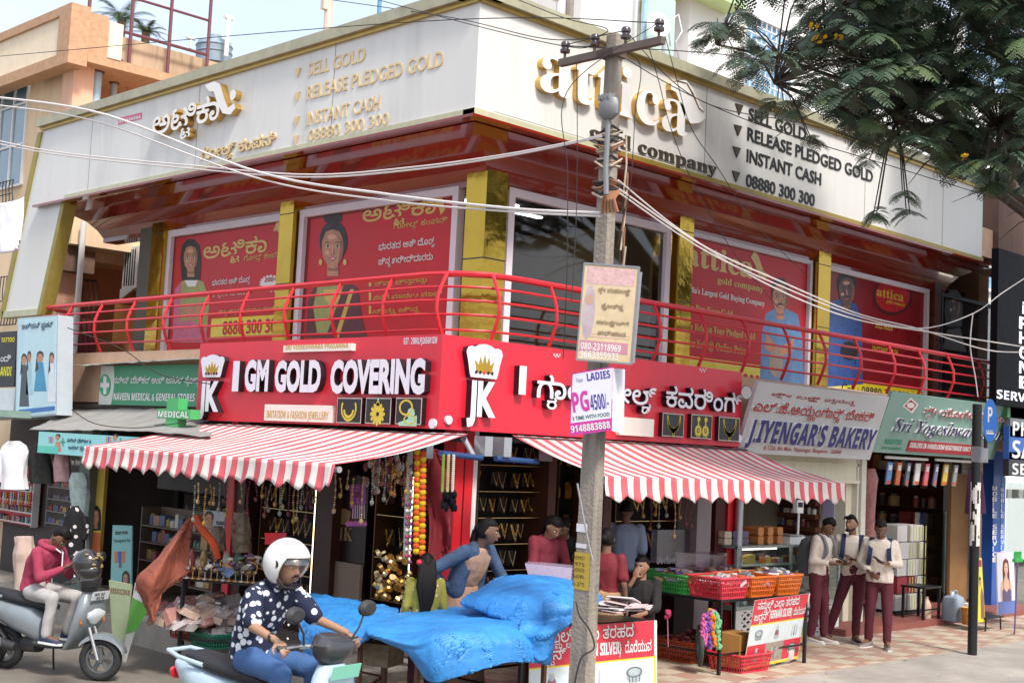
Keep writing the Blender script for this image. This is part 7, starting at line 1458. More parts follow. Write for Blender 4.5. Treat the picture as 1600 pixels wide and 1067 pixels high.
T5=[pd(285,912,14.2),pd(405,905,14.0),pd(405,893,15.0),pd(290,897,15.2)]
for q in T5:q.z=.86
quadtable('stall_table','dark stall table with brass bird figurines under the left awning',T5,.86,m_black)
m_orc=mat('orange_cloth','8a4a38',.8,var=.25,scale=5,bump=.2,bscale=50)
cloth('stall_cloth','rusty orange cloth draped over the left stall like a tent',[[pd(292,814,14.3),pd(296,810,14.3),pd(299,809,14.3),pd(303,812,14.3)],[pd(268,846,14.15),pd(276,843,14.05),pd(286,843,14.2),pd(297,846,14.25)],[pd(240,878,14.0),pd(256,877,13.9),pd(276,876,14.15),pd(295,876,14.2)],[pd(214,905,13.95),pd(238,910,13.8),pd(266,910,14.05),pd(295,893,14.15)],[pd(224,938,13.95),pd(234,940,13.85),pd(247,934,13.95),pd(258,916,14.0)],[pd(237,976,13.9),pd(240,972,13.85),pd(243,962,13.9),pd(249,940,13.95)]],60,80,.012,7,m_orc,cat='cloth')
b=MB();b.tube(interp([pd(305,808,14.3),pd(318,830,14.2),pd(334,850,14.1),pd(340,872,14.1)],14),[.05-.001*k for k in range(14)],8);tag(b.build('rolled_cloth',mat('orange_roll','b8481c',.8,var=.2)),'rolled orange cloth edge hanging right of the tent shaped stall cloth','cloth')
m_brassf=mat('figurine_brass',(.55,.35,.16),.3,.8,var=.2);m_pew=mat('figurine_silver',(.62,.58,.55),.3,.8,var=.2)
def figurine(c,label,m):
 b=MB();b.cyl(c,c+V((0,0,.015)),.035,n=10);b.cyl(c,c+V((0,0,.1)),.006,n=5);b.ell(c+V((0,0,.11)),(.022,.045,.025),0,8,6);b.tube([c+V((0,-.035,.12)),c+V((0,-.05,.16)),c+V((0,-.035,.20)),c+V((0,-.05,.215)),c+V((0,-.085,.205))],[.012,.008,.008,.012,.004],6);b.add([c+V((-.02,.04,.12)),c+V((.02,.04,.12)),c+V((0,.12,.09))],[(0,1,2)]);return b
FG=None
for k in range(12):
 c=pd(291+k*9.6,908-.5*k,14.15-.012*k);c.z=.862;mm=m_brassf if k%3 else m_pew
 key='b' if k%3 else 's';FG=FG or{}
 if key not in FG:bb_=figurine(V((0,0,0)),'',mm);o=bb_.build('bird_figurine',mm);FG[key]=o
 else:o=FG[key].copy();SC.collection.objects.link(o)
 o.location=c;tag(o,('brass' if k%3 else 'silver')+' bird figurine in the row on the dark stall table','figurine',('brass' if k%3 else 'silver')+' figurines in the row')
for k in range(6):
 c=pd(300+k*18,878,14.6);b=MB();b.lathe(V((c.x,c.y,.86)),[(.03,0),(.05,.03),(.03,.1),(.05,.18),(.02,.26),(0,.28)],10);tag(b.build('vase',GM[(k*3)%8]),'small vase behind the bird figurines on the dark stall table','vase','vases behind the figurines')
heap(pd(325,972,14.7)-V((0,0,.1)),1.1,.7,.5,100,[mat('wrap_beige','c0a594',.25,var=.35,scale=12,coat=.5),PKM[0],mat('wrap_rose','b08078',.3,var=.35,scale=12,coat=.4)],'heap of plastic wrapped goods on the step below the figurine table',12,(.07,.14))
p=onz(290,1000,.1);basket('b','dark red basket of wrapped goods on the step under the figurine stall',(p.x+.15,p.y+.1,.1),.34,.4,.26,'a01c26');p=onz(335,1010,.1);basket('b','low teal green basket on the step beside the dark red one',(p.x+.12,p.y+.05,.1),.5,.42,.15,'1f7a63');heap((p.x+.12,p.y+.05,.2),.45,.36,.12,40,PKM[:1]+PKM[3:4],'clear packets in the low teal green basket',14)
heap(pd(390,900,14.2),.9,.5,.25,60,GM[:8],'jumble of small toys and trinkets on the stall left of the rider',15,(.03,.06))
garment('hanging_bag','clear plastic bag with colourful soft toys hanging by the left display case',[(365,388,800),(362,392,830),(364,392,862)],14.4,mat('toy_bag','7a6a58',.3,var=.8,scale=14,coat=.5),.1)
garment('hanging_bag','clear bag of beads hanging above the bird figurines',[(332,346,822),(328,352,835),(330,352,860)],14.5,mat('bead_bag','8c7a6c',.3,var=.6,scale=30,coat=.5),.09)
garment('red_pouch','red pouch hung in the left display case',[(414,447,832),(414,447,850)],14.0,m_redp,.04)
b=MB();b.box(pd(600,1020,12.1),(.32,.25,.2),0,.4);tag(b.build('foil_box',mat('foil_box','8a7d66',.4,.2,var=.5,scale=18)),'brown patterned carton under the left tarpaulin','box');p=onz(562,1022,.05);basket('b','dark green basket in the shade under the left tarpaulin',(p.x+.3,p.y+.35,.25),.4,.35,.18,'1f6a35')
b=MB();c=onz(608,1050,0)+V((.2,.3,0));b.lathe(c,[(0,0),(.14,0),(.15,.12),(.16,.3),(.17,.32),(0,.32)],16);tag(b.build('black_bin',m_black),'round black plastic bin under the tarpaulin table','bin')
o,F=flatboard('paper_notice','white card with red price lettering under the big tarpaulin',onz(622,1062,0)+V((.1,.15,.28)),.26,.42,.05,-.9,mat('card_white','c9c5c5',.6));b=MB();T=raw_text(sansb('PG'),.0,2);b.text(T,F,.03,.27,.13,.16,.003);T=raw_text(sansb('4000'),0,2);b.text(T,F,.02,.08,.1,.12,.003);b.build('lettering',mrd,o)
b=MB();rr=random.Random(77)
for k in range(170):
 x,y=rr.uniform(9,21),rr.uniform(6.6,10.3);r=rr.uniform(.01,.035);a=rr.uniform(0,6);p=V((x,y,.006));u_=V((math.cos(a),math.sin(a),.1));w_=V((-math.sin(a),math.cos(a),.2));b.add([p-u_*r,p+w_*r*.4,p+u_*r,p-w_*r*.4],[(0,1,2,3)],k%3)
stuff(b.build('fallen_leaves',[mat('leaf_litter_yellow','a08a3a',.8),mat('leaf_litter_brown','6a5138',.8),mat('litter_paper','b5b0a6',.8)]),'small fallen leaves and paper scraps scattered over the tiled pavement','litter')
def cap(b,a,c,r0,r1=None,mi=0,n=12):
 r1=r0 if r1 is None else r1;a,c=V(a),V(c);b.cyl(a,c,r0,r1,n=n,mi=mi);b.ell(a,r0,mi,n,8);b.ell(c,r1,mi,n,8)
def skinmesh(b,name,mats,parent,vox,smooth=4,fold=0.0,ff=9.0,seed=0.0,cuff=None):
 o=b.build('tmp',mats,None);md=o.modifiers.new('r','REMESH');md.mode='VOXEL';md.voxel_size=vox
 ms=o.modifiers.new('s','SMOOTH');ms.iterations=smooth;ms.factor=.5
 dg=bpy.context.evaluated_depsgraph_get();me=bpy.data.meshes.new_from_object(o.evaluated_get(dg));bpy.data.objects.remove(o)
 me.name=name
 if fold:
  me.calc_loop_triangles();nv=len(me.vertices);co=np.empty(nv*3);no=np.empty(nv*3);me.vertices.foreach_get('co',co);me.vertex_normals.foreach_get('vector',no)
  co=co.reshape(-1,3);no=no.reshape(-1,3)
  d=np.array([(1-abs(noise.noise(V((c[0]*ff+seed,c[1]*ff,c[2]*ff*.55))))*2.4)*.6+noise.noise(V((c[0]*ff*.5,c[1]*ff*.5+seed,c[2]*ff*.5)))*.7 for c in co])
  co+=no*(d*fold)[:,None];me.vertices.foreach_set('co',co.ravel())
 me.polygons.foreach_set('use_smooth',[True]*len(me.polygons))
 me.materials.clear();[me.materials.append(m)for m in(mats if isinstance(mats,list)else[mats])]
 o=bpy.data.objects.new(name,me);SC.collection.objects.link(o);o.parent=parent;WORLD[o.name]=WORLD[parent.name].copy();me.update();return o
def lb(b,name,m,parent,sharp=50):
 o=b.build(name,m,None,sharp);o.parent=parent;WORLD[o.name]=WORLD[parent.name].copy();return o
SKIN=mat('skin_brown',(.27,.14,.085),.5,var=.08,scale=20,spec=.35);SKIN_D=mat('skin_dark',(.17,.085,.052),.5,var=.08,scale=20,spec=.35);SKIN_L=mat('skin_tan',(.36,.20,.125),.5,var=.08,scale=20,spec=.35)
HAIR=mat('hair_black',(.008,.006,.006),.6,var=.3,scale=40,bump=.3,bscale=90,spec=.18);EYEW=mat('eye_white','d0c8c0',.2,var=0);EYED=mat('eye_dark','120d0b',.15,var=0);LIPS=mat('lips',(.22,.08,.065),.45,var=0)
def base_joints(s=1.0):
 J=dict(pelvis=(0,0,.92),waist=(0,0,1.06),chest=(0,0,1.26),neck=(0,.01,1.44),head=(0,-.01,1.585))
 for n,q in(('L',1),('R',-1)):J.update({'sh'+n:(q*.175,.01,1.385),'el'+n:(q*.225,.03,1.11),'wr'+n:(q*.235,-.05,.87),'hp'+n:(q*.085,0,.91),'kn'+n:(q*.095,-.015,.49),'an'+n:(q*.10,.02,.09),'to'+n:(q*.115,-.15,.035)})
 return J
def hand(b,w_,d,n,curl=.5,s=1.0,side=1):
 """w_ wrist, d pointing direction, n palm normal; five separate fingers"""
 d=V(d).normalized();n=V(n);n=(n-d*n.dot(d)).normalized();t=d.cross(n)*side
 w_=V(w_);M=Matrix((t,d,n)).transposed();pc=w_+d*.05*s;b.ell(pc,(.040*s,.052*s,.018*s),0,12,8,M)
 for i,(o,L)in enumerate(((.030,.066),(.010,.074),(-.010,.070),(-.029,.056))):
  p=w_+d*.088*s+t*o*s;a=curl*(.8+.15*i);dirs=[(d*math.cos(a*q)+n*math.sin(a*q))for q in(.5,1.4,2.2)]
  for k,(dr,f)in enumerate(zip(dirs,(.45,.32,.23))):q_=p+dr*L*s*f*1.05;cap(b,p,q_,(.0092-.0008*k)*s,(.0086-.0009*k)*s,n=8);p=q_
 p=w_+d*.03*s+t*.034*s;q_=p+(d*.6+t*.7+n*.35).normalized()*.036*s;cap(b,p,q_,.0115*s,.010*s,n=8);cap(b,q_,q_+(d*.85+t*.2+n*.5).normalized()*.03*s,.0098*s,.0082*s,n=8)
def orient(fwd,up=(0,0,1)):
 f=V(fwd).normalized();l=V(up).cross(f)*-1;l=(f.cross(V(up))*-1).normalized();u=f.cross(l)*-1
 return f,l,u
def head_parts(b,J,look,tilt=0.0,s=1.0):
 """adds skull, nose, ears; returns frame"""
 c=V(J['head']);f=V(look).normalized();l=V((0,0,1)).cross(f).normalized();u=f.cross(l).normalized()
 if tilt:M=Matrix.Rotation(tilt,3,f);l=M@l;u=M@u
 H=lambda x,y,z:c+(l*x+f*y+u*z)*s
 nu,nv=26,18;vs=[]
 for j in range(nv+1):
  a=math.pi*j/nv-math.pi/2
  for k in range(nu):
   t=2*math.pi*k/nu;x,y,z=.074*math.cos(a)*math.cos(t),.094*math.cos(a)*math.sin(t),.118*math.sin(a)
   if z<0:q=(-z/.118);x*=1-.30*q**1.3;y=y*(1-.22*q)+(.018*q if y>0 else.02*q)
   if y>.04:y-=.010*math.exp(-((z-.012)/.016)**2)*math.exp(-((abs(x)-.032)/.016)**2);y+=.006*math.exp(-((z+.045)/.02)**2)*math.exp(-(x/.03)**2)
   vs.append(H(x,y,z))
 b.add(vs,[(j*nu+k,j*nu+(k+1)%nu,(j+1)*nu+(k+1)%nu,(j+1)*nu+k)for j in range(nv)for k in range(nu)],0,True)
 cap(b,H(0,.086,.022),H(0,.107,-.022),.007*s,.0135*s,n=8);b.ell(H(.012,.098,-.026),.009*s,0,8,6);b.ell(H(-.012,.098,-.026),.009*s,0,8,6)
 cap(b,H(-.018,.089,-.055),H(.018,.089,-.055),.008*s,n=8)
 for q in(-1,1):b.ell(H(q*.077,-.005,0),(.010*s,.02*s,.03*s),0,8,6,Matrix((l,f,u)).transposed())
 cap(b,H(0,-.02,-.06),V(J['neck']),.05*s,.054*s)
 return H,Matrix((l,f,u)).transposed(),s
def face_parts(root,Hs,hair='short',beard=False,mustache=False,seed=0,closed=False):
 H,M,s=Hs
 for q in(-1,1):
  b=MB();b.ell(H(q*.031,.079,.012),(.0145*s,.008*s,.0065*s if not closed else.003*s),0,10,6,M);b.ell(H(q*.031,.0845,.0115),(.0062*s,.0045*s,.0062*s if not closed else.003*s),1,8,6,M);lb(b,'eye',[EYEW,EYED],root)
  b=MB();b.tube([H(q*.014,.0885,.029),H(q*.03,.089,.035),H(q*.05,.076,.028)],[.003*s,.0042*s,.002*s],6);lb(b,'eyebrow',HAIR,root)
 b=MB();b.ell(H(0,.0935,-.052),(.021*s,.008*s,.0035*s),0,10,6,M);b.ell(H(0,.0925,-.060),(.017*s,.008*s,.005*s),0,10,6,M);lb(b,'mouth',LIPS,root)
 if mustache:b=MB();b.tube([H(-.03,.086,-.053),H(-.014,.0985,-.041),H(0,.1005,-.039),H(.014,.0985,-.041),H(.03,.086,-.053)],[.003*s,.0065*s,.006*s,.0065*s,.003*s],7);lb(b,'moustache',HAIR,root)
 if beard:
  b=MB();rr=random.Random(seed)
  for k in range(26):
   t=-1+2*k/25;b.ell(H(.066*math.sin(t*1.45)*1.0,.010+.072*math.cos(t*1.35),-.052-.036*math.cos(t*1.4)),(.012*s,.008*s,.015*s),0,6,5,M)
  lb(b,'beard',mat('beard_black',(.022,.016,.014),.8,var=.3),root)
 if hair:
  b=MB();nu,nv=30,18;vs=[];
  for j in range(nv+1):
   a=math.pi*j/nv-math.pi/2
   for k in range(nu):
    t=2*math.pi*k/nu;y0=math.cos(a)*math.sin(t);z0=math.sin(a);zz=z0
    if hair in('short','quiff'):lim=-.05 if y0<.15 else.50+.07*math.sin(t*5+seed)
    else:lim=-.5 if y0<.1 else.45
    zz=max(z0,lim);n_=1+.05*noise.noise(V((math.cos(t)*3+seed,math.sin(t)*3,z0*4)))+.03*noise.noise(V((math.cos(t)*9+seed,math.sin(t)*9,z0*9)))
    up=1.2 if hair=='quiff' and y0>-.2 else 1.15 if hair=='short' and y0>-.4 else 1.07
    vs.append(H(.084*math.cos(a if z0>lim else math.asin(lim))*math.cos(t)*n_*(1 if z0>lim else.86),(.103*math.cos(a if z0>lim else math.asin(lim))*math.sin(t)*n_-.008)*(1 if z0>lim else.9),.118*zz*up*n_+.008))
  b.add(vs,[(j*nu+k,j*nu+(k+1)%nu,(j+1)*nu+(k+1)%nu,(j+1)*nu+k)for j in range(nv)for k in range(nu)],0,True)
  if hair=='quiff':
   for k in range(11):x=-.06+.012*k;b.tube([H(x,.04,.108),H(x*1.02,.078,.096+.010*math.sin(k*2+seed)),H(x*1.05+.006,.086,.074+.010*math.sin(k*1.7+seed))],[.018*s,.013*s,.004*s],6)
  if hair=='bun':b.ell(H(0,-.115,.02),(.055*s,.05*s,.05*s),0,12,8,M)
  if hair=='long':
   for k in range(9):x=-.062+.0155*k;b.tube([H(x,-.06,.06),H(x*1.1,-.115,-.05),H(x*1.15+.01*math.sin(k),-.14,-.2),H(x*.9+.012*math.sin(k*2),-.14,-.34),H(x*.6,-.13,-.46-.02*(k%3))],[.03,.034,.034,.028,.01],8)
  if hair=='tail':b.ell(H(0,-.10,.02),(.05*s,.04*s,.045*s),0,10,8,M);b.tube([H(0,-.12,.0),H(.0,-.13,-.1),H(0,-.11,-.25)],[.03,.032,.015],8)
  lb(b,'hair',HAIR,root,80)
def torso(b,J,g=0.0,hem=0.0,w_=1.0,top=True,neckr=.058):
 P=[V(J[k])for k in('pelvis','waist','chest','neck')];l=(V(J['shL'])-V(J['shR'])).normalized();lp=(V(J['hpL'])-V(J['hpR'])).normalized()
 pts=[(P[0]+(P[0]-P[1])*hem,.158,.108,lp)]+([(P[0],.158,.112,lp)]if hem else[])+[(P[1],.145,.10,(l+lp).normalized()),(P[1].lerp(P[2],.55),.160,.112,l),(P[2],.172,.117,l),(P[2].lerp(P[3],.5),.178,.10,l),(P[2].lerp(P[3],.78),.150,.078,l),(P[3],neckr,neckr,l)]
 R=[]
 for i,(p,a,d,L)in enumerate(pts):
  ax=(pts[min(i+1,len(pts)-1)][0]-pts[max(i-1,0)][0]).normalized();f=ax.cross(L).normalized();L2=f.cross(ax).normalized()
  R.append([p+L2*(a*w_+g)*math.copysign(abs(math.cos(t))**.85,math.cos(t))+f*(d*w_+g)*math.copysign(abs(math.sin(t))**.85,math.sin(t))for t in[k*2*math.pi/20 for k in range(20)]])
 b.loft(R)
def figure(label,pos,rz,J,skin,top,bottom,look=(0,-1,0),hair='short',sleeve=1.0,hem=.12,fem=False,s=1.0,shoes=None,hands=None,htilt=0.0,seed=0,vox=.0085,beard=False,mustache=False,skirt=False,fold=.010,eyes_closed=False,hs=1.0,extra=None,wide=1.0,tname='shirt'):
 M=Matrix.Translation(V(pos))@Matrix.Rotation(rz,4,'Z')@Matrix.Diagonal((s,s,s,1));o=thing('person',label,'person',pos,M=M)
 b=MB();torso(b,J,-.006,w_=wide*(.92 if fem else 1))
 for n in 'LR':
  cap(b,J['sh'+n],J['el'+n],.043,.036);cap(b,J['el'+n],J['wr'+n],.036,.024);cap(b,J['hp'+n],J['kn'+n],.078,.052);cap(b,J['kn'+n],J['an'+n],.052,.034);cap(b,J['an'+n],J['to'+n],.036,.026)
 Hs=head_parts(b,J,look,htilt,hs)
 for n,q in(('L',1),('R',-1)):
  hd=(hands or{}).get(n)or{};d=V(hd.get('d',tuple(V(J['wr'+n])-V(J['el'+n]))));hand(b,J['wr'+n],d,hd.get('n',(-q,0,0)),hd.get('curl',.45),1.0,hd.get('side',q))
 skinmesh(b,'body',skin,o,vox,3)
 face_parts(o,Hs,hair,beard,mustache,seed,eyes_closed)
 b=MB();torso(b,J,.014,hem,w_=wide*(.94 if fem else 1),neckr=.062)
 for n in 'LR':
  a,e,w_=V(J['sh'+n]),V(J['el'+n]),V(J['wr'+n]);ins=a.lerp(V(J['chest']),.35);cap(b,ins,a,.058,.056 if sleeve<.2 else.062)
  if sleeve<=.5:cap(b,a,a.lerp(e,sleeve*2),.062 if sleeve>.2 else.054,.066 if sleeve>.2 else.05)
  else:cap(b,a,e,.060,.050);cap(b,e,e.lerp(w_,(sleeve-.5)*2*.96),.049,.038)
 skinmesh(b,tname,top,o,.012,3,fold,11,seed)
 if bottom is not None:
  b=MB();cap(b,V(J['pelvis'])+V((0,0,.06)),J['pelvis'],.13,.13)
  for n in 'LR':
   cap(b,J['hp'+n],J['kn'+n],.096,.068);k,a=V(J['kn'+n]),V(J['an'+n]);cap(b,k,k.lerp(a,.93),.068,.055)
  if skirt:b.loft([[V((math.cos(t)*r*1.15,math.sin(t)*r,z))for t in[k*.3491 for k in range(18)]]for r,z in((.16,J['pelvis'][2]+.1),(.19,J['pelvis'][2]-.15),(.24,.3),(.26,.12))])
  skinmesh(b,'trousers' if not skirt else 'skirt',bottom,o,.014,3,fold*.9,9,seed+3)
 for n in 'LR':
  a,t=V(J['an'+n]),V(J['to'+n]);f=(t-a);f.z=0;f=f.normalized()if f.length>1e-3 else V((0,-1,0));lz=min(a.z,t.z)-.035;b=MB();x=f.cross(V((0,0,1)))
  R=[]
  for q,w_,h in((-.075,.02,.05),(-.06,.036,.09),(0,.04,.10),(.07,.042,.075),(.14,.045,.055),(.19,.036,.045),(.215,.012,.03)):c=V((a.x,a.y,lz))+f*q;R.append([c+x*w_*math.cos(k*.5236)+V((0,0,h*.5+h*.5*math.sin(k*.5236)))for k in range(12)])
  b.loft(R);sl_=[]
  for q,w_ in((-.08,.03),(0,.042),(.14,.047),(.22,.02)):c=V((a.x,a.y,lz))+f*q;sl_.append([c+x*w_*q2+V((0,0,z_))for q2,z_ in((-1,-.005),(1,-.005),(1,.018),(-1,.018))])
  b.loft(sl_,1);lb(b,'shoe',[shoes or m_black,m_white if shoes is not None else m_dark],o)
 return o,M
def frz(p,a):return math.atan2(p[0],p[1])*0+math.atan2(-p[0],p[1])+R_(a)
def fix(p,a):
 dx,dy=-p[0],-p[1];n=math.hypot(dx,dy);return math.atan2(dx/n,-dy/n)+R_(a)
def phone(p,label,M):b=MB();b.box((0,0,0),(.072,.145,.009));b.box((0,0,.005),(.066,.13,.001),1);o=b.build('phone',[m_black,m_dark]);o.matrix_basis=Matrix.Translation(V(p))@M;return tag(o,label,'phone')
m_shirt=mat('school_shirt','d6c9bc',.85,var=.06,scale=14,bump=.25,bscale=30);m_trou=mat('school_trousers','571c29',.8,var=.14,scale=9,bump=.2,bscale=40)
def collar(o,J,m,g=.062):
 b=MB();n=V(J['neck']);
 for q in(-1,1):b.add([n+V((q*.012,-.062,-.012)),n+V((q*.06,-.045,.02)),n+V((q*.062,.03,.035)),n+V((q*.075,-.03,-.012)),n+V((q*.05,-.085,-.055))],[(0,1,3,4)if q>0 else(4,3,1,0),(1,2,3)if q>0 else(3,2,1)])
 lb(b,'collar',m,o).modifiers.new('t','SOLIDIFY').thickness=.006
 b=MB()
 for k in range(6):b.cyl(n+V((0,-.085-.045*min(k,2)/2,-.07-.09*k)),n+V((0,-.092-.045*min(k,2)/2,-.07-.09*k)),.007,n=8)
 lb(b,'button',m_white,o)
def backpack(label,o,M,J,mb_,ms,bag=True,loc=None):
 r=thing('backpack',label,'backpack',M.translation,M=M)
 if bag:
  b=MB();c=V(J['chest'])+V((0,.20,-.12));b.loft([[c+V((w_*math.copysign(abs(math.cos(t))**.6,math.cos(t)),d*math.copysign(abs(math.sin(t))**.6,math.sin(t)),z))for t in[k*.3491 for k in range(18)]]for w_,d,z in((.08,.04,-.26),(.14,.09,-.24),(.155,.105,-.05),(.15,.10,.12),(.12,.07,.22),(.05,.03,.25))]);lb(b,'bag',mb_,r)
  b=MB();b.loft([[c+V((w_*math.cos(t),.09+d*math.sin(t),z))for t in[k*.3491 for k in range(18)]]for w_,d,z in((.08,.02,-.2),(.115,.05,-.17),(.115,.05,-.02),(.08,.02,.02))]);lb(b,'pocket',mb_,r)
 for n,q in(('L',1),('R',-1)):
  s_,ch,wa=V(J['sh'+n]),V(J['chest']),V(J['waist']);P=[s_+V((-q*.05,.12,.0)),s_+V((-q*.055,.03,.068)),s_+V((-q*.06,-.075,.02)),ch+V((q*.125,-.155,-.03)),wa+V((q*.145,-.105,.05)),wa+V((q*.17,.02,0))]
  P=interp(P,22);b=MB();R=[]
  for i,p in enumerate(P):t=(P[min(i+1,21)]-P[max(i-1,0)]).normalized();x=V((1,0,0));x=(x-t*x.dot(t)).normalized();y=t.cross(x);R.append([p+x*.03+y*.006,p-x*.03+y*.006,p-x*.03-y*.006,p+x*.03-y*.006])
  b.loft(R);lb(b,'strap',ms,r)
 return r
sp=[onz(1276,1003),onz(1328,1002),onz(1372,1012)]
J=base_joints();J.update(chest=(0,-.03,1.26),neck=(0,-.06,1.43),head=(0,-.12,1.56),elL=(.20,-.02,1.10),wrL=(.09,-.26,1.10),elR=(-.20,0,1.10),wrR=(-.10,-.26,1.08),anL=(.08,-.06,.09),toL=(.09,-.23,.035),knL=(.08,-.06,.49),anR=(-.09,.05,.09),toR=(-.1,-.12,.035))
J['shL']=(.175,-.05,1.385);J['shR']=(-.175,-.05,1.385)
rz=fix(sp[0],62);o,M=figure('student with a grey backpack in profile looking down at his phone, leftmost of three',sp[0],rz,J,SKIN_D,m_shirt,m_trou,look=(.0,-.8,-.62),hair='short',sleeve=.86,hem=.05,shoes=mat('shoe_white','cfcbc4',.6),hands={'L':dict(d=(-.3,-.9,.1),n=(0,0,1),curl=.7),'R':dict(d=(.5,-.8,0),n=(0,0,1),curl=.7)},seed=1);collar(o,J,m_shirt)
backpack('grey backpack on the back of the leftmost student',o,M,J,mat('bag_grey','4d4f57',.8,var=.2,bump=.3),mat('strap_grey','72747c',.8,var=.1));phone(M@V((0,-.36,1.13)),'phone held by the leftmost student',Matrix.Rotation(rz,4,'Z')@Matrix.Rotation(.5,4,'X'))
J=base_joints();J.update(pelvis=(.03,0,.92),head=(-.02,-.03,1.585),elL=(.23,-.02,1.12),wrL=(.06,-.24,1.13),elR=(-.23,.03,1.12),wrR=(-.10,-.2,1.06),knL=(.09,-.03,.49),anL=(.07,.0,.09),toL=(.13,-.15,.035),knR=(-.17,-.01,.50),anR=(-.30,.03,.09),toR=(-.36,-.1,.035),hpL=(.11,0,.91),hpR=(-.06,0,.91))
rz=fix(sp[1],-4);o,M=figure('bearded student with navy straps looking up to the left, middle of three',sp[1],rz,J,SKIN,m_shirt,m_trou,look=(-.45,-.85,.12),hair='quiff',sleeve=.86,hem=.05,shoes=m_black,hands={'L':dict(d=(-.8,-.6,0),n=(0,0,1),curl=.8),'R':dict(d=(.7,-.7,0),n=(0,0,1),curl=.6)},seed=5,beard=True,htilt=.12);collar(o,J,m_shirt)
mnavy=mat('bag_navy','20294a',.8,var=.15,bump=.3);backpack('navy backpack worn by the middle student',o,M,J,mnavy,mnavy);phone(M@V((-.02,-.28,1.16)),'phone held by the middle student',Matrix.Rotation(rz+.8,4,'Z')@Matrix.Rotation(.3,4,'X'))
J=base_joints();J.update(neck=(0,-.02,1.44),head=(0,-.06,1.575),elL=(.25,-.0,1.12),wrL=(.10,-.22,1.14),elR=(-.26,.03,1.12),wrR=(-.12,-.17,1.0),anL=(.12,-.04,.09),toL=(.16,-.21,.035),knL=(.11,-.03,.49),anR=(-.13,.02,.09),toR=(-.2,-.13,.035),knR=(-.115,-.02,.49))
rz=fix(sp[2],-6);o,M=figure('student with navy straps looking down at his phone, rightmost of three',sp[2],rz,J,SKIN_D,m_shirt,m_trou,look=(.05,-.85,-.5),hair='short',sleeve=.88,hem=.32,shoes=mat('shoe_grey','8a857e',.7),hands={'L':dict(d=(-.8,-.6,.05),n=(0,-.2,1),curl=.7),'R':dict(d=(.7,-.3,-.35),n=(0,.9,.2),curl=.35)},seed=9,wide=1.06);collar(o,J,m_shirt)
backpack('navy backpack worn by the rightmost student',o,M,J,mnavy,mnavy);phone(M@V((.0,-.29,1.185)),'phone held by the rightmost student',Matrix.Rotation(rz+1.2,4,'Z')@Matrix.Rotation(.5,4,'X'))
m_denim=mat('denim','3f526f',.9,var=.4,scale=9,bump=.4,bscale=60);m_beige=mat('beige_top','b48d72',.8,var=.12,scale=10)
J=base_joints();J.update(waist=(0,-.04,1.04),chest=(.0,-.13,1.22),neck=(0,-.22,1.39),head=(.02,-.30,1.52),shL=(.175,-.18,1.34),shR=(-.175,-.20,1.34),elR=(-.42,-.02,1.16),wrR=(-.19,.0,1.0),elL=(.31,-.24,1.10),wrL=(.24,-.38,.92))
p=pd(716,965,12.9);p=V((p.x,p.y,0));rz=fix(p,48);o,M=figure('woman in a blue denim jacket leaning over the stall with a hand on her hip',p,rz,J,SKIN_D,m_beige,mat('beige_skirt','a8826a',.8,var=.12),look=(.5,-.85,-.12),hair='tail',sleeve=.08,hem=.5,fem=True,s=1.05,seed=14,skirt=True,tname='top',hands={'R':dict(d=(.6,.3,-.6),n=(1,0,0),curl=.5)})
b=MB();JJ=dict(J)
for n in 'LR':
 a,e,w_=V(J['sh'+n]),V(J['el'+n]),V(J['wr'+n]);cap(b,a.lerp(V(J['chest']),.4),a,.07,.066);cap(b,a,e,.064,.053);cap(b,e,e.lerp(w_,.8),.051,.043)
q=V(J['chest']);wv=V(J['waist']);nk=V(J['neck'])
for sg in(-1,1):cap(b,nk+V((sg*.08,.0,-.05)),wv+V((sg*.13,-.03,-.03)),.062,.075);cap(b,q+V((sg*.115,.0,.03)),wv+V((sg*.13,-.02,-.06)),.085,.085)
cap(b,q+V((0,.10,.03)),wv+V((0,.09,0)),.085,.085);cap(b,nk+V((-.06,.02,-.01)),nk+V((.06,.02,-.01)),.05)
skinmesh(b,'denim_jacket',m_denim,o,.012,3,.008,12,2);
m_yg=dots_mat('yellow_green_print','8a8236','cfc9a8',14,.16)
J=base_joints();p=pd(661,985,12.5);p=V((p.x,p.y,0));figure('girl in a yellow green printed kurta seen from behind with long loose hair',p,fix(p,186),J,SKIN,m_yg,mat('leggings','5a2a3a',.8),hair='long',sleeve=.9,hem=.9,fem=True,s=.80,seed=17,hs=1.15,tname='kurta');
b=MB();b.ell(pd(655,878,12.36),.028,0,8,6);tag(b.build('hair_clip',m_redp),'red round hair clip on the long haired girl','hair clip')
m_blktop=mat('black_kurta','1b1719',.85,var=.2);m_marsl=mat('maroon_kurta','6e1c2b',.85,var=.3,scale=14)
J=base_joints();J.update(neck=(0,-.08,1.42),head=(0,-.16,1.53),shL=(.17,-.06,1.37),shR=(-.17,-.06,1.37),elL=(.22,-.12,1.12),wrL=(.08,-.34,1.10),elR=(-.22,-.12,1.12),wrR=(-.06,-.34,1.08))
p=pd(846,940,14.0);p=V((p.x,p.y,.08));figure('shopkeeper in maroon sleeves bending over her hands beside the necklace case',p,fix(p,35),J,SKIN,m_marsl,m_blktop,look=(0,-.75,-.65),hair='tail',sleeve=.85,hem=.6,fem=True,seed=21,hands={'L':dict(d=(-.4,-.9,0),n=(0,0,1),curl=.8),'R':dict(d=(.4,-.9,0),n=(0,0,1),curl=.8)},tname='kurta')
p=pd(884,945,14.5);p=V((p.x,p.y,.08));figure('dark clothed shop girl half hidden behind the concrete pole',p,fix(p,-30),J,SKIN_D,m_blktop,m_blktop,look=(0,-.75,-.6),hair='bun',sleeve=.8,hem=.6,fem=True,s=.97,seed=23,tname='kurta')
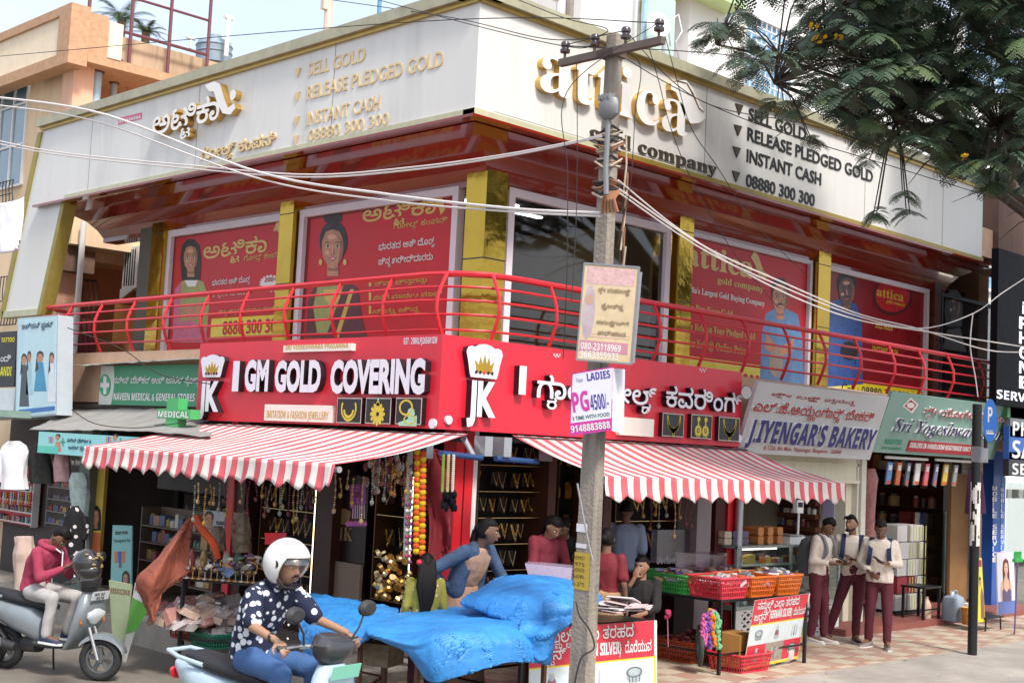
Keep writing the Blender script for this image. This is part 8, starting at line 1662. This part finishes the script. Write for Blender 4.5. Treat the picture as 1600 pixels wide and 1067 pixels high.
p=pd(944,960,13.6);p=V((p.x,p.y,.05));J2=base_joints();figure('person in a maroon and beige saree just right of the concrete pole',p,fix(p,160),J2,SKIN_D,mat('maroon_blouse','6b1420',.8),mat('beige_saree','9c7a58',.85,var=.3,scale=8),hair='bun',sleeve=.35,hem=.3,fem=True,s=.93,seed=25,skirt=True,tname='blouse')
J=base_joints();J.update(pelvis=(0,.0,.50),waist=(0,0,.62),chest=(0,-.03,.82),neck=(0,-.05,1.0),head=(0,-.08,1.14),shL=(.165,-.03,.95),shR=(-.165,-.03,.95),elL=(.2,-.16,.72),wrL=(.08,-.3,.66),elR=(-.19,-.2,.78),wrR=(-.05,-.2,1.02),hpL=(.09,0,.5),hpR=(-.09,0,.5),knL=(.13,-.42,.52),knR=(-.13,-.42,.52),anL=(.12,-.40,.1),anR=(-.12,-.40,.1),toL=(.12,-.56,.04),toR=(-.12,-.56,.04))
p=pd(1000,1000,14.5);p=V((p.x,p.y,.05));figure('seated woman in black with a hand at her mouth beside the green basket',p,fix(p,-12),J,SKIN,m_blktop,mat('red_lap','7a2430',.85,var=.2),look=(-.15,-.95,-.1),hair='bun',sleeve=.8,hem=.1,fem=True,seed=27,hands={'R':dict(d=(.3,.1,.9),n=(.2,.9,0),curl=.9)},tname='kurta')
J=base_joints();p=pd(973,940,16.2);p=V((p.x,p.y,.12));figure('man in a pale blue shirt with his back turned, standing in for a reflection',p,fix(p,172),J,SKIN_D,mat('paleblue_shirt','93a2bd',.85,var=.08),mat('grey_trousers','6f6f76',.8),hair='short',sleeve=.45,hem=.25,seed=31)  # solid figure put inside in place of a reflected man
m_tyre=mat('tyre_rubber',(.022,.022,.024),.85,var=.25,bump=.4,bscale=80,dirt=.25);m_blkpl=mat('black_plastic',(.03,.03,.032),.45,var=.15);m_steel=mat('steel_bright',(.6,.6,.6),.25,.9,var=.1);m_lens=mat('headlight_lens','c9ced2',.08,var=.1,coat=.8);m_amber=mat('amber_lens','d9721c',.2,var=.05,coat=.6)
def se(c,ax,ay,p=.7,n=20):return[V(c)+V(ax)*math.copysign(abs(math.cos(t))**p,math.cos(t))+V(ay)*math.copysign(abs(math.sin(t))**p,math.sin(t))for t in[k*2*math.pi/n for k in range(n)]]
X3,Y3,Z3=V((1,0,0)),V((0,1,0)),V((0,0,1))
def scooter(label,pos,rz,body,cowl,plate,steer=0.0,headon='apron'):
 o=thing('scooter',label,'scooter',pos,rz);P=lambda b,n,m,sh=45:lb(b,n,m,o,sh)
 def sub(b,n,m,par):x=b.build(n,m,None);x.parent=par;WORLD[x.name]=WORLD[o.name].copy();return x
 S=Matrix.Rotation(steer,3,'Z');ax0=V((0,-.52,.6));st=lambda p:ax0+S@(V(p)-ax0)
 for nm,y,fr_ in(('front',-.62,True),('rear',.63,False)):
  c=V((0,y,.225));g=(lambda p:st(p))if fr_ else(lambda p:V(p))
  b=MB();b.loft([[g(c+V((x,r*math.cos(t),r*math.sin(t))))for x,r in((-.03,.13),(.03,.13),(.03,.145),(-.03,.145))]for t in[k*.2618 for k in range(25)]],caps=False)
  for k in range(5):
   t=k*1.2566+.3;d=V((0,math.cos(t),math.sin(t)));e=V((0,-math.sin(t),math.cos(t)));b.hexa([g(c+V((x,0,0))+d*r+e*q)for x in(-.018,.018)for r,q in((.03,-.022),(.135,-.034),(.135,.010),(.03,.022))])
  b.cyl(g(c-X3*.05),g(c+X3*.05),.038,n=14);wo=P(b,'wheel',mat('alloy_grey','6e7072',.4,.5,var=.15))
  b=MB();b.loft([[g(c+V((.05*math.cos(a),(.183+.044*math.sin(a))*math.cos(t),(.183+.044*math.sin(a))*math.sin(t))))for a in[q*.5236 for q in range(12)]]for t in[k*.19635 for k in range(33)]],caps=False);sub(b,'tyre',m_tyre,wo)
 b=MB();R=[]
 for k in range(13):t=.25+2.3*k/12;r=.255;R.append([st(V((x,-.62-r*math.cos(t)*1.02,.225+(r+dz)*math.sin(t)+.01)))for x,dz in((-.075,-.055),(-.07,0),(0,.012),(.07,0),(.075,-.055),(.055,-.03),(0,-.006),(-.055,-.03))])
 b.loft(R);P(b,'front_fender',body,60)
 for q in(-1,1):b=MB();b.cyl(st(V((q*.085,-.62,.225))),st(V((q*.07,-.5,.55))),.020,n=10);P(b,'fork',m_steel)
 b=MB();b.loft([se((0,-.26,.30),X3*.15,Y3*.04),se((0,-.36,.42),X3*.185,Y3*.05),se((0,-.43,.58),X3*.205,Y3*.075),se((0,-.47,.72),X3*.195,Y3*.085),se((0,-.47,.84),X3*.16,Y3*.07),se((0,-.45,.91),X3*.10,Y3*.05)]);P(b,'front_apron',body,60)
 b=MB();b.loft([se((0,-.515,.58),X3*.04,Y3*.02),se((0,-.54,.65),X3*.13,Y3*.03),se((0,-.55,.70),X3*.13,Y3*.025),se((0,-.54,.74),X3*.04,Y3*.02)]);P(b,'headlight',[m_lens])
 for q in(-1,1):b=MB();b.loft([se((q*.15,-.48,.58),X3*.02,Z3*.014),se((q*.165,-.50,.62),X3*.024,Z3*.03),se((q*.16,-.49,.67),X3*.012,Z3*.012)]);P(b,'indicator',m_amber)
 b=MB();b.loft([se((0,-.27,.335),X3*.16,Z3*.03),se((0,-.05,.315),X3*.17,Z3*.03),se((0,.14,.33),X3*.16,Z3*.04)]);P(b,'floorboard',m_blkpl)
 b=MB();b.loft([se((0,.10,.46),X3*.12,Z3*.15),se((0,.22,.52),X3*.155,Z3*.17),se((0,.45,.57),X3*.175,Z3*.15),se((0,.70,.63),X3*.155,Z3*.12),se((0,.90,.69),X3*.10,Z3*.075),se((0,1.0,.72),X3*.05,Z3*.04)]);P(b,'rear_body',body,60)
 b=MB();b.loft([se((0,.02,.70),X3*.09,Z3*.03),se((0,.14,.735),X3*.13,Z3*.05),se((0,.38,.75),X3*.145,Z3*.05),se((0,.58,.77),X3*.14,Z3*.055),se((0,.80,.80),X3*.10,Z3*.045),se((0,.88,.80),X3*.06,Z3*.025)]);P(b,'seat',mat('seat_vinyl','1f1f22',.6,var=.15,bump=.15),60)
 b=MB();b.tube([V((-.13,.62,.77)),V((-.15,.85,.80)),V((-.10,1.02,.82)),V((.10,1.02,.82)),V((.15,.85,.80)),V((.13,.62,.77))],.016,8);P(b,'grab_rail',body)
 b=MB();b.loft([se((0,1.0,.66),X3*.08,Z3*.04),se((0,1.04,.67),X3*.06,Z3*.03)]);P(b,'tail_light',m_redp)
 b=MB();b.cyl((-.17,.35,.27),(-.19,.72,.33),.045,.06,n=14);b.cyl((-.19,.72,.33),(-.195,.9,.37),.06,.045,n=14);b.hexa([V(q)for q in((-.235,.5,.27),(-.23,.85,.31),(-.23,.85,.38),(-.235,.5,.36),(-.225,.5,.27),(-.22,.85,.31),(-.22,.85,.38),(-.225,.5,.36))],1);P(b,'silencer',[m_blkpl,m_steel])
 b=MB();b.loft([se((.02,.2,.30),X3*.09,Z3*.09),se((.06,.45,.27),X3*.09,Z3*.08),se((.09,.66,.24),X3*.06,Z3*.07)]);P(b,'engine',mat('engine_grey','4a4a4a',.6,.4,var=.2))
 b=MB();b.tube([V((.12,.1,.28)),V((.18,.14,.1)),V((.22,.16,.01))],.012,6);P(b,'side_stand',m_blkpl)
 H_=lambda p:st(p)
 b=MB();b.loft([[H_(q)for q in r]for r in(se((0,-.43,.90),X3*.06,Y3*.05),se((0,-.46,.97),X3*.15,Y3*.08),se((0,-.46,1.04),X3*.17,Y3*.085),se((0,-.42,1.09),X3*.11,Y3*.06),se((0,-.40,1.10),X3*.05,Y3*.03))]);P(b,'handle_cowl',cowl,60)
 b=MB();b.tube([H_(q)for q in(V((-.36,-.33,1.02)),V((-.2,-.40,1.03)),V((0,-.43,1.02)),V((.2,-.40,1.03)),V((.36,-.33,1.02)))],.014,8);P(b,'handlebar',m_steel)
 for q in(-1,1):
  b=MB();b.cyl(H_(V((q*.24,-.385,1.028))),H_(V((q*.37,-.325,1.02))),.02,n=10);P(b,'grip',m_blkpl)
  b=MB();b.tube([H_(V((q*.22,-.41,1.04))),H_(V((q*.26,-.44,1.12))),H_(V((q*.31,-.43,1.2)))],.008,6);mo=P(b,'mirror',m_blkpl)
  b=MB();c=H_(V((q*.34,-.43,1.24)));b.loft([[c+S@V((.085*k*math.cos(t)*q,dy,.055*k*math.sin(t)))for t in[j*.3927 for j in range(16)]]for k,dy in((.6,-.03),(.95,-.015),(1,.005),(.95,.008))]);b.loft([[c+S@V((.075*math.cos(t),.0085+e,.047*math.sin(t)))for t in[j*.3927 for j in range(16)]]for e in(0,.001)],1);sub(b,'mirror_glass',[m_blkpl,m_steel],mo)
  b=MB();b.tube([H_(V((q*.2,-.42,1.03))),H_(V((q*.27,-.42,1.04))),H_(V((q*.35,-.39,1.03)))],.007,6);P(b,'brake_lever',m_steel)
 b=MB();Fp_=Frame(o.location*0+V((0,-.585,.87)),X3,(0,-.25,1));b.fbox(Fp_,-.13,.13,-.04,.05,-.006,0);po=P(b,'number_plate',mat('plate_'+plate,plate,.4,var=.05))
 return o,po
c0=onz(152,1064,-.2);rz1=fix(c0,50);Rm=Matrix.Rotation(rz1,3,'Z');base=c0-Rm@V((0,-.62,0));base.z=-.2
m_sgrey=mat('scooter_grey','878f94',.35,.3,var=.12,coat=.4,dirt=.25)
o1_,plt=scooter('grey parked scooter at the left kerb with a young man sitting on it',base,rz1,m_sgrey,m_blkpl,'c9ccd0',steer=.35)
b=MB();Fp_=Frame(V((0,-.588,.87)),X3,(0,-.25,1));T=raw_text(sansb('KA 02'),0,2);b.text(T,Fp_,-.1,.01,.055,.04,.001);T=raw_text(sansb('4516'),0,2);b.text(T,Fp_,-.07,-.032,.055,.04,.001);x=b.build('lettering',m_black,None);x.parent=plt
J=base_joints();J.update(pelvis=(0,.30,.87),waist=(0,.29,1.0),chest=(0,.22,1.17),neck=(0,.12,1.33),head=(0,.02,1.43),shL=(.18,.15,1.27),shR=(-.18,.15,1.27),elL=(.22,.05,1.02),wrL=(.07,-.12,1.14),elR=(-.22,.05,1.02),wrR=(-.07,-.12,1.12),hpL=(.09,.26,.85),hpR=(-.09,.26,.85),knL=(.17,-.14,.80),knR=(-.17,-.10,.82),anL=(.16,-.04,.42),anR=(-.17,-.05,.42),toL=(.17,-.2,.385),toR=(-.18,-.21,.385))
m_pinkh=mat('pink_hoodie','93304a',.9,var=.12,scale=12,bump=.25,bscale=40)
o,M=figure('young man in a pink hoodie sitting on the parked scooter with a phone',base,rz1,J,SKIN_D,m_pinkh,mat('pale_trousers','a5a2a0',.85,var=.1),look=(.05,-.7,-.72),hair='quiff',sleeve=.98,hem=.15,seed=41,shoes=mat('shoe_navy','2b3350',.7),hands={'L':dict(d=(-.5,-.7,.4),n=(-.3,.3,.9),curl=.6),'R':dict(d=(.5,-.7,.4),n=(.3,.3,.9),curl=.6)},eyes_closed=True,tname='hoodie')
b=MB();n_=V(J['neck']);b.tube([n_+V((.09*math.cos(t),.02+.10*math.sin(t),.01+.03*math.sin(t)))for t in[k*.3927 for k in range(16)]],.035,8,closed=True);lb(b,'hood',m_pinkh,o)
b=MB();b.tube([n_+V((.05,-.07,.0)),n_+V((.03,-.14,-.06)),n_+V((-.02,-.15,-.05)),n_+V((-.05,-.08,0))],.007,6);b.tube([n_+V((0,-.16,-.05)),n_+V((-.02,-.18,-.2))],.006,5);lb(b,'drawcord',m_white,o)
phone(M@V((0,-.2,1.22)),'phone in the hands of the young man on the scooter',Matrix.Rotation(rz1,4,'Z')@Matrix.Rotation(.6,4,'X'))
hl=thing('helmet','black helmet with gold graphics hung on the parked scooter handlebar','helmet',pd(136,878,13.0));c=pd(136,879,12.85);T=Matrix.Rotation(rz1,3,'Z')
b=MB();b.ell(c,(.125,.145,.135),0,22,16,T);b.ell(c+T@V((0,-.03,-.07)),(.115,.13,.09),0,20,12,T);lb(b,'shell',mat('helmet_black',(.02,.02,.022),.15,var=.1,coat=.8),hl);
for x in hl.children:x.matrix_parent_inverse=Matrix.Translation(-hl.location)
b=MB();rr=random.Random(3)
for k in range(14):
 t=rr.uniform(-2.6,-.4);a=rr.uniform(-.3,.9);d=T@V((math.cos(t)*math.cos(a)*.127,math.sin(t)*math.cos(a)*.147,math.sin(a)*.137));b.ell(c+d,(.022,.022,.012),0,7,5)
x=b.build('graphics',mat('helmet_gold','a08a58',.3,.3),None);x.parent=hl;x.matrix_parent_inverse=Matrix.Translation(-hl.location)
b=MB();vs=[]
for i in range(7):
 for j in range(13):a=-.1+.09*i-.35;t=-math.pi/2+(-1.1+2.2*j/12);vs.append(c+T@V((.131*math.cos(a)*math.cos(t),.151*math.cos(a)*math.sin(t),.13*math.sin(a))))
b.add(vs,[(i*13+j,i*13+j+1,(i+1)*13+j+1,(i+1)*13+j)for i in range(6)for j in range(12)],0,True);x=b.build('visor',mat('visor_smoke',(.03,.03,.035),.05,var=0,coat=1),None);x.parent=hl;x.matrix_parent_inverse=Matrix.Translation(-hl.location)
c2=onz(-28,1040,-.2);o2_=dup(o1_,loc=(c2 .x-.2,c2 .y+.5,-.2),rz=rz1-.1,label='dark scooter tail showing at the left edge behind the parked scooter')
for ch in o2_.children:
 if ch.name.split('.')[0]in('front_apron','rear_body','front_fender'):ch.data=ch.data.copy();ch.data.materials[0]=m_blkpl
hp=pd(449,885,8.9);rz2=fix(hp,45);Rm=Matrix.Rotation(rz2,3,'Z');base2=hp-Rm@V((0,.0,0));base2 .z=hp.z-1.49
m_swhite=mat('scooter_white','a8bac6',.3,var=.05,coat=.6)
o3_,plt=scooter('pale grey scooter ridden past the blue tarpaulins, with a mint number plate',base2,rz2,m_swhite,mat('cowl_dark',(.035,.036,.04),.35,var=.1,coat=.4),'7fc4ae',steer=.0)
J=base_joints();J.update(pelvis=(0,.28,.88),waist=(0,.27,1.02),chest=(0,.19,1.20),neck=(0,.09,1.36),head=(0,.0,1.49),shL=(.185,.11,1.295),shR=(-.185,.11,1.295),elL=(.30,-.02,1.12),wrL=(.325,-.27,1.06),elR=(-.30,-.02,1.12),wrR=(-.325,-.27,1.06),hpL=(.09,.24,.86),hpR=(-.09,.24,.86),knL=(.17,-.18,.82),knR=(-.17,-.18,.82),anL=(.14,-.08,.42),anR=(-.14,-.08,.42),toL=(.14,-.24,.385),toR=(-.14,-.24,.385))
m_flor=dots_mat('floral_navy','161d38','d3d6dd',17,.36);m_jean=mat('blue_jeans','3d5f8f',.85,var=.2,scale=10,bump=.25,bscale=80)
o,M=figure('scooter rider in a white helmet, navy floral shirt and blue jeans',base2,rz2,J,SKIN_L,m_flor,m_jean,look=(-.02,-.98,-.12),hair=None,sleeve=.42,hem=.2,seed=51,mustache=True,hands={'L':dict(d=(.1,-.8,-.35),n=(-.2,-.3,-1),curl=1.2),'R':dict(d=(-.1,-.8,-.35),n=(.2,-.3,-1),curl=1.2)},vox=.0075);collar(o,J,m_flor)
b=MB();b.loft([[V(J['wrR']).lerp(V(J['elR']),.12)+q for q in se((0,0,0),V((.032,0,.01)),V((0,.012,.03)),1,12)],[V(J['wrR']).lerp(V(J['elR']),.22)+q for q in se((0,0,0),V((.034,0,.01)),V((0,.012,.032)),1,12)]]);lb(b,'watch',m_black,o)
hm=thing('helmet','white open face helmet with raised visor worn by the scooter rider','helmet',base2,rz2);hc=V(J['head'])+V((0,0,.025))
b=MB();nu,nv=36,22;vs=[]
for j in range(nv+1):
 for k in range(nu):
  t=2*math.pi*k/nu;sn=math.sin(t);fr_=max(0,min(1,(-sn-.05)/.55));lo=-.95+fr_*1.22;a=lo+(math.pi/2-lo)*j/nv;vs.append(hc+V((.128*math.cos(a)*math.cos(t),.155*math.cos(a)*math.sin(t)+.005,.148*math.sin(a))))
b.add(vs,[(j*nu+k,j*nu+(k+1)%nu,(j+1)*nu+(k+1)%nu,(j+1)*nu+k)for j in range(nv)for k in range(nu)],0,True);x=lb(b,'shell',mat('helmet_white','d6d5d2',.3,var=.05,coat=.4),hm,80);x.modifiers.new('t','SOLIDIFY').thickness=-.02
b=MB();vs=[]
for i in range(6):
 for j in range(17):a=.20+.09*i;t=-math.pi/2+(-1.25+2.5*j/16);vs.append(hc+V((.137*math.cos(a)*math.cos(t),.178*math.cos(a)*math.sin(t)+.005,.15*math.sin(a)-.03)))
b.add(vs,[(i*17+j,i*17+j+1,(i+1)*17+j+1,(i+1)*17+j)for i in range(5)for j in range(16)],0,True);lb(b,'visor',glass('visor_clear',(.55,.55,.58),.6),hm)
b=MB()
for q in(-1,1):b.cyl(hc+V((q*.125,-.03,.0)),hc+V((q*.142,-.03,.0)),.026,n=14);b.tube([hc+V((q*.105,-.02,-.1)),hc+V((q*.08,-.05,-.15)),hc+V((0,-.07,-.165))],.009,6)
lb(b,'strap',m_black,hm)
b=MB();b.lathe(hc+V((0,.005,0)),[(.07,-.175),(.08,-.165),(.075,-.155)],24);lb(b,'padding',m_black,hm)
